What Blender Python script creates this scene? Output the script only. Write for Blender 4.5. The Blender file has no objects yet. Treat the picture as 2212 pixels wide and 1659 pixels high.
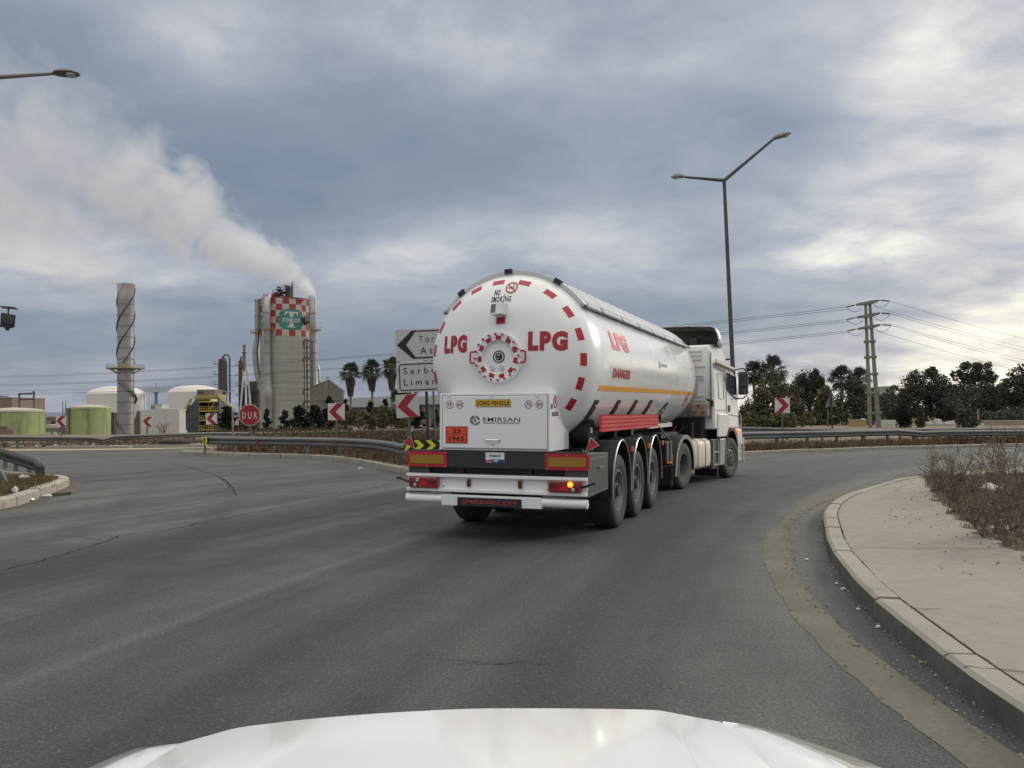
import bpy, bmesh, math, random
from math import sin, cos, pi, radians, sqrt, atan2
from mathutils import Vector, Matrix, noise
random.seed(7)
C = bpy.context.scene.collection
R = radians
# ---------------------------------------------------------------- camera, light, exposure
F = 1786.0                      # focal length in photo units (picture 2212 x 1659)
PIT = R(1.898); CAMZ = 1.685
cam = bpy.data.cameras.new('camera'); co = bpy.data.objects.new('camera', cam); C.objects.link(co)
co.location = (0, 0, CAMZ); co.rotation_euler = (pi/2 + PIT, 0, 0)
cam.sensor_width = 36; cam.lens = 36*F/2212; cam.clip_start = .05; cam.clip_end = 30000
sc = bpy.context.scene; sc.camera = co
sc.view_settings.view_transform = 'Standard'; sc.view_settings.look = 'None'
sc.view_settings.exposure = 0.0; sc.view_settings.gamma = 1
sc.cycles.max_bounces = 10; sc.cycles.volume_bounces = 9
sc.cycles.volume_step_rate = 1.0; sc.cycles.volume_max_steps = 96
SUN_AZ, SUN_EL = R(58), R(20)   # to the right of straight ahead, low behind thin cloud
SUND = Vector((sin(SUN_AZ)*cos(SUN_EL), cos(SUN_AZ)*cos(SUN_EL), sin(SUN_EL)))
sl = bpy.data.lights.new('sun', 'SUN'); so = bpy.data.objects.new('sun', sl); C.objects.link(so)
sl.energy = 1.5; sl.angle = R(11); sl.color = (1, .93, .82)
so.rotation_euler = SUND.to_track_quat('Z', 'Y').to_euler()

def ray(u, v):
    d = Vector(((u-1106)/F, 1, (829.5-v)/F)); c, s = cos(PIT), sin(PIT)
    return Vector((d.x, c*d.y-s*d.z, s*d.y+c*d.z))
def at(u, v, Y):                # the point at depth Y seen at photo position u, v
    d = ray(u, v); return Vector((0, 0, CAMZ)) + d*(Y/d.y)
def gnd(u, v, z=0):
    d = ray(u, v); return Vector((0, 0, CAMZ)) + d*((z-CAMZ)/d.z)

world = bpy.data.worlds.new('World'); sc.world = world; world.use_nodes = True
wt = world.node_tree; wt.nodes.clear()
class NT:
    def __init__(s, t): s.t = t
    def n(s, typ, **k):
        x = s.t.nodes.new(typ)
        for a, b in k.items(): setattr(x, a, b)
        return x
    def l(s, a, b): s.t.links.new(a, b)
    def put(s, sock, v):
        if hasattr(v, 'links') or isinstance(v, bpy.types.NodeSocket): s.l(v, sock)
        else: sock.default_value = v
    def m(s, op, a, b=0, c=None, clamp=False):
        x = s.n('ShaderNodeMath', operation=op, use_clamp=clamp); s.put(x.inputs[0], a); s.put(x.inputs[1], b)
        if c is not None: s.put(x.inputs[2], c)
        return x.outputs[0]
    def vm(s, op, a, b=(0, 0, 0)):
        x = s.n('ShaderNodeVectorMath', operation=op); s.put(x.inputs[0], a); s.put(x.inputs[1], b)
        return x.outputs['Value'] if op in ('DOT_PRODUCT', 'LENGTH', 'DISTANCE') else x.outputs[0]
    def noise(s, vec, scale, detail=4, rough=.55, dist=0):
        x = s.n('ShaderNodeTexNoise'); s.put(x.inputs['Vector'], vec); s.put(x.inputs['Scale'], scale)
        x.inputs['Detail'].default_value = detail; x.inputs['Roughness'].default_value = rough
        x.inputs['Distortion'].default_value = dist
        return x.outputs[0]
    def ramp(s, fac, stops, interp='LINEAR'):
        x = s.n('ShaderNodeValToRGB'); s.put(x.inputs[0], fac); e = x.color_ramp.elements; x.color_ramp.interpolation = interp
        while len(e) < len(stops): e.new(.5)
        for i, (p, c) in enumerate(stops):
            e[i].position = p; e[i].color = (*c, 1) if len(c) == 3 else c
        return x.outputs[0]
    def mix(s, fac, a, b, typ='MIX'):
        x = s.n('ShaderNodeMix', data_type='RGBA', blend_type=typ); s.put(x.inputs[0], fac)
        s.put(x.inputs[6], (*a, 1) if isinstance(a, tuple) and len(a) == 3 else a)
        s.put(x.inputs[7], (*b, 1) if isinstance(b, tuple) and len(b) == 3 else b)
        return x.outputs[2]
    def mr(s, v, a, b, c=0, d=1):
        x = s.n('ShaderNodeMapRange'); s.put(x.inputs[0], v)
        for i, q in enumerate((a, b, c, d)): x.inputs[i+1].default_value = q
        return x.outputs[0]
# sky: clear-sky light above, a broken cloud layer (a plane at cloud height) under it
W = NT(wt)
tc = W.n('ShaderNodeTexCoord'); D = tc.outputs['Generated']
sx = W.n('ShaderNodeSeparateXYZ'); W.l(D, sx.inputs[0])
zc = W.m('ADD', W.m('MAXIMUM', sx.outputs[2], 0), .20)
cx = W.m('DIVIDE', sx.outputs[0], zc); cy = W.m('DIVIDE', sx.outputs[1], zc)
cb = W.n('ShaderNodeCombineXYZ'); W.l(cx, cb.inputs[0]); W.l(cy, cb.inputs[1]); P2 = cb.outputs[0]
P2s = W.vm('MULTIPLY', P2, (.9, 1.05, 1))
n1 = W.noise(P2s, .62, 5, .52, .25); n2 = W.noise(W.vm('ADD', P2s, (7.3, 2.1, 0)), 1.9, 8, .58, .25)
n3 = W.noise(W.vm('ADD', P2, (1.7, 9.1, 0)), 5.5, 6, .6, .3)
val = W.m('ADD', W.m('ADD', .500, W.m('MULTIPLY', W.m('SUBTRACT', n3, .5), .10)), W.m('ADD', W.m('MULTIPLY', W.m('SUBTRACT', n1, .5), .42), W.m('MULTIPLY', W.m('SUBTRACT', n2, .5), .30)))
def blob(u, v, w, amp, wy=None):
    global val
    c = ray(u, v).normalized(); d = W.vm('SUBTRACT', D, tuple(c))
    d = W.vm('MULTIPLY', d, (1/w, 1/w, 1/(wy or w)))
    g = W.m('POWER', 2.718, W.m('MULTIPLY', W.vm('DOT_PRODUCT', d, d), -1.0))
    val = W.m('ADD', val, W.m('MULTIPLY', W.m('MULTIPLY', g, amp), W.mr(n2, .3, .7, .45, 1.55)))
BLOBS = [(1835, 530, .075, .22, .026), (1720, 575, .07, .10, .016), (1900, 500, .20, .05, .06), (2120, 60, .12, .22, .06), (2190, 690, .12, .28, .04), (2170, 900, .3, .12, .06), (2150, 420, .22, .10, .12),
         (1950, 850, .32, .20, .05), (2212, 230, .20, .10, .16), (1750, 700, .2, -.03, .05), (950, 545, .20, .13, .035), (1250, 470, .16, .05, .03), (60, 540, .2, .13, .045), (470, 95, .12, .12, .05), (150, 590, .2, .08, .03),
         (1300, 60, .26, .10, .06), (900, 60, .2, .06, .05), (1000, 330, .34, -.075, .07), (120, 120, .14, -.03, .05), (330, 760, .25, -.05, .05), (900, 720, .2, -.05, .05),
         (500, 430, .14, -.09, .06), (1720, 220, .09, -.06, .06), (1150, 640, .2, .03, .04), (1500, 700, .2, .0, .05), (1650, 900, .3, .06, .03)]
for b in BLOBS: blob(*b)
back = W.m('ADD', W.mr(sx.outputs[2], .48, .85, 0, .52), W.mr(sx.outputs[1], .45, -.4, 0, .12))
val = W.m('ADD', val, back)
ccol = W.ramp(val, [(.28, (0.165, 0.214, 0.299)), (.38, (0.205, 0.260, 0.352)), (.48, (0.290, 0.341, 0.432)), (.58, (0.440, 0.472, 0.549)),
              (.68, (.66, .675, .695)), (.80, (.98, .94, .86)), (.92, (1.3, 1.23, 1.08)), (1.0, (1.75, 1.68, 1.52))])
sky = W.n('ShaderNodeTexSky', sky_type='NISHITA'); sky.sun_disc = False
sky.sun_elevation = SUN_EL; sky.sun_rotation = SUN_AZ; sky.air_density = 1.2; sky.dust_density = 1.5
b1 = W.n('ShaderNodeBackground'); W.l(sky.outputs[0], b1.inputs[0]); b1.inputs[1].default_value = .08
b2 = W.n('ShaderNodeBackground'); W.l(ccol, b2.inputs[0]); b2.inputs[1].default_value = 1.0
mx = W.n('ShaderNodeMixShader'); mx.inputs[0].default_value = .88
W.l(b1.outputs[0], mx.inputs[1]); W.l(b2.outputs[0], mx.inputs[2])
wo = W.n('ShaderNodeOutputWorld'); W.l(mx.outputs[0], wo.inputs[0])

# ---------------------------------------------------------------- materials
MC = {}
def mat(name, col, rough=.6, metal=0., var=.12, vs=2., bump=0., bs=40., emit=0, col2=None, v2=.5, coat=0, streak=0, trans=0, isl=0, rv=1, spec=None):
    if name in MC: return MC[name]
    m = bpy.data.materials.new(name); m.use_nodes = True; MC[name] = m
    t = NT(m.node_tree); p = m.node_tree.nodes['Principled BSDF']
    p.inputs['Roughness'].default_value = rough; p.inputs['Metallic'].default_value = metal
    tcn = t.n('ShaderNodeTexCoord'); O = tcn.outputs['Object']
    c = tuple(col)
    lo = tuple(x*(1-var) for x in c); hi = tuple(min(1, x*(1+var)) for x in c)
    nz = t.noise(O, vs, 5, .6)
    cs = t.mix(t.mr(nz, .3, .7), lo, hi)
    if col2:
        n2 = t.noise(t.vm('MULTIPLY', O, (1, 1, .10) if streak else (1, 1, 1)), vs*(9 if streak else 2.3), 6, .65)
        cs = t.mix(t.mr(n2, v2, v2+.18), cs, tuple(col2))
    if isl:
        g = t.n('ShaderNodeNewGeometry')
        cs = t.mix(1, cs, t.ramp(g.outputs['Random Per Island'], [(0, (1-isl,)*3), (1, (1+isl,)*3)]), 'MULTIPLY')
    t.l(cs, p.inputs['Base Color'])
    t.l(t.mr(nz, .2, .8, max(0, rough-.06*rv), min(1, rough+.08*rv)), p.inputs['Roughness'])
    if bump:
        b = t.n('ShaderNodeBump'); b.inputs['Strength'].default_value = bump; b.inputs['Distance'].default_value = .01
        t.l(t.noise(O, bs, 4, .6), b.inputs['Height']); t.l(b.outputs[0], p.inputs['Normal'])
    if emit:
        p.inputs['Emission Color'].default_value = (*c, 1); p.inputs['Emission Strength'].default_value = emit
    if spec is not None: p.inputs['Specular IOR Level'].default_value = spec
    if coat: p.inputs['Coat Weight'].default_value = coat; p.inputs['Coat Roughness'].default_value = .08
    if trans: p.inputs['Transmission Weight'].default_value = trans
    return m
WHITE = mat('white_paint', (.80, .81, .82), .24, var=.01, coat=.5, rv=0)
WHITE2 = mat('white_matt_paint', (.74, .75, .75), .42, var=.04)
CABW = mat('cab_white_paint', (.80, .80, .78), .3, var=.02, coat=.4, col2=(.70, .685, .64), v2=.62, rv=0)
CREAM = mat('dusty_cream_paint', (.62, .58, .49), .5, var=.08, col2=(.45, .40, .32), v2=.58)
RED = mat('red_tape', (.42, .012, .028), .4, var=.06)
REDL = mat('red_letter', (.36, .014, .03), .45, var=.04)
REDP = mat('red_panel', (.60, .045, .05), .4, var=.08)
ORANGE = mat('orange_plate', (.68, .075, .03), .5, var=.06)
AMBERS = mat('amber_stripe', (.72, .33, .03), .45, var=.04)
YELLOW = mat('yellow_plate', (.62, .36, .02), .45, var=.05)
OCHRE = mat('ochre_reflector', (.30, .17, .015), .45, var=.1)
BLACK = mat('black_paint', (.012, .013, .015), .45, var=.3)
BLKP = mat('black_plastic', (.02, .021, .023), .55, var=.25)
DGREY = mat('dark_grey_panel', (.055, .055, .052), .45, var=.1, col2=(.09, .085, .075), v2=.6)
CHAS = mat('chassis_black', (.010, .0105, .012), .6, var=.4)
TYRE = mat('tyre_rubber', (.040, .038, .036), .85, var=.3, vs=6, bump=.25, bs=90)
TYRED = mat('dusty_tyre_rubber', (.075, .070, .060), .9, var=.2, vs=5, bump=.3, bs=80)
RIM = mat('silver_rim', (.27, .275, .28), .45, .5, var=.15, vs=5)
RIMD = mat('dusty_rim', (.16, .155, .145), .6, .3, var=.2)
CHROME = mat('chrome', (.6, .6, .6), .2, 1, var=.05)
GALV = mat('galvanised_steel', (.15, .152, .155), .55, .3, var=.15, vs=1.2, col2=(.13, .118, .10), v2=.64, streak=1)
GALVR = mat('weathered_rail_steel', (.15, .147, .142), .65, .2, var=.25, vs=1.0, col2=(.13, .095, .065), v2=.62)
SHROUD = mat('grey_shroud', (.60, .62, .62), .35, var=.05)
LENS = mat('red_lens', (.25, .004, .009), .18, var=.35, vs=30, coat=1)
LENSD = mat('dark_red_lens', (.10, .006, .010), .2, var=.3, vs=30, coat=1)
LIT = mat('lit_amber_lamp', (1, .22, .012), .3, var=.1, emit=1.3)
LITC = mat('lit_lamp_core', (1, .52, .08), .3, var=.05, emit=2.2)
AMBER = mat('amber_lens', (.75, .16, .02), .3, var=.1)
GLASS = mat('dark_glass', (.02, .025, .03), .06, var=.1, coat=1)
NAVY = mat('navy_ink', (.012, .014, .06), .5, var=.05)
INKG = mat('grey_ink', (.16, .17, .19), .5, var=.05)
INK = mat('black_ink', (.010, .010, .012), .5, var=.05)
BLUEP = mat('blue_sticker', (.012, .05, .26), .5, var=.05)
TAN = mat('faded_pink_plastic', (.33, .235, .195), .6, var=.1)
SIGNW = mat('sign_white', (.56, .56, .54), .5, var=.06, vs=4, col2=(.40, .40, .38), v2=.68)
SIGNG = mat('sign_grey', (.47, .47, .45), .55, var=.06, vs=3, col2=(.36, .36, .34), v2=.66)
SIGNR = mat('sign_red', (.30, .012, .026), .5, var=.08)
FLUO = mat('sign_yellow_green', (.62, .68, .02), .5, var=.05)
POLE = mat('pole_grey', (.085, .083, .078), .6, .3, var=.15)
POLED = mat('pole_dark', (.035, .033, .032), .6, .2, var=.2)
PGREY = mat('post_grey', (.12, .118, .11), .6, .3, var=.2)
CONC = mat('concrete', (.30, .285, .25), .85, var=.14, vs=.35, bump=.3, bs=8, col2=(.21, .195, .165), v2=.58, streak=1)
CONCL = mat('pale_tower_concrete', (.36, .355, .32), .85, var=.12, vs=.05, col2=(.25, .24, .21), v2=.57, streak=1)
KERB = mat('kerb_concrete', (.285, .268, .232), .9, var=.16, vs=1.6, bump=.5, bs=30, col2=(.16, .145, .115), v2=.58)
STONE = mat('white_stone', (.55, .53, .50), .85, var=.2, vs=.6)
WALLW = mat('white_wall', (.50, .495, .47), .8, var=.05, vs=.3)
TANKW = mat('white_tank_paint', (.70, .69, .67), .6, var=.04, vs=.05)
TANKG = mat('green_tank_paint', (.29, .345, .145), .7, var=.2, vs=.12, col2=(.14, .155, .08), v2=.53, streak=1)
TANKR = mat('tank_roof_cream', (.46, .44, .34), .8, var=.1, vs=.2)
BRICK = mat('brown_brick', (.22, .165, .135), .85, var=.18, vs=.4, col2=(.14, .10, .085), v2=.6)
BROWN = mat('brown_block', (.20, .16, .14), .8, var=.12, vs=.3)
RUSTP = mat('brown_pipe', (.12, .09, .085), .7, var=.2, vs=.5)
STEEL = mat('dark_process_steel', (.075, .068, .060), .7, .2, var=.3, vs=.3, col2=(.12, .085, .06), v2=.56)
STACK = mat('stainless_stack', (.33, .325, .315), .34, .5, var=.2, vs=.14, col2=(.21, .205, .20), v2=.56)
DUCT = mat('duct_steel', (.37, .36, .345), .34, .5, var=.14, vs=.2, col2=(.21, .20, .18), v2=.58)
BLUEG = mat('blue_grey_cladding', (.065, .085, .105), .6, var=.14, vs=.2)
BLUEL = mat('pale_blue_grille', (.20, .23, .25), .6, var=.1, vs=.2)
YSTEEL = mat('yellow_steel', (.52, .42, .035), .55, var=.12, vs=.4)
YDULL = mat('dull_yellow_steel', (.30, .27, .09), .6, var=.2, vs=.4)
CHECKR = mat('tower_red', (.30, .045, .050), .7, var=.15, vs=.15, col2=(.22, .05, .05), v2=.6)
CHECKW = mat('tower_white', (.45, .43, .38), .75, var=.12, vs=.15, col2=(.33, .31, .26), v2=.6)
TEAL = mat('teal_paint', (.035, .21, .185), .6, var=.06, vs=.2)
SHEDW = mat('shed_wall', (.165, .15, .128), .85, var=.1, vs=.15)
SHEDR = mat('shed_roof', (.125, .13, .135), .75, var=.1, vs=.15)
BARK = mat('bark', (.10, .08, .062), .9, var=.25, vs=3)
PBARK = mat('palm_bark', (.20, .165, .125), .9, var=.2, vs=3)
LEAFP = mat('palm_leaf', (.050, .074, .038), .75, var=.25, vs=.4, isl=.4, spec=.25)
LEAFD = mat('dead_palm_leaf', (.088, .062, .045), .8, var=.25, vs=.6, isl=.45)
LEAF1 = mat('dark_leaf', (.078, .090, .070), .85, var=.2, vs=.25, isl=.3, spec=.15)
LEAF2 = mat('olive_leaf', (.112, .102, .060), .85, var=.2, vs=.25, isl=.3, spec=.15)
LEAF3 = mat('grey_green_leaf', (.098, .106, .086), .85, var=.2, vs=.25, isl=.3, spec=.15)
CONIF = mat('conifer_leaf', (.026, .033, .025), .9, var=.25, vs=.3, isl=.4, spec=.1)
TWIG = mat('dry_twig', (.185, .15, .112), .9, var=.25, vs=4, isl=.4)
DRYL = mat('dry_leaf', (.155, .12, .09), .9, var=.3, vs=5, isl=.5)
STRAW = mat('straw', (.155, .112, .068), .9, var=.3, vs=2, isl=.6)
GRASS = mat('green_brown_grass', (.145, .115, .055), .9, var=.3, vs=1.5, isl=.5)
SAND = mat('sandy_verge', (.40, .345, .235), .95, var=.18, vs=.8, bump=.5, bs=12, col2=(.25, .205, .145), v2=.6)
WIRE = mat('cable', (.05, .05, .052), .5, var=.1)
LITTER = mat('white_litter', (.58, .58, .57), .8, var=.08, vs=9, bump=.8, bs=14)
CARW = mat('car_white_paint', (.80, .80, .80), .12, var=.01, coat=1)
CABIN = mat('yellow_crate_panel', (.40, .29, .115), .7, var=.1, vs=.5)

# ---------------------------------------------------------------- builders
class MB:
    def __init__(s, M=None): s.v = []; s.f = []; s.mi = []; s.M = M or Matrix(); s.k = 0
    def add(s, vs, fs, k=None):
        o = len(s.v); s.v += [s.M @ Vector(p) for p in vs]
        for f in fs: s.f.append([o+i for i in f]); s.mi.append(s.k if k is None else k)
        return s
    def box(s, x0, x1, y0, y1, z0, z1, k=None):
        return s.add([(x, y, z) for z in (z0, z1) for y in (y0, y1) for x in (x0, x1)],
              [(0, 2, 3, 1), (4, 5, 7, 6), (0, 1, 5, 4), (2, 6, 7, 3), (0, 4, 6, 2), (1, 3, 7, 5)], k)
    def hexa(s, b, t, k=None):     # bottom quad, top quad (each 4 points, same order)
        return s.add(list(b)+list(t), [(3, 2, 1, 0), (4, 5, 6, 7)]+[(i, (i+1) % 4, (i+1) % 4+4, i+4) for i in range(4)], k)
    def bar(s, a, b, w, h=None, k=None, up=(0, 0, 1)):   # square bar from a to b
        a, b = Vector(a), Vector(b); d = (b-a).normalized(); u = Vector(up)
        if abs(d.dot(u)) > .95: u = Vector((0, 1, 0))
        x = d.cross(u).normalized()*w/2; y = x.cross(d).normalized()*(h or w)/2
        q = [-x-y, x-y, x+y, -x+y]
        return s.hexa([a+p for p in q], [b+p for p in q], k)
    def rings(s, rs, caps=True, k=None, closed=False):
        n = len(rs[0]); vs = [p for r in rs for p in r]; fs = []
        for i in range(len(rs)-1):
            for j in range(n): fs.append((i*n+j, i*n+(j+1) % n, (i+1)*n+(j+1) % n, (i+1)*n+j))
        if caps: fs += [tuple(range(n-1, -1, -1)), tuple((len(rs)-1)*n+j for j in range(n))]
        return s.add(vs, fs, k)
    def cyl(s, a, b, r0, r1=None, n=12, caps=True, k=None):
        return s.lathe([(r0, 0), (r0 if r1 is None else r1, (Vector(b)-Vector(a)).length)], a, Vector(b)-Vector(a), n, caps, k)
    def lathe(s, prof, o=(0, 0, 0), ax=(0, 0, 1), n=24, caps=True, k=None):
        ax = Vector(ax).normalized(); u = Vector((0, 0, 1)) if abs(ax.z) < .9 else Vector((1, 0, 0))
        x = u.cross(ax).normalized(); y = ax.cross(x); o = Vector(o)
        return s.rings([[o+ax*h+(x*cos(2*pi*j/n)+y*sin(2*pi*j/n))*max(r, 1e-4) for j in range(n)] for r, h in prof], caps, k)
    def tube(s, pts, r, n=6, k=None, caps=True):
        pts = [Vector(p) for p in pts]; rs = []; rr = r if isinstance(r, (list, tuple)) else [r]*len(pts)
        d0 = (pts[1]-pts[0]).normalized(); u = Vector((0, 0, 1)) if abs(d0.z) < .9 else Vector((1, 0, 0)); x = d0.cross(u).normalized()
        for i, p in enumerate(pts):
            d = (pts[min(i+1, len(pts)-1)]-pts[max(i-1, 0)]).normalized(); x = (x-d*x.dot(d)).normalized(); y = d.cross(x)
            rs.append([p+(x*cos(2*pi*j/n)+y*sin(2*pi*j/n))*rr[i] for j in range(n)])
        return s.rings(rs, caps, k)
    def prism(s, poly, ext, k=None):        # polygon of 3D points pushed along ext
        n = len(poly); e = Vector(ext); a = [Vector(p) for p in poly]
        return s.add(a+[p+e for p in a], [tuple(range(n-1, -1, -1)), tuple(range(n, 2*n))]+[(i, (i+1) % n, (i+1) % n+n, i+n) for i in range(n)], k)
    def poly(s, pts, k=None): return s.add(pts, [tuple(range(len(pts)))], k)
    def quad(s, a, b, c, d, k=None): return s.add([a, b, c, d], [(0, 1, 2, 3)], k)
    def grid(s, rows, k=None):      # open sheet through rows of points
        n = len(rows[0]); return s.add([p for r_ in rows for p in r_], [(i*n+j, i*n+j+1, (i+1)*n+j+1, (i+1)*n+j) for i in range(len(rows)-1) for j in range(n-1)], k)
    def ball(s, c, r, sx=1, sy=1, sz=1, n=10, m=6, jit=0):
        c = Vector(c); rs = []
        for i in range(m+1):
            t = pi*i/m; rs.append([c+Vector((sx*r*sin(t)*cos(2*pi*j/n), sy*r*sin(t)*sin(2*pi*j/n), sz*r*cos(t)))*(1+random.uniform(-jit, jit)) for j in range(n)])
        return s.rings(rs, True)
    def build(s, name, mats, parent=None, bevel=0, smooth=35, solid=0, norm=True):
        me = bpy.data.meshes.new(name); me.from_pydata([tuple(p) for p in s.v], [], s.f)
        for m in (mats if isinstance(mats, (list, tuple)) else [mats]): me.materials.append(m)
        me.polygons.foreach_set('material_index', s.mi)
        if norm and len(s.f) < 40000:
            bm = bmesh.new(); bm.from_mesh(me); bmesh.ops.remove_doubles(bm, verts=bm.verts, dist=1e-6) if False else None
            bmesh.ops.recalc_face_normals(bm, faces=bm.faces); bm.to_mesh(me); bm.free()
        if smooth:
            me.polygons.foreach_set('use_smooth', [True]*len(me.polygons)); me.set_sharp_from_angle(angle=R(smooth))
        me.update()
        o = bpy.data.objects.new(name, me); C.objects.link(o)
        if parent: o.parent = parent
        if solid:
            q = o.modifiers.new('Solidify', 'SOLIDIFY'); q.thickness = solid
        if bevel:
            q = o.modifiers.new('Bevel', 'BEVEL'); q.width = bevel; q.segments = 2; q.limit_method = 'ANGLE'
        return o
def tag(o, label=None, cat=None, group=None, kind=None):
    for k, v in (('label', label), ('category', cat), ('group', group), ('kind', kind)):
        if v: o[k] = v
    return o
LEAN = R(1.3)
def thing(name, loc, label, cat, group=None, rz=0, lean=0):
    o = bpy.data.objects.new(name, None); C.objects.link(o); o.empty_display_size = .2
    o.location = loc; o.rotation_euler = (0, -lean, rz)
    return tag(o, label, cat, group)
def copy_tree(o, parent=None):
    c = o.copy(); C.objects.link(c)
    if parent: c.parent = parent
    for ch in list(o.children): copy_tree(ch, c)
    return c
def letters(s, w, h, fn, mats, bold=.02, cut=0, mb=None, shear=0, sp=None):
    cu = bpy.data.curves.new('t', 'FONT'); cu.body = s; cu.offset = bold; cu.resolution_u = 3; cu.shear = shear; cu.space_character = sp or 1+bold*2.2
    ob = bpy.data.objects.new('t', cu); C.objects.link(ob)
    dg = bpy.context.evaluated_depsgraph_get(); me = bpy.data.meshes.new_from_object(ob.evaluated_get(dg))
    bpy.data.objects.remove(ob); bpy.data.curves.remove(cu)
    xs = [v.co.x for v in me.vertices]; ys = [v.co.y for v in me.vertices]
    x0, x1, y0, y1 = min(xs), max(xs), min(ys), max(ys)
    bm = bmesh.new(); bm.from_mesh(me); bpy.data.meshes.remove(me)
    for v in bm.verts: v.co = Vector(((v.co.x-x0)/(x1-x0)*w-w/2, (v.co.y-y0)/(y1-y0)*h-h/2, 0))
    if cut:
        for axis, L in ((0, w), (1, h)):
            k = -L/2+cut
            while k < L/2:
                nv = Vector((1, 0, 0)) if axis == 0 else Vector((0, 1, 0))
                bmesh.ops.bisect_plane(bm, geom=bm.verts[:]+bm.edges[:]+bm.faces[:], plane_co=nv*k, plane_no=nv); k += cut
    mb = mb or MB(); bm.verts.index_update()
    mb.add([fn(v.co.x, v.co.y) for v in bm.verts], [[v.index for v in f.verts] for f in bm.faces]); bm.free()
    return mb
def plane(o, ux, uy):
    o, ux, uy = Vector(o), Vector(ux), Vector(uy)
    return lambda a, b: o+ux*a+uy*b
def disc(mb, fn, r, n=28, k=None, r0=0):
    if r0 == 0: mb.poly([fn(r*cos(2*pi*i/n), r*sin(2*pi*i/n)) for i in range(n)], k)
    else:
        for i in range(n):
            a, b = 2*pi*i/n, 2*pi*(i+1)/n
            mb.quad(fn(r0*cos(a), r0*sin(a)), fn(r*cos(a), r*sin(a)), fn(r*cos(b), r*sin(b)), fn(r0*cos(b), r0*sin(b)), k)
def smoothline(pts, step=.5):
    pts = [Vector((p[0], p[1], 0)) for p in pts]; out = []
    for i in range(len(pts)-1):
        p0, p1, p2, p3 = pts[max(i-1, 0)], pts[i], pts[i+1], pts[min(i+2, len(pts)-1)]
        n = max(1, int((p2-p1).length/step))
        for j in range(n):
            t = j/n
            out.append(.5*((2*p1)+(p2-p0)*t+(2*p0-5*p1+4*p2-p3)*t*t+(3*p1-p0-3*p2+p3)*t**3))
    return out+[pts[-1]]
def offset(line, d):
    out = []
    for i, p in enumerate(line):
        t = (line[min(i+1, len(line)-1)]-line[max(i-1, 0)]).normalized(); out.append(p+Vector((-t.y, t.x, 0))*d)
    return out
def struct(mb, name, m, **k): return tag(mb.build(name, m, **k), kind='structure')
def tz(X, Y):                      # lie of the land: falls away towards the plant and the sea
    f = max(0, Y-52); s = min(1, max(0, (12-X)/26)); return max(-11.5, -.028*f)*s
def base(u, Y): p = at(u, 900, Y); return Vector((p.x, Y, tz(p.x, Y)))
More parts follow.
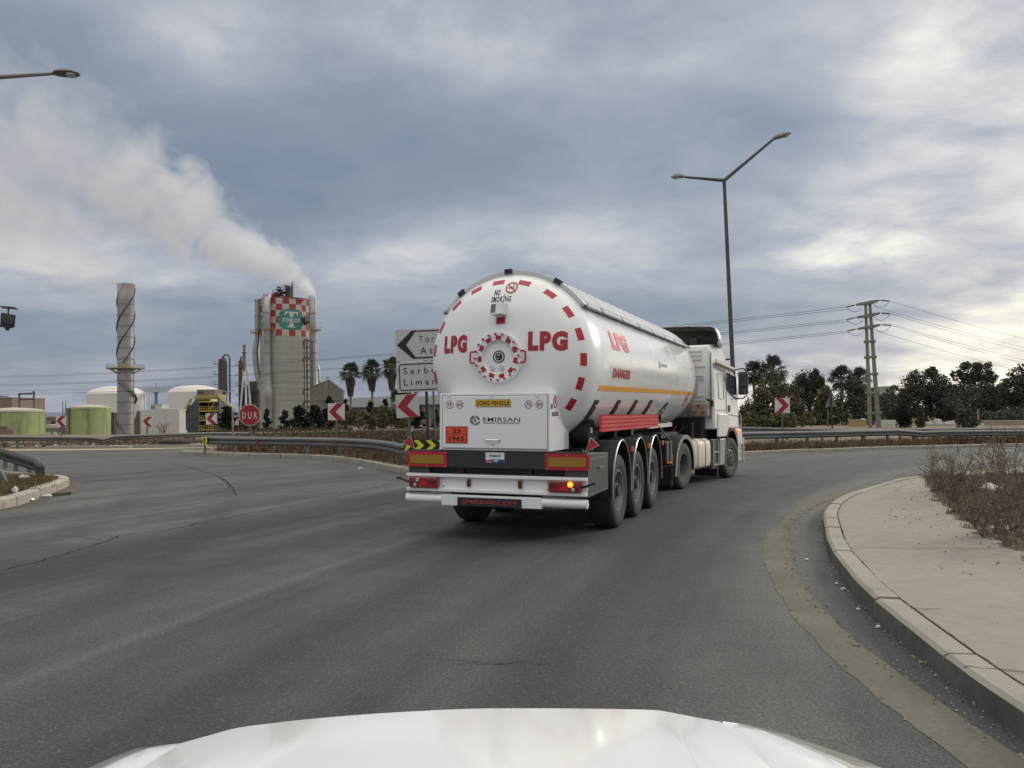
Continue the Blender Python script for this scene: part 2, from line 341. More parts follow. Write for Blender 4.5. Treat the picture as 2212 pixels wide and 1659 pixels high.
# ---------------------------------------------------------------- ground, road, kerbs
def road_mat():
    m = bpy.data.materials.new('asphalt'); m.use_nodes = True; t = NT(m.node_tree); p = m.node_tree.nodes['Principled BSDF']
    g = t.n('ShaderNodeNewGeometry').outputs['Position']
    rho = t.vm('LENGTH', t.vm('MULTIPLY', t.vm('SUBTRACT', g, (50, -8, 0)), (1, 1, 0)))
    s = t.n('ShaderNodeSeparateXYZ'); t.l(g, s.inputs[0])
    cbn = t.n('ShaderNodeCombineXYZ'); t.l(t.m('MULTIPLY', rho, .95), cbn.inputs[0]); t.l(t.m('MULTIPLY', s.outputs[1], .035), cbn.inputs[1])
    track = t.noise(cbn.outputs[0], 1.0, 5, .62)
    big = t.noise(g, .22, 5, .6, .5); mid = t.noise(g, 1.7, 5, .62); fine = t.noise(g, 42, 4, .75)
    v = t.n('ShaderNodeTexVoronoi'); t.l(g, v.inputs['Vector']); v.inputs['Scale'].default_value = 85
    c = t.ramp(t.m('ADD', t.m('MULTIPLY', track, .62), t.m('MULTIPLY', big, .38)), [(.40, (.030, .030, .031)), (.47, (.054, .054, .053)), (.54, (.078, .076, .073)), (.63, (.118, .113, .105))])
    c = t.mix(t.mr(mid, .38, .72, 0, .3), c, (.050, .049, .048))
    def band(cx_, cy_, R_, w, amt, col, y0=-99, y1=99):
        nonlocal c
        d = t.m('DIVIDE', t.m('SUBTRACT', t.vm('LENGTH', t.vm('MULTIPLY', t.vm('SUBTRACT', g, (cx_, cy_, 0)), (1, 1, 0))), R_), w)
        f = t.m('MULTIPLY', t.m('POWER', 2.718, t.m('MULTIPLY', t.m('MULTIPLY', d, d), -1)), t.mr(big, .3, .65, .45*amt, amt))
        f = t.m('MULTIPLY', f, t.m('MULTIPLY', t.mr(s.outputs[1], y0-1.5, y0+1.5), t.mr(s.outputs[1], y1-2, y1+2, 1, 0))); c = t.mix(f, c, col)
    DK, LT = (.030, .030, .031), (.135, .130, .122)
    band(50, -8, 51.5, .32, .75, DK); band(50, -8, 53.35, .34, .75, DK); band(50, -8, 52.4, 1.6, .45, DK); band(50, -8, 54.7, .10, .55, LT, 3, 13); band(50, -8, 50.2, .35, .35, LT); band(50, -8, 49.0, .3, .4, DK)
    band(-84.2, -4.56, 81.44, .26, .62, DK, 3, 16.5); band(-84.2, -4.56, 79.6, .3, .4, DK, 3, 20); band(50, -8, 57.5, .6, .35, DK); band(-12.2, 20.4, 6.2, .3, .5, DK, 19, 40); band(-12.2, 20.4, 8.3, .35, .35, DK, 17, 40)
    band(17, 8, 15.4, .35, .45, DK); band(17, 8, 16.9, .35, .35, DK); band(17, 8, 18.9, .5, .35, DK, 14, 60); band(17, 8, 21.5, .5, .4, DK, 18, 60)
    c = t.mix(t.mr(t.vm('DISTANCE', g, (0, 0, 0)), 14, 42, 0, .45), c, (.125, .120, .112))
    c = t.mix(1, c, t.ramp(fine, [(.36, (.58, .58, .58)), (.64, (1.42, 1.42, 1.42))]), 'MULTIPLY')
    c = t.mix(t.mr(v.outputs['Color'], .80, .93, 0, .38), c, (.20, .195, .18))
    t.l(c, p.inputs['Base Color']); t.l(t.mr(mid, .3, .7, .62, .85), p.inputs['Roughness'])
    b = t.n('ShaderNodeBump'); b.inputs['Strength'].default_value = .55; b.inputs['Distance'].default_value = .006
    t.l(t.m('ADD', v.outputs['Distance'], t.m('MULTIPLY', fine, .6)), b.inputs['Height']); t.l(b.outputs[0], p.inputs['Normal'])
    return m
def ground_mat(name, a, b, c, sc=.15, bump=.6, bsc=14):
    m = bpy.data.materials.new(name); m.use_nodes = True; t = NT(m.node_tree); p = m.node_tree.nodes['Principled BSDF']
    g = t.n('ShaderNodeNewGeometry').outputs['Position']
    n = t.m('ADD', t.m('MULTIPLY', t.noise(g, sc, 6, .65, .4), .6), t.m('MULTIPLY', t.noise(g, sc*14, 5, .65), .4))
    t.l(t.ramp(n, [(.34, a), (.5, b), (.66, c)]), p.inputs['Base Color']); p.inputs['Roughness'].default_value = .92
    bp = t.n('ShaderNodeBump'); bp.inputs['Strength'].default_value = bump; bp.inputs['Distance'].default_value = .03
    t.l(t.noise(g, bsc, 5, .7), bp.inputs['Height']); t.l(bp.outputs[0], p.inputs['Normal'])
    return m
ASPH = road_mat()
EARTH = ground_mat('dry_earth', (.10, .075, .048), (.17, .13, .085), (.25, .20, .14))
SOIL = ground_mat('brown_soil', (.055, .040, .028), (.085, .062, .043), (.14, .105, .075), .9)
SLAB = ground_mat('concrete_slab', (.195, .180, .157), (.256, .238, .208), (.30, .281, .248), .42, .35, 60)
GUT = ground_mat('sand_washed_asphalt', (.095, .088, .074), (.128, .118, .098), (.165, .152, .128), 1.6, .4, 60)
def axisvals(a, b, near, step): 
    out = []; x = 0
    while x < b: out.append(x); x += step if x < near else max(step, x*.12)
    out.append(b); neg = []; x = step
    while x < -a: neg.append(-x); x += step if x < near else max(step, x*.12)
    return sorted(neg+([a] if a < 0 else [])+out)
mb = MB(); xs = axisvals(-9000, 9000, 140, 7); ys = axisvals(-60, 12000, 260, 7)
mb.add([(x, y, tz(x, y)-.004) for y in ys for x in xs], [(j*len(xs)+i, j*len(xs)+i+1, (j+1)*len(xs)+i+1, (j+1)*len(xs)+i) for j in range(len(ys)-1) for i in range(len(xs)-1)])
struct(mb, 'ground', EARTH)
mb = MB(); mb.poly([(-70, -25, 0), (70, -25, 0), (70, 51, 0), (-70, 51, 0)]); struct(mb, 'road', ASPH, smooth=0)
mb = MB()                          # the sea beyond the plant
mb.poly([(-9000, 1500, -10.6), (300, 1500, -10.6), (300, 11900, -10.6), (-9000, 11900, -10.6)]); struct(mb, 'sea', mat('sea_water', (.05, .08, .11), .25, var=.1, vs=.01), smooth=0)

def kerb(line, w=.2, h=.16, blk=.95, out=1, seed=1):   # row of kerb stones; the line is the foot on the road side, body lies to its left (out=1) or right
    mbk = MB(); rnd = random.Random(seed); L = 0; start = 0; n = len(line); off = offset(line, w*out)
    seg = [0]
    for i in range(1, n):
        L += (line[i]-line[i-1]).length
        if L > blk or i == n-1: seg.append(i); L = 0
    for a, b in zip(seg, seg[1:]):
        dz = rnd.uniform(-.008, .008); g = .015
        rs = []
        for i in range(a, b+1):
            p, q = line[i].copy(), off[i].copy()
            if i == a: d = (line[i+1]-line[i]).normalized()*g; p += d; q += d
            if i == b: d = (line[i]-line[i-1]).normalized()*g; p -= d; q -= d
            e = (q-p).normalized(); H = Vector((0, 0, h+dz))
            rs.append([p-Vector((0, 0, .05)), p+e*.012+H*.86, p+e*.045+H, q+H, q-Vector((0, 0, .05))])
        mbk.rings(rs)
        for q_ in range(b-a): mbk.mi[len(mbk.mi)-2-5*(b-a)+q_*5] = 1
    return mbk
rk = smoothline([(3.0, -4), (2.62, 1), (2.62, 4.2), (2.85, 6.1), (2.97, 6.85), (3.12, 7.6), (3.3, 8.3), (3.52, 9.15), (3.78, 10), (4.15, 11.05), (4.62, 12.36), (5.0, 13.25), (5.55, 14.35), (6.45, 15.8), (7.7, 17.5), (9.3, 19.4), (12.2, 21.6), (16.5, 23.6), (24, 25.6), (40, 28)], .45)
KFACE = mat('shaded_kerb_face', (.105, .10, .09), .9, var=.3, vs=1.2, bump=.4, bs=30, col2=(.06, .056, .05), v2=.5)  # road-side kerb face: its shade is put into a darker colour
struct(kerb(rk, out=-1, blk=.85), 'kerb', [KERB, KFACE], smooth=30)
ri = offset(rk, -.215)
mb = MB(); mb.poly([(p.x, p.y, .15) for p in ri]+[(40, -4, .15)]); struct(mb, 'pavement', SLAB, smooth=0)
mb = MB()                          # joints and dirt lines in the slab
def dirtline(mb, pts, w, z, seed=0):
    rnd = random.Random(seed); prev = None
    for i, p in enumerate(pts):
        q = pts[min(i+1, len(pts)-1)] if i < len(pts)-1 else pts[i-1]
        d = (Vector(q)-Vector(p)); d.z = 0; d = d.normalized() if i < len(pts)-1 else -d.normalized()
        nrm = Vector((-d.y, d.x, 0)); ww = w*rnd.uniform(.35, 1.2); jit = nrm*rnd.uniform(-w, w)*.5
        a, b = Vector((p[0], p[1], z))+nrm*ww/2+jit, Vector((p[0], p[1], z))-nrm*ww/2+jit
        if prev: mb.quad(prev[0], prev[1], b, a)
        prev = (a, b)
def subdiv(pts, st):
    out = []
    for a, b in zip(pts, pts[1:]):
        a, b = Vector((*a[:2], 0)), Vector((*b[:2], 0)); n = max(1, int((b-a).length/st)); out += [a.lerp(b, i/n) for i in range(n)]
    return out+[Vector((*pts[-1][:2], 0))]
dirtline(mb, subdiv([(p.x, p.y) for p in offset(rk, -.212)][4:34], .10), .014, .156, 3)
for k, (a, b) in enumerate(((gnd(1836, 1183, .15), gnd(2150, 1186, .15)), (gnd(1968, 1316, .15), gnd(2030, 1316, .15)), (gnd(2080, 1440, .15), gnd(2212, 1452, .15)))):
    dirtline(mb, subdiv([a, b], .1), .012, .156, k)
struct(mb, 'pavement_joint', mat('dirt_line', (.075, .062, .045), .95, var=.3, vs=5), smooth=0)
bo = smoothline([(6.9, 17.1), (6.1, 16.4), (5.02, 14.57), (3.94, 12.36), (3.42, 11.19), (3.03, 10.03), (2.75, 9.01), (2.56, 8.12), (2.42, 7.44), (2.3, 6.74), (2.2, 5.9), (2.15, 4.5), (2.2, 1)], .3)
bi = smoothline([(6.9, 17.0), (6.3, 16.1), (5.4, 14.77), (4.58, 13.29), (3.95, 11.9), (3.6, 10.85), (3.33, 10.0), (3.1, 9.2), (2.87, 8.31), (2.71, 7.44), (2.56, 6.49), (2.5, 5.6), (2.48, 4.5), (2.5, 1)], .3)
mb = MB(); n = 90; rnd = random.Random(5)
def res(l, n):
    ds = [0]
    for a, b in zip(l, l[1:]): ds.append(ds[-1]+(b-a).length)
    o = []
    for i in range(n+1):
        t = ds[-1]*i/n; k = max(j for j in range(len(ds)) if ds[j] <= t+1e-6); k = min(k, len(l)-2); o.append(l[k].lerp(l[k+1], (t-ds[k])/max(1e-6, ds[k+1]-ds[k])))
    return o
A, B = res(bo, n), res(bi, n)
A = [p+Vector((rnd.uniform(-.015, .015), rnd.uniform(-.01, .01), 0)) for p in A]; B = [p+Vector((rnd.uniform(-.012, .012), 0, 0)) for p in B]
for i in range(n): mb.quad(*[(p.x, p.y, .0025) for p in (A[i], A[i+1], B[i+1], B[i])])
struct(mb, 'gutter_strip', GUT, smooth=0)
mb = MB(); rnd = random.Random(15)
for line, n_, sp_ in ((B, 900, .05), (rk[6:34], 500, .03), (A, 160, .03)):
    for _ in range(n_):
        i = rnd.randrange(len(line)-1); p = line[i].lerp(line[i+1], rnd.random()); s_ = rnd.uniform(.003, .010)
        q = Vector((p.x+rnd.gauss(0, sp_)-(.04 if line is not B and line is not A else 0), p.y+rnd.gauss(0, sp_), .004)); a_ = rnd.uniform(0, 3)
        mb.add([q+Vector((cos(a_+k*2.1)*s_*1.4, sin(a_+k*2.1)*s_*1.4, 0)) for k in range(3)]+[q+Vector((0, 0, s_*1.3))], [(0, 1, 3), (1, 2, 3), (2, 0, 3)])
tag(mb.build('grit', mat('grit', (.22, .20, .165), .95, var=.5, vs=9, isl=.6), None, smooth=0, norm=False), 'loose grit along the worn strip beside the pavement kerb', 'grit', kind='stuff')
# cracks in the asphalt
mb = MB(); D2 = lambda a, b: gnd(.2604*a, 898.6+.2604*b)
def crack(pts, w, seed, st=.09):
    rnd = random.Random(seed); q = subdiv(pts, st); dirtline(mb, [p+Vector((rnd.gauss(0, .014), rnd.gauss(0, .014), 0)) for p in q], w, .008, seed)
crack([D2(*p) for p in ((0, 1285), (350, 1200), (700, 1095), (880, 1040), (1000, 990), (1400, 945), (1800, 860), (2212, 780), (2700, 690), (3250, 560))], .019, 1)
crack([D2(*p) for p in ((450, 1000), (650, 998), (880, 1035))], .012, 2); crack([D2(*p) for p in ((1590, 815), (1780, 825), (2000, 822))], .012, 3)
crack([D2(*p) for p in ((1380, 395), (1560, 425), (1780, 490), (1880, 540), (1930, 600), (1960, 660))], .03, 4)
crack([D2(*p) for p in ((1830, 520), (1910, 580), (1880, 610))], .02, 5)
crack([gnd(*p) for p in ((950, 1425), (1010, 1430), (1060, 1436), (1120, 1430), (1185, 1438))], .010, 6, .04)
crack([gnd(*p) for p in ((985, 1437), (1040, 1428), (1090, 1433))], .008, 7, .04)
struct(mb, 'road_crack', mat('crack_dark', (.022, .021, .020), .95, var=.2), smooth=0)
# median island with kerb, running on behind the lorry to the far kerb of the right-hand road
mk = smoothline([(-12.9, 33.4), (-13.1, 32.6), (-12.4, 31.9), (-11.0, 31.0), (-8.96, 30.2), (-6.56, 28.9), (-4.81, 26.4), (-3.4, 23.4), (-2.3, 21.6), (-.6, 21.6), (1.6, 24.2), (5, 28.6), (8.86, 31.66), (10.87, 33.1), (13.46, 34.4), (16.57, 36.3), (19.57, 37.6), (24.6, 39.8), (34, 42.6), (60, 48)], .6)
struct(kerb(mk, out=1, blk=1.0, h=.15, seed=3), 'kerb', [KERB, KERB], smooth=30)
mi = offset(mk, .21)
mb = MB(); mb.poly([(p.x, p.y, .125) for p in mi]+[(60, 56, .125), (-5, 56, .125), (-12.9, 38.6, .125)]); struct(mb, 'verge', EARTH, smooth=0)
# verge under the left back rail
vb = smoothline([(-60, 30), (-35, 33.6), (-22.1, 35.6), (-19.4, 35.8), (-16.5, 36.8), (-14.4, 38.1), (-12.6, 39.5), (-8, 44), (-3, 50)], .4)
rnd = random.Random(4)
mb = MB(); va = [p+Vector((0, rnd.uniform(-.10, .12), .006)) for p in vb]; vc = offset(vb, 1.15)
for i in range(len(vb)-1): mb.quad(va[i], va[i+1], (vc[i+1].x, vc[i+1].y, .01), (vc[i].x, vc[i].y, .01))
struct(mb, 'sandy_verge', SAND, smooth=0)
mb = MB(); mb.poly([(p.x, p.y, .007) for p in offset(vb, .9)]+[(5, 60, .007), (-60, 60, .007)]); struct(mb, 'verge', EARTH, smooth=0)
# left island
lk = smoothline([(-9.3, 9), (-8.95, 12.6), (-8.78, 14.3), (-8.9, 15.2), (-9.2, 16.2), (-9.55, 17.4), (-9.9, 18.5), (-10.35, 19.3), (-11.2, 19.9), (-13, 21), (-17, 23.5), (-26, 28)], .4)
struct(kerb(lk, out=1, blk=1.0, h=.19, w=.2, seed=8), 'kerb', mat('worn_kerb', (.36, .34, .28), .9, var=.2, vs=1.6, bump=.6, bs=25, col2=(.20, .18, .14), v2=.55) if False else [mat('worn_kerb', (.36, .34, .28), .9, var=.2, vs=1.6, bump=.6, bs=25, col2=(.20, .18, .14), v2=.55)]*2, smooth=30)
mb = MB(); mb.poly([(p.x, p.y, .165) for p in offset(lk, .19)]+[(-30, 20, .165), (-30, 9, .165)]); struct(mb, 'island', SOIL, smooth=0)
mb = MB(); pts = [D2(480, 500), D2(560, 515), D2(660, 555), D2(690, 590), D2(640, 630), D2(520, 660), D2(400, 690), D2(200, 745), D2(0, 800), D2(0, 770), D2(200, 720), D2(340, 670), D2(440, 630), D2(475, 590), D2(478, 540)]
mb.poly([(p.x, p.y, .005) for p in pts]); struct(mb, 'dirt_patch', mat('brown_dirt', (.105, .088, .070), .95, var=.15, vs=2), smooth=0)

# ---------------------------------------------------------------- guard rails
def at_z(u, Y, z): p = at(u, 888, Y); return Vector((p.x, p.y, z))
def guardrail(pts, label, hz=.31, post=2.0, side=-1, m=GALV, wobble=.006, seed=1, posts=None, cap=True, lamps=(), foot=0):
    """pts: (x, y, z of beam top). W-shaped steel beam on posts."""
    rnd = random.Random(seed); P0 = [Vector(p) for p in pts]; line = []
    for a, b in zip(P0, P0[1:]):
        n = max(1, int((b-a).length/.55)); line += [a.lerp(b, i/n) for i in range(n)]
    line.append(P0[-1]); mid = sum(line, Vector())/len(line)
    root = thing('guardrail', (mid.x, mid.y, tz(mid.x, mid.y)), label, 'guardrail', 'steel guardrails round the junction')
    o = Vector(root.location); prof = [(0, 0), (.035, -.03), (.075, -.06), (.075, -.11), (0, -.14), (0, -.17), (.075, -.2), (.075, -.25), (.035, -.28), (0, -.31)]
    rs = []; ph = [rnd.uniform(0, 6) for _ in range(4)]
    for i, p in enumerate(line):
        t = (line[min(i+1, len(line)-1)]-line[max(i-1, 0)]); t.z = 0; t.normalize(); nn = Vector((-t.y, t.x, 0))*side
        w = nn*wobble*(1.8*sin(i*.10+ph[0])+.8*sin(i*.23+ph[1]))+Vector((0, 0, wobble*(1.6*sin(i*.09+ph[2])+.7*sin(i*.26+ph[3]))))
        rs.append([p+w+nn*a+Vector((0, 0, b*hz/.31))-o for a, b in prof])
    mb = MB()
    mb.grid(rs)
    mb.build('rail', m, root, smooth=50, solid=.006)
    L = 0; nxt = post*.4; np_ = 0
    for i in range(1, len(line)):
        L += (line[i]-line[i-1]).length
        if L >= nxt and np_ < 40:
            nxt += post; np_ += 1; t = (line[i]-line[i-1]); t.z = 0; t.normalize(); nn = Vector((-t.y, t.x, 0))*side
            p = line[i]-o-nn*.05; lean = Vector((rnd.gauss(0, .02), rnd.gauss(0, .02), 0)); b = Vector((p.x, p.y, (foot if foot else tz(line[i].x, line[i].y)-o.z)-.03))
            mb = MB(); top = p+lean+Vector((0, 0, -.03)); w = .055; d = .045
            q = [t*-w+nn*-d, t*w+nn*-d, t*w+nn*d, t*-w+nn*d]
            mb.hexa([b+x for x in q], [top+x for x in q]); mb.build('post', PGREY if m is GALV else GALVR, root, smooth=0)
    for f in lamps:
        i = int(f*(len(line)-1)); t = (line[i]-line[i-1]).normalized(); nn = Vector((-t.y, t.x, 0))*side
        c = line[i]-o+nn*.085+Vector((0, 0, -.16)); mb = MB(); mb.prism([c-t*.08-Vector((0, 0, .07)), c+t*.08-Vector((0, 0, .07)), c+t*.03+Vector((0, 0, .08)), c-t*.03+Vector((0, 0, .08))], nn*.02)
        mb.build('reflector', mat('faded_red_reflector', (.22, .02, .025), .6), root, smooth=0)
    if cap:
        for e, i0 in ((line[0], 0), (line[-1], -1)):
            t = (line[1]-line[0]).normalized() if i0 == 0 else (line[-1]-line[-2]).normalized(); nn = Vector((-t.y, t.x, 0))*side; c = e-o
            mb = MB(); mb.hexa([c-t*.03+Vector((0, 0, -.32)), c+t*.03+Vector((0, 0, -.32)), c+t*.03+nn*.1+Vector((0, 0, -.32)), c-t*.03+nn*.1+Vector((0, 0, -.32))],
                    [c-t*.03+Vector((0, 0, .01)), c+t*.03+Vector((0, 0, .01)), c+t*.03+nn*.1+Vector((0, 0, .01)), c-t*.03+nn*.1+Vector((0, 0, .01))])
            mb.build('end_cap', m, root, smooth=0, bevel=.008)
    return root
rz_ = lambda u, v, Y: at(u, v, Y)
guardrail([rz_(u, v, Y) for u, v, Y in ((-420, 946, 34), (0, 942, 37), (150, 943, 38.2), (195, 943.5, 38.6), (222, 947, 38.9), (245, 941, 39.2), (300, 938.5, 40), (445, 934, 43.5), (600, 932.5, 47.5), (871, 927, 51.6), (1010, 925, 55))],
          'long dented guardrail along the left road, in front of the green tanks', hz=.235, post=1.62, lamps=(.42,), seed=2, m=GALVR)
guardrail([rz_(u, v, Y) for u, v, Y in ((447, 942, 31.3), (535, 943.5, 31), (640, 944.3, 30), (730, 945.8, 28.6), (800, 949, 27), (830, 952, 25.8), (850, 954.5, 24.6), (870, 958.5, 23.4), (884, 957, 22.2))],
          'curved guardrail on the median island under the stop sign and the palms', post=1.75, lamps=(.2, .5, .93), seed=3, wobble=.008, foot=.125)
guardrail([(-15.5, 24.2, .74), (-14.2, 22.9, .70), (-12.6, 21.2, .60), (-11.5, 20.0, .55), (-11.15, 19.5, .50), (-10.8, 19.15, .42)], 'broken sagging guardrail end on the small grassy island at the left', post=1.35, seed=5, m=mat('rusty_rail_back', (.060, .055, .050), .7, .2, var=.3, vs=1.5), wobble=.012, foot=.16, side=-1)
guardrail([rz_(u, v, Y) for u, v, Y in ((1520, 935, 30.6), (1604, 933, 32.6), (1700, 931, 34.3), (1790, 929.5, 35.6), (1936, 926.5, 38), (1975, 929.5, 38.6), (1995, 931, 38.9), (2030, 929.3, 39.3), (2212, 928, 41), (2500, 926, 45))],
          'long guardrail behind the far right-hand kerb, in front of the concrete pylon', post=1.9, seed=6, hz=.29, foot=.125)
guardrail([rz_(u, v, Y) for u, v, Y in ((1500, 920, 49), (1597, 921.7, 47), (1720, 924, 44.5), (1830, 926, 43.5), (2000, 925, 45), (2212, 923.5, 46.5), (2500, 922, 50))],
          'second guardrail just behind the right-hand one, partly hidden by it', post=2.2, seed=7, hz=.29, foot=.06)
# stump of a post on the left island
r = thing('post_stump', (-10.72, 17.6, .165), 'leaning stump of a broken guardrail post in the grass of the left island', 'post')
mb = MB(); mb.hexa([(-.06, -.04, -.03), (.06, -.04, -.03), (.06, .04, -.03), (-.06, .04, -.03)], [(-.26, -.04, .37), (-.15, -.04, .33), (-.15, .04, .33), (-.26, .04, .37)]); mb.build('stump', GALVR, r, smooth=0, bevel=.01)

# ---------------------------------------------------------------- road signs
CHEV = [(.06, .5), (.50, 1), (.93, 1), (.47, .5), (.97, 0), (.55, 0)]
def chevron(u, v, s, Y, label, flip=False, tilt=0, z0=None, dark=False, rz=0, pw=.03):
    c = at(u, v, Y); zb = tz(c.x, Y)+(.12 if z0 is None else z0)
    r = thing('chevron_sign', (c.x, Y, zb), label, 'road sign', 'red and white chevron signs', lean=LEAN*.5+tilt, rz=rz)
    h = c.z-zb; w = s*Y/F
    mb = MB(); mb.box(-w/2, w/2, -.012, 0, h-w/2, h+w/2); p = mb.build('panel', SIGNW if not dark else SIGNG, r, smooth=0, bevel=.004)
    fx = (lambda a: .5-a) if flip else (lambda a: a-.5)
    mb = MB(); mb.prism([(fx(a)*w, -.0125, h+(b-.5)*w*.99) for a, b in CHEV], (0, -.003, 0)); mb.build('chevron', SIGNR, p, smooth=0)
    mb = MB(); mb.box(-pw, pw, .003, .05, -.05, h+w*.35); mb.build('post', PGREY, r, smooth=0)
    return r
chevron(132.5, 909.5, 22.5, 42, 'small chevron sign pointing left between the two green tanks')
chevron(316, 910.5, 22, 44, 'small chevron sign pointing left in front of the plain white building', tilt=-.08)
chevron(459.5, 904.5, 24, 45.5, 'chevron sign pointing left in front of the yellow stair tower', tilt=.05)
chevron(726.7, 889.6, 36.5, 30.6, 'white chevron sign pointing left below the concrete tower and palms', tilt=-.01)
chevron(890, 876.5, 50, 22.8, 'largest chevron sign pointing left, under the direction sign by the trailer', tilt=.06, z0=.125, dark=True)
chevron(1690, 876, 32.5, 37, 'chevron sign pointing right on the far side of the right-hand road', flip=True, tilt=-.01)
# stop sign
c = at(540, 896.6, 33.5); zb = .125; r = thing('stop_sign', (c.x, c.y, zb), 'red octagonal stop sign reading DUR on a thin grey post', 'road sign', lean=LEAN*.4)
h = c.z-zb; k = 33.5/F; ro = 22.6*k/cos(pi/8)
oc = lambda rr, y: [(rr*cos(pi/8+i*pi/4), y, h+rr*sin(pi/8+i*pi/4)) for i in range(8)]
mb = MB(); mb.prism(oc(ro, 0), (0, .012, 0)); p = mb.build('panel', mat('sign_edge_white', (.55, .55, .54), .5), r, smooth=0)
mb = MB(); mb.prism(oc(ro*.945, -.001), (0, -.003, 0)); mb.build('red_face', SIGNR, p, smooth=0)
letters('D U R', 33*k, 14.5*k, plane((0, -.006, h-.5*k), (1, 0, 0), (0, 0, 1)), None, bold=.01).build('lettering', SIGNW, p, smooth=0)
mb = MB(); mb.box(-.035, .035, .014, .07, -.05, h+.2); mb.build('post', PGREY, r, smooth=0)
# direction sign
Y = 25.6; k = Y/F; c = at(926, 846, Y); zb = .125
r = thing('direction_sign', (c.x, Y, zb), 'grey-white double direction sign with black left arrow, half hidden by the tank', 'road sign', lean=R(2.6))
h0 = at(862, 846, Y).z-zb; xl = -60.5*k; wS = 150*k
def pan(z0, z1, nm):
    mb = MB(); n = 4
    for i in range(n): mb.box(xl, xl+wS, -.02, 0, z0+(z1-z0)*i/n+.003, z0+(z1-z0)*(i+1)/n-.003)
    return mb.build(nm, SIGNG, r, smooth=0)
z1 = h0+67*k; z2 = h0+136*k
lo = pan(h0, z1-.01, 'lower_panel'); up = pan(z1+.01, z2, 'upper_panel'); X = lambda px: xl+px*k
y = -.023
mb = MB()                         # frame and arrow on the upper panel (drawn in photo units from its lower left corner)
Q = lambda a, b: (X(a), y, h0+b*k)
for seg in ([(42.5, 133), (88, 133), (88, 130.5), (42.5, 130.5)], [(42.5, 75.5), (88, 75.5), (88, 72.5), (42.5, 72.5)], [(88, 133), (148, 133), (148, 130.5), (88, 130.5)], [(88, 75.5), (148, 75.5), (148, 72.5), (88, 72.5)], [(145, 130), (148, 130), (148, 76), (145, 76)],
            [(3, 103), (36, 133.5), (46, 133.5), (23, 103), (45, 72), (37, 72)]): mb.prism([Q(*p) for p in seg], (0, -.003, 0))
mb.build('arrow', INK, up, smooth=0)
mb = MB(); a0, b0, a1, b1, t_ = 5, 3.5, 147, 62, 2.4
for seg in ([(a0+4, b1), (a1, b1), (a1, b1-t_), (a0+4, b1-t_)], [(a0+4, b0+t_), (a1, b0+t_), (a1, b0), (a0+4, b0)], [(a0, b1-4), (a0+t_, b1-4), (a0+t_, b0+4), (a0, b0+4)], [(a1-t_, b1-t_), (a1, b1-t_), (a1, b0+t_), (a1-t_, b0+t_)],
            [(a0, b1-4), (a0+4, b1), (a0+4.5, b1-t_), (a0+t_, b1-4.5)], [(a0, b0+4), (a0+t_, b0+4.5), (a0+4.5, b0+t_), (a0+4, b0)]): mb.prism([Q(*p) for p in seg], (0, -.003, 0))
mb.build('border', INK, lo, smooth=0)
L = lambda s, a0, a1, b0, b1, par: letters(s, (a1-a0)*k, (b1-b0)*k, plane(((X(a0)+X(a1))/2, y-.002, h0+(b0+b1)/2*k), (1, 0, 0), (0, 0, 1)), None, .004).build('lettering', INK, par, smooth=0)
L('T o r', 51, 84, 107, 121, up); L('A t', 53, 80, 82, 96, up); L('S e r b e s', 15, 97, 39.5, 53, lo); L('L i m a n', 15, 84, 15, 28.5, lo)
for px, rr, m_ in ((62, .045, POLED), (77, .03, PGREY)):
    mb = MB(); mb.cyl((X(px), .03+rr, -.05), (X(px), .03+rr, h0+1.7), rr, n=8); mb.build('post', m_, r)
# hazard board at the rail's end
Y = 21.3; k = Y/F; c = at(873, 973, Y)
r = thing('hazard_board', (c.x, Y, .125), 'black and yellow chevron board at the end of the median guardrail behind the trailer', 'road sign')
h = c.z-.125; w = 110*k; hh = 22*k
mb = MB(); mb.box(0, w, 0, .015, h, h+hh); b = mb.build('panel', BLACK, r, smooth=0)
mb = MB(); s = 22.5*k
for i in range(5):
    x = i*s*1.16-.3*s
    pl = [(x, hh), (x+s*.52, hh), (x+s*1.05, hh/2), (x+s*.52, 0), (x, 0), (x+s*.53, hh/2)]
    pl = [(min(max(a, .004), w-.004), z) for a, z in pl]; mb.prism([(a, -.001, h+z) for a, z in pl], (0, -.003, 0))
mb.build('yellow_arrows', FLUO, b, smooth=0)
mb = MB(); mb.box(.3*w, .3*w+.06, .016, .07, -.05, h+hh*.8); mb.box(.8*w, .8*w+.06, .016, .07, -.05, h+hh*.8); mb.build('post', PGREY, r, smooth=0)
c = at(442, 952, 31.1); r = thing('hazard_board', (c.x, c.y, .12), 'narrow yellow and black marker on the nose of the median guardrail', 'road sign'); k = 31/F
mb = MB(); h = c.z-.12; mb.prism([(-.09, 0, h-.16), (.06, 0, h-.16), (.09, 0, h), (.06, 0, h+.16), (-.09, 0, h+.16), (-.04, 0, h)], (0, .01, 0)); mb.build('panel', FLUO, r, smooth=0)
mb = MB(); mb.prism([(-.05, -.001, h-.13), (0, -.001, h-.13), (.04, -.001, h), (0, -.001, h+.13), (-.05, -.001, h+.13), (-.01, -.001, h)], (0, -.003, 0)); mb.build('black_arrow', BLACK, r, smooth=0)
mb = MB(); mb.box(-.03, .03, .011, .06, -.05, h+.1); mb.build('post', PGREY, r, smooth=0)
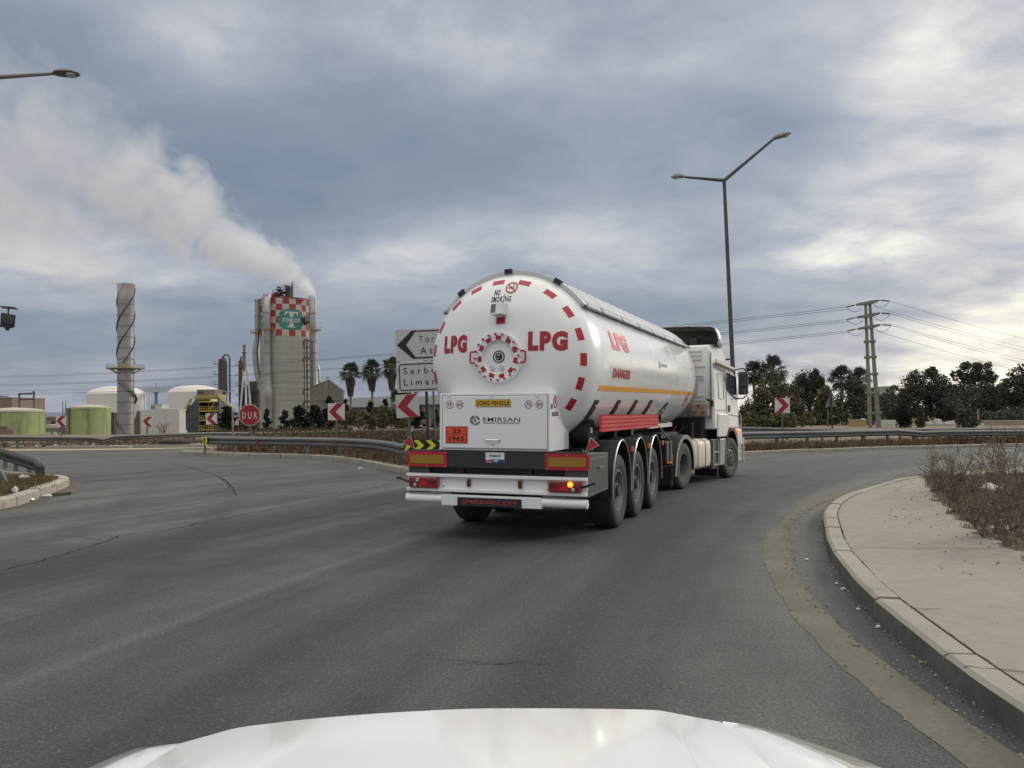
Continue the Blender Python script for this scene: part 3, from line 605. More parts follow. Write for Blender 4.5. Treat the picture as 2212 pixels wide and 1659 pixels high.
# back of a triangular warning sign, right
Y = 52; k = Y/F; c = at(1797, 932, Y); r = thing('warning_sign', (c.x, Y, 0), 'back of a grey triangular warning sign on a dark post, before the trees', 'road sign', lean=LEAN)
mb = MB(); zz = at(1797, 879, Y).z; mb.prism([(-13*k, 0, zz), (14*k, 0, zz), (.5*k, 0, zz+30*k)], (0, .012, 0)); mb.build('panel', mat('sign_back_grey', (.17, .17, .165), .5, .3), r, smooth=0)
mb = MB(); mb.cyl((.5*k, -.06, -.02), (.5*k, -.06, zz+34*k), .05, n=8); mb.build('post', POLED, r)
mb = MB(); mb.box(-.1, .16, -.2, .1, zz+35*k, zz+36.5*k); mb.build('cap', PGREY, r, smooth=0)

# ---------------------------------------------------------------- street lamps and flashing light
def lamp_head(parent, M, sz=.62):
    mb = MB(M); mb.rings([[Vector((x*sz, y*w*sz, z*h*sz+dz*sz)) for y, z in ((-.5, 0), (-.42, .6), (-.15, 1), (.15, 1), (.42, .6), (.5, 0), (.3, -.25), (-.3, -.25))] for x, w, h, dz in ((0, .12, .08, 0), (.08, .3, .14, .0), (.35, .42, .2, .0), (.75, .40, .17, 0), (1.0, .16, .06, 0))])
    o = mb.build('lamp_head', mat('lamp_grey', (.14, .145, .145), .5, .2, var=.1), parent, smooth=40)
    mb = MB(M); mb.ball((.68*sz, 0, -.045*sz), .2*sz, 1, .75, .42, 10, 5); mb.build('diffuser', mat('lamp_cover', (.45, .46, .44), .25, var=.1), o)
    return o
Y = 33.4; c = gnd(1590.5, 975); r = thing('street_lamp', at_z(1590.5, Y, 0), 'tall grey street lamp with two arms standing behind the white cab', 'street lamp', 'street lamps', lean=R(2.1))
H = 11.15; mb = MB(); mb.cyl((0, 0, -.1), (0, 0, H), .105, .07, n=8); mb.build('pole', POLE, r)
mb = MB(); a = Vector((0, 0, H-.05)); b = Matrix.Rotation(R(2.1), 3, 'Y') @ (at(1479, 382.5, Y-.9)-Vector(r.location)); mb.tube([a, b], [.075, .045], 8); mb.build('arm', POLE, r)
M_ = Matrix.Translation(b) @ Vector((-1.52, -.9, -.22)).to_track_quat('X', 'Z').to_matrix().to_4x4(); lamp_head(r, M_, .68)
mb = MB(); b = Vector((2.0, -.2, H+1.50)); mb.tube([a, b], [.075, .05], 8); mb.build('arm', POLE, r)
M_ = Matrix.Translation(b) @ Vector((2.0, -.2, .55)).to_track_quat('X', 'Z').to_matrix().to_4x4(); lamp_head(r, M_, .74)
Y = 21; r = thing('street_lamp', at_z(-190, Y, 0), 'street lamp whose single arm and head reach into the top left of the view', 'street lamp', 'street lamps', lean=R(.4))
b = at(121, 161, Y)-Vector(r.location); a = Vector((0, 0, at(-190, 178, Y).z))
mb = MB(); mb.cyl((0, 0, 0), a+Vector((0, 0, .06)), .1, .07, n=8); mb.build('pole', POLE, r)
mb = MB(); mb.tube([a, b], [.09, .04], 8); mb.build('arm', mat('arm_grey', (.22, .205, .19), .6, .2), r)
lamp_head(r, Matrix.Translation(b) @ Matrix.Rotation(R(2), 4, 'Y') @ Matrix.Rotation(R(-16), 4, 'X'), .68)
Y = 19.5; k = Y/F; r = thing('flashing_light', at_z(-32, Y, .165), 'dark round signal light under a small solar panel at the left edge', 'signal light')
c = at(17.5, 690, Y)-Vector(r.location); r.rotation_euler.z = R(30); c = Matrix.Rotation(R(-30), 3, 'Z') @ c
mb = MB(); mb.cyl((0, 0, -.1), (0, 0, c.z+.35), .045, n=10); mb.build('pole', POLED, r)
mb = MB(); mb.tube([(0, 0, c.z-.14), (c.x-.05, c.y+.05, c.z-.17)], .02, 6); mb.build('bracket', POLED, r); mb = MB(); mb.tube([(c.x, c.y+.05, c.z+.13), (c.x, c.y+.02, c.z+.29)], .02, 6); mb.build('panel_stalk', POLED, r)
mb = MB(); w = 14.5*k; mb.prism([c+Vector(p) for p in ((-w, 0, -.14), (-w*.93, 0, .13), (-w*.6, 0, .15), (w*.95, 0, .11), (w*.85, 0, -.17), (.03, 0, -.21), (.02, 0, -.26), (-.05, 0, -.26), (-.06, 0, -.21))], (0, .1, 0)); hsg = mb.build('housing', BLACK, r, smooth=30)
mb = MB(); mb.ball(c+Vector((-.01, -.004, 0)), .135, 1, .12, 1, 18, 8); mb.build('lens', mat('smoked_lens', (.05, .052, .05), .3, var=.1), hsg)
mb = MB(); mb.hexa([c+Vector(p) for p in ((-.17, -.14, .285), (.14, -.14, .275), (.20, .16, .255), (-.11, .16, .265))], [c+Vector(p) for p in ((-.17, -.14, .30), (.14, -.14, .29), (.20, .16, .27), (-.11, .16, .28))]); mb.build('solar_panel', mat('solar_cell', (.02, .024, .035), .2, var=.1), r, smooth=0)
# ---------------------------------------------------------------- the plant
def place(name, u, v, Y, label, cat, group=None, lean=LEAN*.6):
    """root at ground below photo column u, depth Y; returns root, metres per photo unit, and a map from photo units to local x, z"""
    b = base(u, Y); r = thing(name, b, label, cat, group, lean=lean); k = Y/F
    def q(uu, vv, y=0): p = at(uu, vv, Y+y); return Vector((p.x-b.x, y, p.z-b.z))
    return r, k, q
# chimney
r, k, q = place('chimney', 272, 937, 260, 'tall steel chimney wrapped in spiral strakes with a round platform', 'chimney')
H = q(272, 613.5).z; rad = 16.9*k
mb = MB(); mb.lathe([(rad, -1), (rad, H*.62), (rad*1.02, H-.9), (rad*1.10, H-.3), (rad*1.10, H), (rad*.9, H), (rad*.9, H-1)], n=40); mb.build('stack', STACK, r)
mb = MB()
for i in range(13):
    z = H-3.2-i*3.42
    if z > 1: mb.lathe([(rad*1.01, z-.10), (rad*1.05, z-.10), (rad*1.05, z+.10), (rad*1.01, z+.10)], n=40, caps=False)
mb.build('band', mat('band_grey', (.13, .13, .13), .6), r)
zp = q(272, 796).z
for j in range(3):
    mb = MB(); pts = []
    for i in range(61):
        t = i/60; z = zp+1.5+(H-zp-1.5)*t; a = j*2*pi/3+t*2*pi*1.05+.6; pts.append((rad*1.06*cos(a), rad*1.06*sin(a), z))
    mb.tube(pts, .20, 5); mb.build('strake', mat('strake_dark', (.06, .06, .058), .6), r)
mb = MB(); mb.lathe([(rad, zp-.15), (38.5*k, zp-.15), (38.5*k, zp+.12), (rad, zp+.12)], n=32, caps=False)
for i in range(12):
    a = i*pi/6; mb.bar((rad*cos(a), rad*sin(a), zp-5.2*k*2.2), (36*k*cos(a), 36*k*sin(a), zp-.1), .22) if i % 2 == 0 else 0
pf = mb.build('platform', YDULL, r, smooth=30)
mb = MB()
for i in range(24):
    a = i*pi/12; mb.bar((38*k*cos(a), 38*k*sin(a), zp), (38*k*cos(a), 38*k*sin(a), zp+1.1), .07)
for z in (.55, 1.1): mb.lathe([(38*k, zp+z-.04), (38*k, zp+z+.04)], n=32, caps=False)
mb.build('railing', YDULL, pf, smooth=0)
mb = MB(); pts = []
for i in range(50):
    t = i/49; a = -1.2-t*2*pi*1.1; z = 1+t*(q(272, 828).z-1); pts.append((rad*1.22*cos(a), rad*1.22*sin(a), z))
for a, b in zip(pts, pts[1:]):
    mb.bar(a, b, .75, .12); mb.bar(Vector(a)*1+Vector((0, 0, 1)), Vector(b)+Vector((0, 0, 1)), .06); mb.bar(a, Vector(a)+Vector((0, 0, 1)), .05)
mb.build('spiral_stair', mat('stair_grey', (.10, .10, .095), .7), r, smooth=0)
# white storage tanks
for u, hw, ap, sh, lab in ((252.5, 58, 834, 852.5, 'white domed storage tank directly behind the spiral chimney'), (419.5, 53, 831.5, 849, 'white domed storage tank behind the yellow stair tower')):
    r, k, q = place('storage_tank', u, 930, 400, lab, 'storage tank', 'white domed tanks'); z1 = q(u, sh).z; z2 = q(u, ap).z; rr = hw*k
    mb = MB(); mb.lathe([(rr, -1), (rr, z1)], n=56, caps=False)
    for i in range(6): mb.lathe([(rr*1.002, z1*(i+1)/7-.08), (rr*1.004, z1*(i+1)/7), (rr*1.002, z1*(i+1)/7+.08)], n=56, caps=False)
    mb.build('shell', TANKW, r)
    mb = MB(); mb.lathe([(rr*1.01*cos(t), z1+(z2-z1)*sin(t)) for t in [i*pi/2/8 for i in range(9)]], n=56, caps=False); mb.build('dome', mat('dome_white', (.74, .72, .67), .55, var=.03), r)
r, k, q = place('pipe_bridge', 338, 930, 404, 'thin white lattice walkway bridging the two domed tanks on one post', 'pipe bridge')
mb = MB()
for v in (837.5, 846.5):
    for y in (-1.2, 1.2): mb.bar(q(299, v, y), q(378, v, y), .45)
for i in range(17):
    u = 299+i*79/16; mb.bar(q(u, 837.5, -1.2), q(u, 846.5, -1.2), .2)
    if i < 16: mb.bar(q(u, 846.5, -1.2), q(u+79/16, 837.5, -1.2), .2)
mb.build('lattice', mat('bridge_grey', (.42, .44, .46), .6), r, smooth=0)
mb = MB(); mb.bar(q(338.6, 880), q(338.6, 846), 1.2); mb.bar(q(333, 847.5), q(344, 847.5), .8); mb.bar(q(338.6, 936), q(338.6, 880), 1.2); mb.bar(q(338.5, 837), q(338.5, 826), .25); mb.build('post', mat('post_bluegrey', (.16, .20, .25), .6), r, smooth=0)
# green tanks
for u, hw, tv, Y, lab, g in ((30, 60, 888.5, 96, 'stained green tank furthest left, behind a low brown brick wall', None), (195.5, 40.5, 881, 112, 'stained green tank between the chevron sign and the chimney', None)):
    r, k, q = place('green_tank', u, 936, Y, lab, 'storage tank', 'stained green tanks'); z1 = q(u, tv).z; rr = hw*k
    mb = MB(); mb.lathe([(rr, -.6), (rr, z1)], n=48, caps=False); mb.build('shell', TANKG, r)
    mb = MB(); mb.lathe([(rr*1.02, z1-.12), (rr*1.02, z1+.1), (rr*.6, z1+.32), (.1, z1+.45)], n=48); mb.build('roof', TANKR, r)
    mb = MB(); a = -2.35
    x, y = rr*1.06*cos(a), rr*1.06*sin(a)
    mb.box(x-.35, x+.1, y-.2, y+.1, 0, z1); mb.build('drain_channel', mat('stained_channel', (.20, .19, .13), .9, var=.3, vs=.4), r, smooth=0)
    mb = MB(); x -= .6
    for dx in (-.2, .2): mb.bar((x+dx, y, 0), (x+dx, y, z1+.9), .07)
    for i in range(12): mb.bar((x-.2, y, .3+i*z1/12), (x+.2, y, .3+i*z1/12), .05)
    mb.build('ladder', PGREY, r, smooth=0)
r, k, q = place('cream_tank', 115, 940, 118, 'low cream tank standing between the two green tanks', 'storage tank')
mb = MB(); mb.lathe([(13.5*k, -.5), (13.5*k, q(200, 918).z), (.1, q(200, 916.5).z)], n=28); mb.build('shell', mat('cream_shell', (.44, .42, .31), .7, var=.12, vs=.3), r)
# left brick buildings and pipe frame
r, k, q = place('brick_building', 20, 936, 128, 'brown block building with a flat roof rising behind the left green tank', 'building')
mb = MB(); mb.box(q(-60, 0).x, q(44.5, 0).x, 0, 9, -.5, q(0, 860).z); mb.build('wall', BRICK, r, smooth=0)
mb = MB(); mb.box(q(-60, 0).x, q(45, 0).x-.0, -.1, 9.2, q(0, 860).z, q(0, 858.5).z); mb.build('roof', mat('roof_edge', (.17, .13, .11), .9), r, smooth=0)
mb = MB(); mb.box(q(-60, 0).x, q(12, 0).x, 1, 3, q(0, 856.5).z, q(0, 854).z); mb.build('canopy', PGREY, r, smooth=0)
r, k, q = place('pipe_gantry', 60, 936, 124, 'rectangular frame of thick brown pipes above the left green tank', 'pipe gantry')
mb = MB(); w = 4.2*k
for u, t, b_ in ((43, 850, 940), (74.5, 846, 940)): mb.tube([q(u, b_), q(u, t)], w*.5, 8)
mb.tube([q(41, 850.5), q(77, 850)], w*.5, 8); mb.tube([q(43, 862.5), q(74, 862)], w*.4, 8); mb.tube([q(73, 850), q(73, 845), q(74.5, 844)], w*.25, 6); mb.build('pipes', RUSTP, r)
r, k, q = place('brick_wall', 20, 940, 84, 'low stepped brown brick wall in front of the left green tank', 'wall')
mb = MB(); mb.box(q(-60, 0).x, q(34, 0).x, 0, .4, -.5, q(0, 922.5).z); mb.box(q(34, 0).x, q(47, 0).x, 0.02, .38, -.5, q(0, 928).z); mb.box(q(-60, 0).x, q(36, 0).x, -.1, .5, q(0, 922.5).z, q(0, 920.5).z); mb.build('wall', BRICK, r, smooth=0)
r, k, q = place('brick_building', 242, 936, 285, 'dark red-brown shed between the right green tank and the chimney', 'building')
mb = MB(); mb.box(q(232, 0).x, q(262, 0).x, 0, 8, -.5, q(0, 893).z); mb.build('wall', mat('maroon_wall', (.095, .06, .058), .85, var=.2, vs=.3), r, smooth=0)
mb = MB(); mb.box(q(231, 0).x, q(263, 0).x, -.3, 8.3, q(0, 893).z, q(0, 890.5).z); mb.build('roof', BROWN, r, smooth=0)
r, k, q = place('low_building', 120, 936, 330, 'long low pinkish building far off between the green tanks', 'building')
mb = MB(); mb.box(q(80, 0).x, q(155, 0).x, 0, 14, -1, q(0, 903).z); mb.build('wall', mat('pinkish_wall', (.30, .24, .22), .85), r, smooth=0)
mb = MB(); mb.box(q(80, 0).x, q(155, 0).x, -.6, 14.6, q(0, 903).z, q(0, 899.5).z); mb.build('roof', mat('dusty_roof', (.27, .22, .19), .85), r, smooth=0)
mb = MB()
for a, b in ((86, 110), (127, 150)): mb.box(q(a, 0).x, q(b, 0).x, -.05, .2, q(0, 916).z, q(0, 910).z)
mb.build('window', mat('dark_opening', (.06, .058, .055), .7), r, smooth=0)
r, k, q = place('pipe_rack', 120, 936, 112, 'low rack of grey pipes between the two green tanks', 'pipe rack')
mb = MB()
for u in (96, 112, 126, 138, 150): mb.bar(q(u, 940), q(u, 925), .2)
for v in (925, 930): mb.tube([q(92, v), q(152, v)], .16, 8)
mb.tube([q(92, 928), q(95, 920), q(93, 909), q(90.5, 908)], .25, 8); mb.build('pipes', mat('rack_grey', (.20, .20, .205), .6), r)
# plain white building
r, k, q = place('white_building', 348, 940, 200, 'plain white windowless gabled building right of the chimney', 'building')
mb = MB(); y1 = 4
mb.prism([q(303.5, 941), q(387.5, 941), q(387.5, 886), q(341, 883.2), q(303.5, 889)], (0, y1, 0)); mb.build('wall', WALLW, r, smooth=0)
mb = MB(); mb.prism([q(302, 889), q(302, 887.6), q(341, 881.8), q(388.5, 884.6), q(388.5, 886), q(341, 883.2)], (0, y1+.3, 0)); mb.build('roof', mat('pale_roof', (.52, .51, .48), .8), r, smooth=0)
mb = MB(); mb.box(q(331, 0).x, q(356, 0).x, 2, 6, q(0, 885).z, q(0, 873.5).z); mb.box(q(329, 0).x, q(357, 0).x, 1.8, 6.2, q(0, 873.5).z, q(0, 872.3).z); cb_ = mb.build('roof_cabin', WALLW, r, smooth=0)
mb = MB(); mb.box(q(331.8, 0).x, q(341, 0).x, 1.93, 2.1, q(0, 882.5).z, q(0, 877.3).z); mb.build('window', mat('louvre', (.17, .165, .15), .7), cb_, smooth=0)
r, k, q = place('grey_shed', 298, 940, 268, 'small dark grey shed squeezed between chimney and white building', 'building')
mb = MB(); mb.prism([q(283, 941), q(304, 941), q(304, 889), q(296.5, 889), q(292, 903), q(283, 911)], (0, 6, 0)); mb.build('wall', mat('weathered_grey', (.16, .155, .145), .8, var=.2, vs=.3), r, smooth=0)
mb = MB(); mb.prism([q(295.8, 889), q(304.4, 889), q(304.4, 887.7), q(295.8, 887.7)], (0, 6.2, 0)); mb.build('roof', PGREY, r, smooth=0)
# boiler house with yellow stair tower
r, k, q = place('boiler_tower', 430, 938, 212, 'blue-grey boiler casing with a yellow railed stair tower', 'industrial tower')
B4 = lambda a, b, y=0: q(276.5+.125*a, 817.9+.125*b, y)
mb = MB(); mb.prism([B4(*p) for p in ((985, 575), (1060, 500), (1110, 440), (1190, 345), (1235, 345), (1238, 935), (1130, 930), (985, 790))], (0, 7, 0))
cas = mb.build('casing', BLUEG, r, smooth=0)
mb = MB()
for a in (1030, 1080, 1130, 1185): mb.box(B4(a-2, 0).x, B4(a+2, 0).x, -.06, .01, B4(0, 925-(0 if a > 1120 else 120)).z, B4(0, max(360, 1500-a)).z-1)
mb.box(B4(988, 0).x, B4(1236, 0).x, -.1, .02, B4(0, 702).z, B4(0, 692).z); mb.build('ribs', mat('rib_dark', (.04, .05, .06), .6), cas, smooth=0)
mb = MB()
for a in (1245, 1405, 1565):
    for y in (.3, 6.5): mb = MB(); mb.bar(B4(a, 935, y), B4(a, 345, y), .35); mb.build('frame_post', mat('frame_dark', (.05, .06, .065), .6), r, smooth=0)
mb = MB(); mb.box(B4(1245, 0).x, B4(1565, 0).x, 5.5, 6.3, B4(0, 935).z, B4(0, 400).z); mb.build('back_wall', mat('frame_dark', (.05, .06, .065), .6), r, smooth=0)
for b in (402, 562, 722, 888):
    mb = MB(); mb.box(B4(1240, 0).x, B4(1572, 0).x, -.1, 6.8, B4(0, b+7).z, B4(0, b-8).z); d = mb.build('deck', YSTEEL, r, smooth=0)
    mb = MB(); z = B4(0, b-8).z
    for zz in (.55, 1.05): mb.bar((B4(1242, 0).x, -.05, z+zz), (B4(1570, 0).x, -.05, z+zz), .07)
    for i in range(9): a = 1242+i*41; mb.bar((B4(a, 0).x, -.05, z), (B4(a, 0).x, -.05, z+1.05), .07)
    if b > 402:
        x0, x1 = B4(1380, 0).x, B4(1470, 0).x
        mb.hexa([(x0, 1, z), (x0+.4, 1, z), (x0+.4, 2, z), (x0, 2, z)], [(x1, 1, z+2.1), (x1+.4, 1, z+2.1), (x1+.4, 2, z+2.1), (x1, 2, z+2.1)])
    mb.build('railing', YSTEEL, d, smooth=0)
mb = MB(); mb.prism([B4(*p) for p in ((1140, 345), (1575, 345), (1560, 275), (1180, 285), (1150, 320))], (0, 7, 0)); mb.build('top_gallery', YDULL, r, smooth=0)
mb = MB(); mb.box(B4(1165, 0).x, B4(1478, 0).x, 1.5, 7, B4(0, 290).z, B4(0, 185).z); hb = mb.build('head_house', BROWN, r, smooth=0)
mb = MB()
for a in (1175, 1212, 1252): mb.box(B4(a, 0).x, B4(a+28, 0).x, 1.4, 1.6, B4(0, 262).z, B4(0, 215).z)
mb.build('window', mat('dark_opening', (.06, .058, .055), .7), hb, smooth=0)
mb = MB(); mb.box(B4(995, 0).x, B4(1150, 0).x, 7.2, 12, B4(0, 935).z, B4(0, 298).z); mb.box(B4(828, 0).x, B4(993, 0).x, 8, 12, B4(0, 940).z, B4(0, 445).z); sh = mb.build('side_block', BROWN, r, smooth=0)
mb = MB(); mb.box(B4(1050, 0).x, B4(1075, 0).x, 7.1, 7.3, B4(0, 420).z, B4(0, 335).z); mb.box(B4(850, 0).x, B4(890, 0).x, 7.9, 8.1, B4(0, 535).z, B4(0, 465).z); mb.box(B4(930, 0).x, B4(990, 0).x, 7.9, 8.1, B4(0, 520).z, B4(0, 470).z)
mb.build('window', mat('dark_opening', (.06, .058, .055), .7), sh, smooth=0)
mb = MB(); mb.prism([B4(*p) for p in ((1570, 310), (1790, 515), (1790, 540), (1570, 335))], (0, 1.4, 0)); mb.build('sloping_stair', YDULL, r, smooth=0); mb = MB(); mb.bar(B4(1570, 280), B4(1790, 490), .12); mb.build('stair_rail', YDULL, r, smooth=0); mb = MB(); mb.bar(B4(1100, 345, -.3), B4(990, 560, -.3), .5); mb.build('yellow_edge', YDULL, r, smooth=0)
mb = MB(); mb.prism([B4(*p) for p in ((1580, 350), (1590, 940), (1760, 940), (1760, 520))], (0, 5, 0)); mb.build('grille', BLUEL, r, smooth=0)
mb = MB(); mb.tube([B4(945, 935), B4(945, 560)], .5, 8); mb.tube([B4(975, 800), B4(1060, 880), B4(1110, 935)], .45, 8); mb.build('pipes', STEEL, r)
# process columns and steel vent stack
def column(u0, u1, top, Y, lab):
    r, k, q = place('process_column', (u0+u1)/2, 930, Y, lab, 'process column', 'dark process columns'); H = q(0, top).z; rr = (u1-u0)/2*k
    mb = MB(); mb.lathe([(rr, -1), (rr, H-2.5), (rr*.75, H-1), (rr*.3, H-.4), (.1, H-.3)], n=20); mb.build('vessel', STEEL, r)
    mb = MB(); mb.tube([(rr*.1, -.4, H-.6), (rr*.4, -.4, H+.5), (rr*1.2, -.4, H+.6), (rr*1.6, -.4, H-.8), (rr*1.65, -.4, -.5)], .35, 7); mb.tube([(-rr*.5, -rr, H-1), (-rr*.5, -rr, 0)], .25, 6); mb.build('riser_pipe', RUSTP, r)
    for i in range(6):
        mb = MB(); z = H*(.25+i*.13); mb.box(-rr*1.9, -rr*.7, -rr, rr*.6, z, z+.15)
        for y in (-rr, rr*.6): mb.bar((-rr*1.9, y, z), (-rr*1.9, y, z+1.1), .08)
        mb.bar((-rr*1.9, -rr, z+1.1), (-rr*1.9, rr*.6, z+1.1), .08); mb.bar((-rr*1.9, -rr, z+1.1), (-rr*.9, -rr, z+1.1), .08); mb.build('gallery', PGREY, r, smooth=0)
    return r
column(472.5, 492, 770, 300, 'dark rusty process column standing alone behind the yellow stair tower')
column(516.5, 526, 774, 318, 'slim dark process column just left of the white-legged vent stack')
r, k, q = place('vent_stack', 531, 930, 300, 'brown vent stack on flared white legs left of the concrete tower', 'vent stack')
mb = MB(); S = lambda a, b, y=0: q(437.8+.243*a, 587.5+.243*b, y)
c0 = S(388, 0).x
prof = [(17, 885), (15, 810), (14, 722), (12, 718), (11, 668), (15, 655), (16, 648)]
mb.lathe([(a*.243*k, S(0, b).z) for a, b in prof], (c0, 0, 0), n=16); mb.build('stack', mat('brick_red_stack', (.19, .135, .12), .75, var=.15, vs=.2), r)
mb = MB(); mb.lathe([(22*.243*k, S(0, 722).z), (23*.243*k, S(0, 718).z), (22*.243*k, S(0, 716).z)], (c0, 0, 0), n=16); mb.build('collar', STEEL, r)
for (a, b), (c_, d), yy in (((372, 885), (338, 1240), -1.5), ((412, 885), (428, 1240), -1.5), ((376, 885), (352, 1240), 2), ((408, 885), (418, 1240), 2)):
    mb = MB(); mb.bar(S(a, b, yy), S(c_, d, yy), .55); mb.build('leg', mat('leg_white', (.52, .51, .49), .6), r, smooth=0)
mb = MB(); mb.bar(S(352, 1010), S(425, 1010), .6); mb.bar(S(366, 885), S(416, 885), 1.2); mb.build('brace', mat('leg_white', (.52, .51, .49), .6), r, smooth=0)
r, k, q = place('reactor_block', 548, 930, 300, 'dark block of tanks and arched pipes beside the vent stack', 'process unit')
S = lambda a, b, y=0: q(437.8+.243*a, 587.5+.243*b, y)
mb = MB()
for a, w, t in ((350, 26, 985), (432, 36, 1010), (476, 38, 1045)): mb.lathe([(w*.243*k, -1), (w*.243*k, S(0, t).z), (w*.12*k, S(0, t-14).z)], (S(a, 0).x, 2, 0), n=16)
mb.build('vessels', mat('dark_green_vessel', (.035, .042, .038), .6, var=.3, vs=.3), r)
mb = MB()
for a in (420, 440, 458, 472): mb.tube([S(a, 1020, -1), S(a, 985, -1), S(a+7, 975, -1), S(a+14, 985, -1), S(a+14, 1060, -1)], .4, 6)
mb.build('arched_pipes', STEEL, r)
# concrete tower
Y = 370; r, k, q = place('prilling_tower', 615, 903, Y, 'huge round concrete tower with a red and white chequered band and teal logo', 'tower', lean=0)
S = lambda a, b, y=0: q(437.8+.243*a, 587.5+.243*b, y)
cxm = S(733, 1100).x; rt = 52.5*k; zt = S(727, 255).z; zb = S(727, 585).z
def cyl_pt(th, z, rr): return (cxm+rr*sin(th), -rr*cos(th), z)
mb = MB(); mb.lathe([(rt, -1), (rt, zb)], (cxm, 0, 0), n=64, caps=False); mb.build('shaft', CONCL, r)
nseg = 24; row = (zt-zb)/6
for k_, nm, mm in ((0, 'red_check', CHECKR), (1, 'white_check', CHECKW)):
    mb = MB()
    for i in range(nseg):
        for j in range(6):
            if (i+j) % 2 == k_:
                for s in range(3):
                    a0, a1 = [(-.13+2*pi*(i+(s+e)/3)/nseg) for e in (0, 1)]
                    mb.quad(cyl_pt(a0, zb+j*row, rt*1.004), cyl_pt(a1, zb+j*row, rt*1.004), cyl_pt(a1, zb+(j+1)*row, rt*1.004), cyl_pt(a0, zb+(j+1)*row, rt*1.004))
    mb.build(nm, mm, r, smooth=60)
mb = MB()
for i in range(1, 17): z = zb*i/17; mb.lathe([(rt*1.001, z-.06), (rt*1.004, z), (rt*1.001, z+.06)], (cxm, 0, 0), n=64, caps=False)
mb.build('casting_joint', mat('joint_grime', (.20, .19, .165), .9, var=.4, vs=.3), r, smooth=60)
for a_, w_ in ((648, .5), (668, .22), (905, .3), (930, .55), (958, .3)):
    mb = MB(); p0, p1 = S(a_, 590, -rt*(.97 if 680 < a_ < 900 else .86)), S(a_+3, 1330, -rt*(.97 if 680 < a_ < 900 else .86)); p0.y -= .6; p1.y -= .6; mb.tube([p0, p1], w_, 7)
    for i in range(14): c_ = p0.lerp(p1, (i+.5)/14); mb.box(c_.x-w_*1.8, c_.x+w_*1.8, c_.y-w_, c_.y+.5, c_.z-.25, c_.z+.25)
    mb.build('conduit', mat('conduit_dark', (.15, .14, .125), .7, var=.3, vs=.3), r, smooth=35)
mb = MB(); mb.lathe([(rt*1.008, zt-.2), (rt*1.008, zt+.3), (rt*.2, zt+1.2)], (cxm, 0, 0), n=64); mb.build('roof', mat('tower_roof', (.22, .06, .06), .8), r)
lc = S(784, 420, -rt*.97); th0 = math.asin((lc.x-cxm)/rt)
def onT(th_c, zc_, rr): return lambda a, b: Vector(cyl_pt(th_c+a/rt, zc_+b, rr))
hw, hh = 104*.243*k*1.03, 88*.243*k
for th_c in (th0, th0-1.62):
    fn = onT(th_c, lc.z, rt*1.010); mb = MB(); N = 48; cpt = fn(0, 0)
    sq = lambda t: (hw*math.copysign(abs(cos(t))**.55, cos(t)), hh*math.copysign(abs(sin(t))**.62, sin(t)))
    for i in range(N):
        for s in range(6):
            a, b = sq(2*pi*i/N), sq(2*pi*(i+1)/N); f0, f1 = s/6, (s+1)/6
            mb.quad(fn(a[0]*f0, a[1]*f0), fn(a[0]*f1, a[1]*f1), fn(b[0]*f1, b[1]*f1), fn(b[0]*f0, b[1]*f0))
    lg = mb.build('logo_shield', TEAL, r, smooth=60)
    fn = onT(th_c, lc.z, rt*1.015); u_ = .243*k; mb = MB(); G = lambda a, b: fn((a-784)*u_, (420-b)*u_)
    def strip(L_):
        for (a, b, c_), (d, e, f_) in zip(L_, L_[1:]): mb.quad(G(a, b), G(a, c_), G(d, f_), G(d, e))
    strip([(727, 352, 400), (731, 352, 385), (738, 352, 375), (748, 352, 367), (757, 352, 364), (766, 352, 364), (768, 352, 400), (800, 352, 400), (802, 352, 364), (812, 352, 365), (822, 352, 368), (832, 352, 377), (838, 352, 388), (841, 352, 400)])
    strip([(748, 484, 489), (758, 479, 489), (765, 470, 489), (769, 448, 489), (797, 448, 489), (801, 470, 489), (808, 480, 489), (825, 484, 489)])
    letters('TOROS', 160*u_, 36*u_, lambda a, b: fn(a-1*u_, b-8*u_), None, .035, cut=1.2, mb=mb); mb.build('logo_lettering', mat('logo_white', (.56, .55, .52), .6), lg, smooth=0)
def duct(lab, pts, seg, plat, top_r):
    mb = MB(); mb.tube([p for p, _ in pts], [x for _, x in pts], 14); o = mb.build(lab, DUCT, r, smooth=50)
    mb = MB()
    for i in range(len(pts)-1):
        (a, ra), (b, rb) = pts[i], pts[i+1]; a, b = Vector(a), Vector(b)
        for t in [j/max(1, int((a-b).length/4.5)) for j in range(1, max(1, int((a-b).length/4.5)))]:
            c_ = a.lerp(b, t); d = (b-a).normalized(); rr = ra+(rb-ra)*t; mb.cyl(c_-d*.15, c_+d*.15, rr*1.05, n=14)
    if mb.v: mb.build('duct_band', mat('band_dark', (.10, .098, .092), .7), o)
    p, rr = plat; mb = MB(); p = Vector(p); mb.cyl(p, p+Vector((0, 0, .3)), rr, n=14)
    for i in range(14):
        a, b = [(p.x+rr*cos(2*pi*e/14), p.y+rr*sin(2*pi*e/14)) for e in (i, i+1)]; mb.bar((*a, p.z+.3), (*a, p.z+1.4), .09); mb.bar((*a, p.z+1.4), (*b, p.z+1.4), .09)
    mb.build('duct_platform', YDULL, o, smooth=0)
u_ = .243*k
P_ = lambda a, b, y: tuple(S(a, b, y))
duct('exhaust_duct', [(P_(487, 243, -4), 28*u_), (P_(488, 262, -4), 28*u_), (P_(488, 262.5, -4), 24*u_), (P_(488, 530, -4), 25*u_), (P_(486, 550, -4), 21*u_), (P_(484, 600, -4), 21*u_), (P_(466, 700, -4), 24*u_), (P_(472, 800, -4), 26*u_), (P_(488, 920, -4), 26*u_), (P_(530, 1040, -4), 28*u_), (P_(556, 1110, -4), 26*u_)], 0, (P_(478, 545, -4), 54*u_), 0)
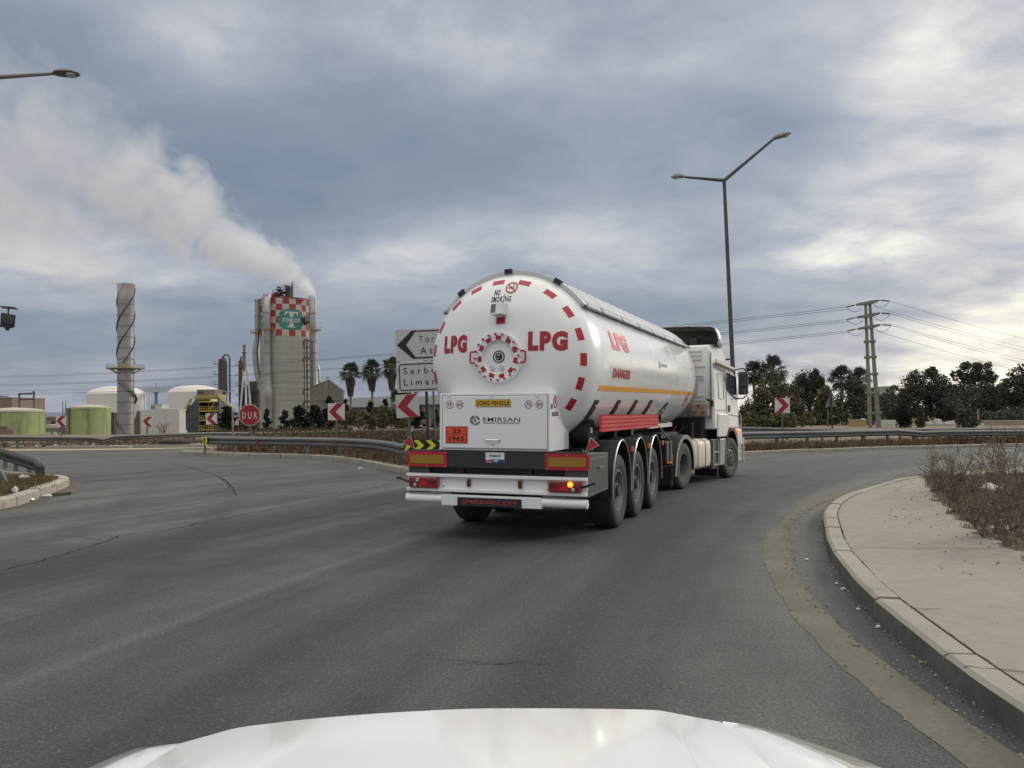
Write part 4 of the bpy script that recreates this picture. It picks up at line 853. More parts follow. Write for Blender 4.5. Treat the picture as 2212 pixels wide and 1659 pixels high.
duct('exhaust_duct', [(P_(570, 200, -12), 34*u_), (P_(570, 240, -12), 34*u_), (P_(570, 241, -12), 35*u_), (P_(571, 495, -12), 36*u_), (P_(575, 525, -12), 28*u_), (P_(578, 820, -12), 29*u_), (P_(582, 1010, -12), 32*u_), (P_(583, 1040, -12), 40*u_), (P_(584, 1120, -12), 41*u_), (P_(588, 1150, -12), 34*u_), (P_(590, 1330, -12), 34*u_)], 0, (P_(572, 512, -12), 55*u_), 0)
duct('exhaust_duct', [(P_(975, 214, -7), 33*u_), (P_(975, 250, -7), 33*u_), (P_(976, 251, -7), 34*u_), (P_(980, 490, -7), 35*u_), (P_(985, 525, -7), 27*u_), (P_(990, 820, -7), 28*u_), (P_(994, 990, -7), 31*u_), (P_(996, 1030, -7), 38*u_), (P_(997, 1330, -7), 38*u_)], 0, (P_(1000, 520, -7), 55*u_), 0)
duct('exhaust_duct', [(P_(1020, 825, 6), 12*u_), (P_(1028, 880, 6), 18*u_), (P_(1030, 1180, 6), 18*u_), (P_(1030, 1330, 6), 18*u_)], 0, (P_(1030, 1000, 6), 22*u_), 0)
for a, b, yy, nm in ((622, 420, -8, 'elbow'), (936, 430, -5, 'elbow')):
    p = S(a, b, yy); d = Vector((-1 if a < 700 else 1, -.2, 0)); mb = MB(); mb.cyl(p-d*.9, p+d*2.4, 33*u_, n=18); e = mb.build(nm, mat('elbow_grey', (.20, .195, .185), .5, .3), r)
    mb = MB(); mb.cyl(p-d*1.1, p-d*.8, 40*u_, n=18); mb.build('flange', mat('black_ring', (.03, .03, .03), .7), e)
for a in (640, 925):
    for b in (610, 760, 1045, 1155):
        mb = MB(); mb.bar(S(a-28, b, -rt*.92), S(a+30, b, -rt*.95), .5); mb.bar(S(a-30, b+8, -rt*.9), S(a-28, b+45, -rt*.9), .7); mb.build('bracket', STEEL, r, smooth=0)
mb = MB(); random.seed(11)
mb.cyl(S(760, 240, 0), S(760, 125, 0), 26*u_, n=14); mb.cyl(S(760, 150, 0), S(760, 158, 0), 30*u_, n=14); mb.cyl(S(745, 130), S(745, 118), 20*u_, n=12)
for a, t, w in ((800, 85, 5), (790, 100, 4), (705, 120, 3), (690, 140, 5), (668, 170, 4), (625, 160, 3), (720, 110, 3)): mb.cyl(S(a, 250, -2), S(a, t, -2), w*u_, n=6)
for i in range(14):
    a, b = random.uniform(655, 735), random.uniform(135, 235); c_, d = a+random.uniform(-30, 30), b+random.uniform(-25, 25); mb.bar(S(a, b, random.uniform(-4, 4)), S(c_, d, random.uniform(-4, 4)), .45)
for a, b, w in ((680, 205, 42), (720, 185, 60), (690, 160, 40)): mb.box(S(a-w/2, 0).x, S(a+w/2, 0).x, -3, 3, S(0, b+3).z, S(0, b).z)
mb.build('top_vent', STEEL, r, smooth=30)
mb = MB(); mb.prism([S(610, 250, -1), S(610, 195, -1), S(632, 195, -1), S(632, 178, -1), S(660, 178, -1), S(660, 250, -1)], (0, 6, 0)); mb.build('head_house', CHECKR, r, smooth=0)
mb = MB(); mb.prism([S(765, 240, -rt*.9), S(790, 234, -rt*.9), (S(885, 236, -rt*.6)), S(905, 258, -rt*.6), S(765, 258, -rt*.9)], (0, .6, 0)); mb.build('torn_banner', CHECKR, r, smooth=0)
# sheds
r, k, q = place('gabled_shed', 715, 905, 300, 'grey-beige gabled factory shed just right of the concrete tower', 'building')
mb = MB(); mb.prism([q(672, 925), q(741.6, 925), q(741.6, 846), q(712, 822.5), q(672, 838)], (0, 3, 0)); mb.build('wall', SHEDW, r, smooth=0)
mb = MB(); mb.prism([q(670, 838), q(712, 822), q(743, 846.5), q(743, 844.5), q(712, 820), q(670, 836)], (0, 3.3, 0)); mb.build('roof', SHEDR, r, smooth=0)
mb = MB(); mb.box(q(688, 0).x, q(741, 0).x, -.12, .1, q(0, 864.5).z, q(0, 860).z); mb.build('window_band', mat('shed_panes', (.36, .38, .38), .3), r, smooth=0)
mb = MB()
for a in range(690, 742, 4): mb.box(q(a, 0).x, q(a+2, 0).x, -.2, -.1, q(0, 864.5).z, q(0, 860).z)
mb.build('mullions', STEEL, r, smooth=0)
mb = MB(); mb.box(q(708, 0).x, q(716, 0).x, -.3, 2, q(0, 870).z, q(0, 822).z); mb.bar(q(709, 826), q(709, 814), .2); mb.bar(q(706, 815), q(713, 815), .2); mb.build('vent_shaft', mat('shaft_grey', (.19, .175, .15), .8), r, smooth=0)
def longshed(u0, u1, v0l, v0r, ve, vb, Y, lab):
    r, k, q = place('long_shed', (u0+u1)/2, vb, Y, lab, 'building', 'long grey-roofed sheds', lean=0)
    mb = MB(); mb.prism([q(u0, vb+12), q(u1, vb+12), q(u1, ve-1), q(u0, ve)], (0, 28, 0)); mb.build('wall', SHEDW, r, smooth=0)
    a, b, c_, d = q(u0-1, ve, -.8), q(u1+1, ve-1.5, -.8), q(u1+1, v0r, 13), q(u0-1, v0l, 13)
    mb = MB(); mb.hexa([a, b, b+Vector((0, 27, 0)), a+Vector((0, 27, 0))], [d, c_, c_+Vector((0, .5, 0)), d+Vector((0, .5, 0))]); mb.build('roof', SHEDR, r, smooth=0)
    mb = MB()
    for i in range(1, 9): p = q(u0+(u1-u0)*i/9, vb); mb.box(p.x-.2, p.x+.2, -.25, .05, p.z-2, q(0, ve).z-.2)
    mb.build('pilasters', mat('pilaster', (.19, .175, .145), .85), r, smooth=0)
longshed(743, 880, 860.5, 855, 880, 910, 235, 'long low shed with a dark grey roof behind the palms')
longshed(893, 1000, 858, 848, 874, 905, 205, 'second long shed, dark roof over a pale wall, behind the direction sign')
# far street lamp and bare post by the plant
r, k, q = place('street_lamp', 490.5, 934, 150, 'distant thin street lamp with two arms beside the yellow stair tower', 'street lamp', 'street lamps')
mb = MB(); mb.tube([q(490.5, 936), q(490.5, 849)], [.17, .11], 6); mb.build('pole', mat('pale_pole', (.34, .34, .33), .6), r)
mb = MB(); mb.tube([q(490.5, 849.5), q(502, 844), q(508, 843.5)], .1, 6); mb.build('arm', mat('pale_pole', (.34, .34, .33), .6), r)
mb = MB(); mb.tube([q(490.5, 850), q(489, 844.5), q(478, 844.5), q(476, 847)], .09, 6); mb.build('arm', mat('pale_pole', (.34, .34, .33), .6), r)
r, k, q = place('bare_post', 504, 941, 42, 'bare rust-streaked post behind the guardrail left of the stop sign', 'post'); r.location.z = .007
mb = MB(); mb.cyl((0, 0, -.05), q(503.5, 888), .055, n=8); mb.build('pole', mat('rusty_post', (.24, .20, .18), .8, var=.3, vs=2), r)

# ---------------------------------------------------------------- steam
def smoke(name, path, dens, label, col=(.955, .972, .998), sc_=.055, thr=.47):
    """closed tube of steam along path = [(point, radius)]; uneven density inside"""
    mb = MB(); pts = [Vector(p) for p, _ in path]; P3 = []; R3 = []
    for i in range(len(pts)-1):
        for j in range(6):
            t = j/6; P3.append(pts[i].lerp(pts[i+1], t)); R3.append(path[i][1]+(path[i+1][1]-path[i][1])*t)
    P3.append(pts[-1]); R3.append(path[-1][1])
    for i in range(3):
        P3 = [P3[0]]+[(P3[j-1]+P3[j]*2+P3[j+1])/4 for j in range(1, len(P3)-1)]+[P3[-1]]
    mb.tube(P3, R3, 18)
    m = bpy.data.materials.new(name); m.use_nodes = True; t = NT(m.node_tree); m.node_tree.nodes.remove(m.node_tree.nodes['Principled BSDF'])
    v = t.n('ShaderNodeVolumePrincipled'); v.inputs['Color'].default_value = (*col, 1); v.inputs['Anisotropy'].default_value = 0
    tcn = t.n('ShaderNodeTexCoord'); G = t.n('ShaderNodeNewGeometry').outputs['Position']
    # distance to the axis, piecewise along the path, gives soft edges
    best = None
    for (a, ra), (b, rb) in zip(path, path[1:]):
        a, b = Vector(a), Vector(b); d = b-a; L2 = d.dot(d)
        w = t.vm('SUBTRACT', G, tuple(a)); h = t.m('MULTIPLY', t.vm('DOT_PRODUCT', w, tuple(d)), 1/L2, clamp=True)
        hc = t.n('ShaderNodeVectorMath', operation='SCALE'); hc.inputs[0].default_value = tuple(d); t.l(h, hc.inputs['Scale'])
        ds = t.vm('LENGTH', t.vm('SUBTRACT', w, hc.outputs[0])); rr = t.m('ADD', t.m('MULTIPLY', h, rb-ra), ra)
        e = t.m('DIVIDE', ds, rr); best = e if best is None else t.m('MINIMUM', best, e)
    nz = t.noise(t.vm('MULTIPLY', G, (1, .6, 1.15)), sc_, 7, .64, .6)
    core = t.m('SUBTRACT', 1.0, best)
    f = t.m('ADD', t.m('MULTIPLY', core, .9), t.m('MULTIPLY', t.m('SUBTRACT', nz, .5), 2.6))
    f = t.mr(f, .14, .66)
    return mb, m, v, t, f
def endsmoke(name, path, dens, label, fade=None, **k):
    mb, m, v, t, f = smoke(name, path, dens, label, **k)
    G = t.n('ShaderNodeNewGeometry').outputs['Position']
    if fade: f = t.m('MULTIPLY', f, t.mr(t.vm('DISTANCE', G, tuple(fade[0])), fade[1], fade[2], 1, fade[3]))
    t.l(t.m('MULTIPLY', f, dens), v.inputs['Density'])
    out = [n for n in m.node_tree.nodes if n.type == 'OUTPUT_MATERIAL'][0]; t.l(v.outputs[0], out.inputs['Volume'])
    o = mb.build(name, m, None, smooth=0); tag(o, label, 'steam', kind='stuff'); return o
T0 = at(640, 640, 372)
endsmoke('steam_plume', [(at(672, 630, 369), 4.5), (at(645, 604, 368), 7.5), (at(585, 572, 368), 12), (at(490, 515, 368), 19), (at(350, 425, 368), 27), (at(160, 345, 368), 42), (at(-60, 300, 368), 54), (at(-200, 280, 368), 58)], .085,
         'wide white steam plume drifting up and left from the concrete tower', fade=(T0, 8, 115, .13))
endsmoke('steam_plume', [(at(676, 646, 361), 1.8), (at(668, 632, 361), 3.6), (at(650, 612, 362), 5)], .30, 'short puff of steam from the duct on the right of the concrete tower', sc_=.12)
endsmoke('steam_plume', [(at(272, 640, 248), 4.5), (at(268, 612, 249), 7), (at(235, 575, 252), 12), (at(120, 520, 256), 18), (at(-60, 480, 260), 22)], .022, 'faint haze trailing from the top of the spiral chimney', sc_=.05)
# ---------------------------------------------------------------- trees, palms, shrubs, grass
def leafclump(mb, c, s, rnd, n=1):
    for _ in range(n):
        a = Vector((rnd.gauss(0, 1), rnd.gauss(0, 1), rnd.gauss(0, .8))).normalized(); b = a.cross(Vector((rnd.gauss(0, 1), rnd.gauss(0, 1), rnd.gauss(0, 1)))).normalized()
        w, h = s*rnd.uniform(.5, 1.1), s*rnd.uniform(.35, .8); d = a.cross(b)*s*.2
        mb.add([c-a*w, c+b*h*.6+d, c+a*w, c-b*h*.6+d], [(0, 1, 2, 3)])
def crown(blobs, n, s, rnd, hollow=.55):
    """blobs: (center, rx, ry, rz); leaves mostly near each blob's surface, uneven and holed"""
    mb = MB(); vol = [b[1]*b[3] for b in blobs]; T = sum(vol)
    for b, v in zip(blobs, vol):
        c = Vector(b[0]); sd = rnd.uniform(0, 99)
        for _ in range(int(n*v/T)):
            d = Vector((rnd.gauss(0, 1), rnd.gauss(0, 1), rnd.gauss(0, 1))).normalized(); rr = rnd.uniform(hollow, 1)**.6
            bump = 1+.42*noise.noise(d*2.3+Vector((sd, 0, 0)))+.30*noise.noise(d*5.5+Vector((0, sd, 0)))+.10*rnd.gauss(0, 1)
            if noise.noise(d*3.1+Vector((0, 0, sd))) < -.33: continue
            leafclump(mb, c+Vector((d.x*b[1], d.y*b[2], d.z*b[3]))*rr*bump, s, rnd)
    return mb
def limbs(mb, base_, blobs, r0, rnd):
    b0 = Vector(base_); top = sum((Vector(b[0]) for b in blobs), Vector())/len(blobs); fork = b0.lerp(top, .45)
    mb.tube([b0-Vector((0, 0, .1)), b0.lerp(fork, .5)+Vector((rnd.gauss(0, r0), 0, 0)), fork], [r0, r0*.8, r0*.65], 7)
    for b in blobs: c = Vector(b[0]); m_ = fork.lerp(c, .5)+Vector((rnd.gauss(0, r0), rnd.gauss(0, r0), 0)); mb.tube([fork, m_, c], [r0*.55, r0*.35, r0*.12], 5)
def tree(u, Y, blobs, label, leafm, name='broadleaf_tree', n=1800, s=.5, r0=.28, seed=1, group='trees beyond the right-hand road', trunkm=None, hollow=.5):
    """blobs in photo units (u, v, ru, rv)"""
    rnd = random.Random(seed); b = base(u, Y); k = Y/F; r = thing(name, b, label, 'tree', group)
    bl = []
    for (uu, vv, ru, rv) in blobs: p = at(uu, vv, Y)-b; bl.append(((p.x, rnd.uniform(-1, 1)*ru*k*.5, p.z), ru*k*1.12, ru*k, rv*k*1.10))
    for c_, a_, b_, d_ in list(bl):          # smaller tufts breaking up each mass
        for _ in range(5):
            t = rnd.uniform(-.4, 3.54); q = rnd.uniform(.75, 1.08); f = rnd.uniform(.22, .42)
            bl.append(((c_[0]+a_*q*cos(t), c_[1]+b_*rnd.uniform(-.6, .3), max(.5, c_[2]+d_*q*sin(t))), a_*f, b_*f, d_*f))
    crown(bl, int(n*1.5), s*.78, rnd, hollow).build('crown', leafm, r, smooth=0, norm=False)
    mb = MB(); limbs(mb, (0, 0, 0), bl[:len(blobs)], r0, rnd); mb.build('trunk', trunkm or BARK, r)
    return r
def palm(u, vtop, vc, Y, label, seed, crown_r=26, skirt=58, group='fan palms', trunk=.22, vbase=None, dens=46, leafm=None):
    rnd = random.Random(seed); b = base(u, Y); k = Y/F
    p = at(u, vc, Y); r = thing('fan_palm', b, label, 'palm tree', group, lean=rnd.uniform(.0, .03)); h = p.z-b.z; R_ = crown_r*k
    mb = MB(); mb.tube([(0, 0, -.2), (0, 0, h*.12), (.05, 0, h*.5), (0, 0, h)], [trunk*1.5, trunk*1.1, trunk*.9, trunk*1.1], 8); mb.build('trunk', PBARK, r)
    mb = MB()
    def fan(o, d, pet, size, droop, mbx, dead=False):
        d = d.normalized(); up = Vector((0, 0, 1)); sd = d.cross(up)
        sd = sd.normalized() if sd.length > .1 else Vector((1, 0, 0)); nn = sd.cross(d)
        tip = o+d*pet; mbx.tube([o, o+d*pet*.5+up*pet*.04, tip], [.035*size+.01, .025*size+.008, .02*size], 3)
        for i in range(13):
            a = (i-6)/6*1.75; dl = d*cos(a)+sd*sin(a); L = size*(.72+.28*cos(a))*rnd.uniform(.85, 1.1)
            w = nn*.0+(sd*cos(a)-d*sin(a))*size*.075; mid = tip+dl*L*.55+nn*size*.05*cos(a*2); end = tip+dl*L-up*droop*size*(.35+.3*abs(sin(a)))
            mbx.add([tip-w*.2, mid-w, end, mid+w, tip+w*.2], [(0, 1, 3, 4), (1, 2, 3)])
    for i in range(dens):
        el = rnd.uniform(-.95, 1.4); az = i*2.399+rnd.uniform(-.3, .3); d = Vector((cos(az)*cos(el), sin(az)*cos(el), sin(el)))
        fan(Vector((0, 0, h)), d, R_*rnd.uniform(.45, .62), R_*rnd.uniform(.48, .62), .75-.4*sin(el), mb)
    mb.build('crown', leafm or LEAFP, r, smooth=0, norm=False)
    if skirt:
        mb = MB(); L = skirt*k
        for i in range(int(dens*2.6)):
            t = rnd.random(); az = i*2.399; z = h-.1-L*.62*t; d = Vector((cos(az)*(.5-.32*t), sin(az)*(.5-.32*t), -1)); fan(Vector((cos(az)*trunk, sin(az)*trunk, z)), d, R_*.30*(1-.3*t), R_*.38*(1-.3*t), .55, mb)
        mb.build('dead_frond_skirt', LEAFD, r, smooth=0, norm=False)
    return r
palm(757, 780, 806, 140, 'leftmost of the three tall fan palms, right of the concrete tower', 1, 27, 62)
palm(806, 774, 800, 138, 'middle one of the three tall fan palms, with a shaggy brown skirt', 2, 27, 56)
palm(847, 768, 795, 136, 'right-hand tall fan palm, standing next to the direction sign', 3, 27, 60)
palm(862, 845, 868, 92, 'low bushy fan palm behind the largest chevron sign', 4, 30, 62, trunk=.3)
palm(884, 832, 848, 120, 'fan palm mostly hidden behind the direction sign', 5, 26, 60)
palm(1631, 783, 806, 120, 'fan palm rising just right of the truck mirror', 6, 32, 0, leafm=LEAF1, group='fan palms on the right')
palm(1673, 776, 800, 116, 'tallest fan palm behind the olive-brown tree on the right', 7, 36, 0, leafm=LEAF1, group='fan palms on the right')
palm(1819, 797, 817, 116, 'fan palm left of the concrete pylon with upright fronds', 8, 33, 0, leafm=LEAF1, group='fan palms on the right')
palm(1857, 798, 819, 112, 'fan palm with dead fronds close against the concrete pylon', 9, 30, 60, leafm=LEAF1, group='fan palms on the right')
# right-hand trees
tree(1672, 78, [(1672, 868, 42, 40), (1640, 888, 32, 30), (1704, 876, 24, 38), (1664, 838, 24, 22), (1690, 905, 40, 22), (1622, 905, 26, 24)], 'olive-brown bushy tree beside the truck cab, behind the right chevron sign', LEAF2, n=7500, s=.24, seed=21)
tree(1745, 120, [(1743, 838, 24, 32), (1762, 822, 11, 20), (1730, 850, 20, 30), (1752, 872, 26, 34), (1776, 846, 9, 22)], 'dark pointed evergreen tree between the two pairs of palms', LEAF1, n=5200, s=.33, seed=22)
tree(1782, 100, [(1782, 878, 18, 34), (1800, 895, 20, 24), (1765, 905, 22, 18)], 'dull green shrubby tree behind the triangular sign', LEAF2, n=2000, s=.42, seed=23)
tree(1850, 104, [(1838, 862, 30, 26), (1868, 868, 26, 28), (1842, 895, 34, 24), (1880, 896, 26, 22)], 'dark spreading thicket below the palms by the pylon', LEAF1, n=4600, s=.32, seed=24)
tree(2004, 125, [(1978, 842, 28, 30), (2010, 832, 34, 28), (2040, 850, 28, 30), (2012, 806, 11, 10), (1990, 872, 40, 32), (2038, 882, 36, 28), (1962, 868, 22, 30)], 'big round dark tree between the pylon and the tall tree', LEAF1, n=9500, s=.34, seed=25)
tree(1942, 135, [(1940, 852, 17, 18), (1925, 882, 24, 24), (1948, 890, 22, 26)], 'smaller grey tree at the left edge of the big round tree', LEAF3, n=3000, s=.32, seed=26)
tree(2108, 128, [(2096, 802, 20, 17), (2124, 806, 19, 20), (2112, 822, 24, 14), (2086, 828, 14, 16), (2136, 818, 12, 12), (2066, 812, 9, 11)], 'tallest open-crowned tree on the right with sky showing through', LEAF1, n=5000, s=.30, seed=27, r0=.4)
tree(2085, 122, [(2080, 866, 36, 28), (2112, 862, 34, 26), (2098, 888, 44, 22)], 'low dark tree under the tallest open-crowned tree', LEAF3, n=4600, s=.34, seed=28)
tree(2150, 130, [(2146, 862, 26, 24), (2160, 884, 30, 24)], 'grey-green tree between the tallest tree and the right edge', LEAF3, n=3600, s=.34, seed=29)
tree(2196, 118, [(2200, 808, 17, 14), (2190, 842, 26, 28), (2212, 860, 30, 36), (2186, 884, 30, 26), (2250, 850, 40, 40)], 'dark tree cut by the right edge of the view', LEAF1, n=7000, s=.34, seed=30)
tree(2120, 104, [(2118, 905, 20, 16), (2140, 908, 18, 12), (2098, 906, 16, 13)], 'low grey bush in front of the stone yard wall', LEAF3, name='bush', n=900, s=.35, seed=31)
tree(2180, 108, [(2182, 898, 26, 14), (2160, 902, 14, 12)], 'low hazy bush by the yard at the right edge', LEAF3, name='bush', n=800, s=.38, seed=32)
tree(1952, 84, [(1952, 888, 7, 14), (1952, 905, 11, 14), (1953, 918, 15, 8)], 'small dark cypress just right of the concrete pylon', CONIF, name='conifer', n=900, s=.22, seed=33, r0=.1, hollow=.1)
tree(1989, 86, [(1989, 896, 6, 16), (1989, 914, 9, 12)], 'narrow dark shrub right of the small cypress', LEAF1, name='shrub', n=500, s=.24, seed=34, r0=.1, hollow=.1)
tree(2085, 84, [(2082, 900, 14, 18), (2092, 915, 20, 12)], 'dark shrub against the yard wall under the tall tree', LEAF3, name='shrub', n=900, s=.3, seed=35, r0=.12, hollow=.1)
tree(1696, 66, [(1696, 908, 22, 14), (1670, 912, 22, 12), (1630, 910, 28, 14)], 'yellow-green low shrub behind the right chevron sign', mat('yellow_green_leaf', (.105, .105, .035), .65, var=.25, vs=.4, isl=.5), name='shrub', n=1300, s=.28, seed=36, r0=.1)
tree(1925, 150, [(1918, 866, 22, 14), (1900, 878, 20, 20), (1900, 900, 30, 14)], 'dark tree in the gap right behind the pylon', LEAF1, n=2500, s=.36, seed=37)
tree(2050, 140, [(2060, 862, 24, 22), (2050, 890, 30, 20)], 'dark tree filling the gap between round tree and tall tree', LEAF1, n=2800, s=.36, seed=38)
# dark conifers and bushes left of the trailer
CG = 'dark conifers in front of the plant'
def conifer(u, v0, v1, w, Y, label, seed, wide=0):
    rnd = random.Random(seed); b = base(u, Y); k = Y/F; r = thing('conifer', b, label, 'conifer', CG); zt_ = at(u, v0, Y).z-b.z; W_ = w*k*1.35; mb = MB()
    for i in range(30 if not wide else 42):          # whorls of drooping branches
        t = ((i+rnd.random())/30 if not wide else ((i+rnd.random())/42)); az = rnd.uniform(0, 6.28); L = W_*(1-t)**(.8 if not wide else .5)*rnd.uniform(.55, 1.2); z = zt_*(.05+.93*t)
        d = Vector((cos(az), sin(az), rnd.uniform(-.25, .45)))
        for j in range(40):
            f = rnd.random()**.7; leafclump(mb, Vector((0, 0, z))+d*L*f+Vector((rnd.gauss(0, W_*.07), rnd.gauss(0, W_*.07), rnd.gauss(0, W_*.06)-L*.12*f)), W_*.17, rnd)
    mb.build('crown', CONIF, r, smooth=0, norm=False)
    mb = MB(); mb.tube([(0, 0, -.1), (0, 0, zt_*.9)], [W_*.07+.03, .02], 6); mb.build('trunk', BARK, r)
for a in ((492, 880, 940, 23, 62, 'dark conifer left of the stop sign', 41, 1), (576, 885, 940, 16, 64, 'dark conifer right of the stop sign with a pointed tip', 42), (615, 888, 940, 18, 66, 'dark conifer at the foot of the concrete tower', 43),
          (646, 880, 940, 26, 70, 'spreading dark conifer under the tower, left of the chevron sign', 44, 1), (680, 878, 940, 27, 72, 'wide dark conifer directly left of the chevron sign', 45, 1), (712, 858, 940, 22, 76, 'tall ragged conifer rising behind the chevron sign', 46, 1),
          (746, 862, 940, 16, 80, 'dark conifer in front of the leftmost tall palm', 47), (800, 868, 940, 18, 78, 'dark conifer beside the trunk of the middle palm', 48), (832, 862, 940, 18, 82, 'ragged dark conifer right of the middle palm', 49), (905, 880, 940, 18, 60, 'dark conifer behind the direction sign posts', 50, 1),
          (535, 897, 940, 16, 68, 'low dark conifer hidden behind the stop sign', 51), (942, 884, 940, 13, 70, 'small dark conifer at the left edge of the trailer cabinet', 52)): conifer(*a)
tree(775, 70, [(770, 905, 26, 14), (740, 908, 20, 12), (830, 900, 30, 18), (870, 905, 26, 20)], 'low dull green scrub in front of the long shed', LEAF2, name='bush', n=1800, s=.26, seed=55, r0=.06, group=CG)
# bare shrub in front of the white building
def twiggy(name, loc, label, h, w, seed, nst=9, leaves=True, group='dry roadside shrubs', leaf=.02, lvl=3, thick=.008, lean=(0, 0), cat='shrub', upright=.0):
    rnd = random.Random(seed); r = thing(name, loc, label, cat, group); mb = MB(); ml = MB()
    def grow(p, d, L, th, k):
        pts = [p]; n = 5; q = p.copy(); dd = d.normalized()
        for i in range(n):
            dd = (dd+Vector((rnd.gauss(0, .16), rnd.gauss(0, .16), rnd.gauss(.04, .12)))).normalized(); q = q+dd*L/n; pts.append(q.copy())
            if k > 0 and i >= 1:
                for _ in range(2 if k > 1 else 1):
                    if rnd.random() < .8: grow(q, (dd+Vector((rnd.gauss(0, .75), rnd.gauss(0, .75), rnd.gauss(.1, .5)))), L*rnd.uniform(.28, .5), th*.55, k-1)
            if leaves:
                for _ in range(2):
                    leafclump(ml, q-dd*rnd.random()*L/n+Vector((rnd.gauss(0, leaf*.5), rnd.gauss(0, leaf*.5), rnd.gauss(0, leaf*.5))), leaf*rnd.uniform(.5, 1.2), rnd)
        mb.tube(pts, [th*(1-i/(n+1)*.75) for i in range(n+1)], 3, caps=False)
    for i in range(nst):
        az = i*2.399+rnd.uniform(-.4, .4); sp = rnd.uniform(.15, 1)*(1-upright); d = Vector((cos(az)*sp*w/h+lean[0], sin(az)*sp*w/h+lean[1], 1)); grow(Vector((rnd.gauss(0, .02), rnd.gauss(0, .02), -.03)), d, h*rnd.uniform(.6, 1.02), thick*rnd.uniform(.7, 1.2), lvl-1)
    mb.build('branches', TWIG, r, smooth=0, norm=False)
    if leaves: ml.build('dry_leaves', DRYL, r, smooth=0, norm=False)
    return r
twiggy('bare_shrub', base(408-57, 66), 'small bare shrub in front of the plain white building', 1.3, 1.0, 60, 6, False, None, lvl=3, thick=.03)
# dry shrubs on the right pavement's edge
SH = [(3575, 1850, .92, 1.9, 71, 17, (-.42, 0), 'large spreading dry shrub nearest the pavement edge on the right'),
      (3625, 1925, .45, .7, 72, 8, (-.3, 0), 'low dry shrub leaning over the pavement below the large spreading one'),
      (3745, 1860, 1.05, .5, 73, 8, (0, 0), 'upright dry shrub just right of the large spreading one'),
      (3800, 1840, 1.0, .4, 74, 7, (.05, 0), 'tall thin dry shrub at the right edge of the view'),
      (3690, 2010, .60, .6, 75, 8, (-.1, 0), 'dry shrub by the white plastic bag'),
      (3770, 2040, .66, .6, 76, 8, (0, 0), 'nearest dry shrub at the right edge, in front of the crumpled bag'),
      (3830, 2000, .7, .7, 77, 9, (-.1, 0), 'dense dry shrub cut by the right edge behind the nearest one'),
      (3775, 1930, .7, .8, 78, 9, (0, 0), 'dense dry shrub beside the large white bag')]
for a, b, h, w, sd, ns, ln, lab in SH:
    p = gnd(a*.576, b*.576, .17); twiggy('dry_shrub', (p.x, p.y, .155), lab, h, w, sd, ns, True, lean=ln, leaf=.016, thick=.008)
# bed under the shrubs: soil and dry weeds
edge = [gnd(u, v, .152) for u, v in ((1999, 1030), (2008, 1042), (2020, 1062), (2026, 1082), (2052, 1096), (2066, 1118), (2092, 1128), (2112, 1150), (2145, 1160), (2172, 1170), (2168, 1182), (2205, 1192), (2230, 1215), (2300, 1230))]
rnd = random.Random(9); e2 = [Vector((p.x+rnd.uniform(-.12, .08), p.y+rnd.uniform(-.05, .05), .154)) for p in subdiv([(p.x, p.y) for p in edge], .15)]
mb = MB(); mb.poly([(p.x, p.y, .154) for p in e2]+[(16, 8, .154), (26, 16, .154), (20, 21.5, .154), (12.6, 20.6, .154)]); struct(mb, 'planting_bed', SOIL, smooth=0)
def blades(mb, p, h, rnd, w=.008, n=1):
    for _ in range(n):
        a = rnd.uniform(0, 6.28); d = Vector((cos(a), sin(a), 0)); lean = Vector((rnd.gauss(0, .3), rnd.gauss(0, .3), 0)); hh = h*rnd.uniform(.5, 1.2); q = p+Vector((rnd.gauss(0, .04), rnd.gauss(0, .04), 0))
        mb.add([q-d*w, q+d*w, q+lean*hh*.5+d*w*.7+Vector((0, 0, hh*.6)), q+lean*hh+Vector((0, 0, hh)), q+lean*hh*.5-d*w*.7+Vector((0, 0, hh*.6))], [(0, 1, 2, 3, 4)])
mb = MB(); rnd = random.Random(10)
def inside(p, poly):
    c_ = False; j = len(poly)-1
    for i in range(len(poly)):
        if (poly[i].y > p[1]) != (poly[j].y > p[1]) and p[0] < (poly[j].x-poly[i].x)*(p[1]-poly[i].y)/(poly[j].y-poly[i].y)+poly[i].x: c_ = not c_
        j = i
    return c_
bed = e2+[Vector((16, 8, 0)), Vector((18, 16, 0)), Vector((14, 20.5, 0))]; cnt = 0
while cnt < 3600:
    p = (rnd.uniform(5, 13), rnd.uniform(8, 20.4))
    if inside(p, bed) and p[0] < p[1]*.66+.6: blades(mb, Vector((*p, .15)), rnd.choice((.04, .06, .09, .12, .12, .2) if p[0] > p[1]*.3+3.2 else (.03, .05, .08)), rnd, .006+.002*(p[1] > 12), 3); cnt += 1
tag(mb.build('dry_weeds', mat('brown_weed', (.165, .133, .098), .95, var=.3, vs=3, isl=.5), None, smooth=0, norm=False), 'brown dry weeds covering the bed beside the right pavement', 'weeds', kind='stuff')
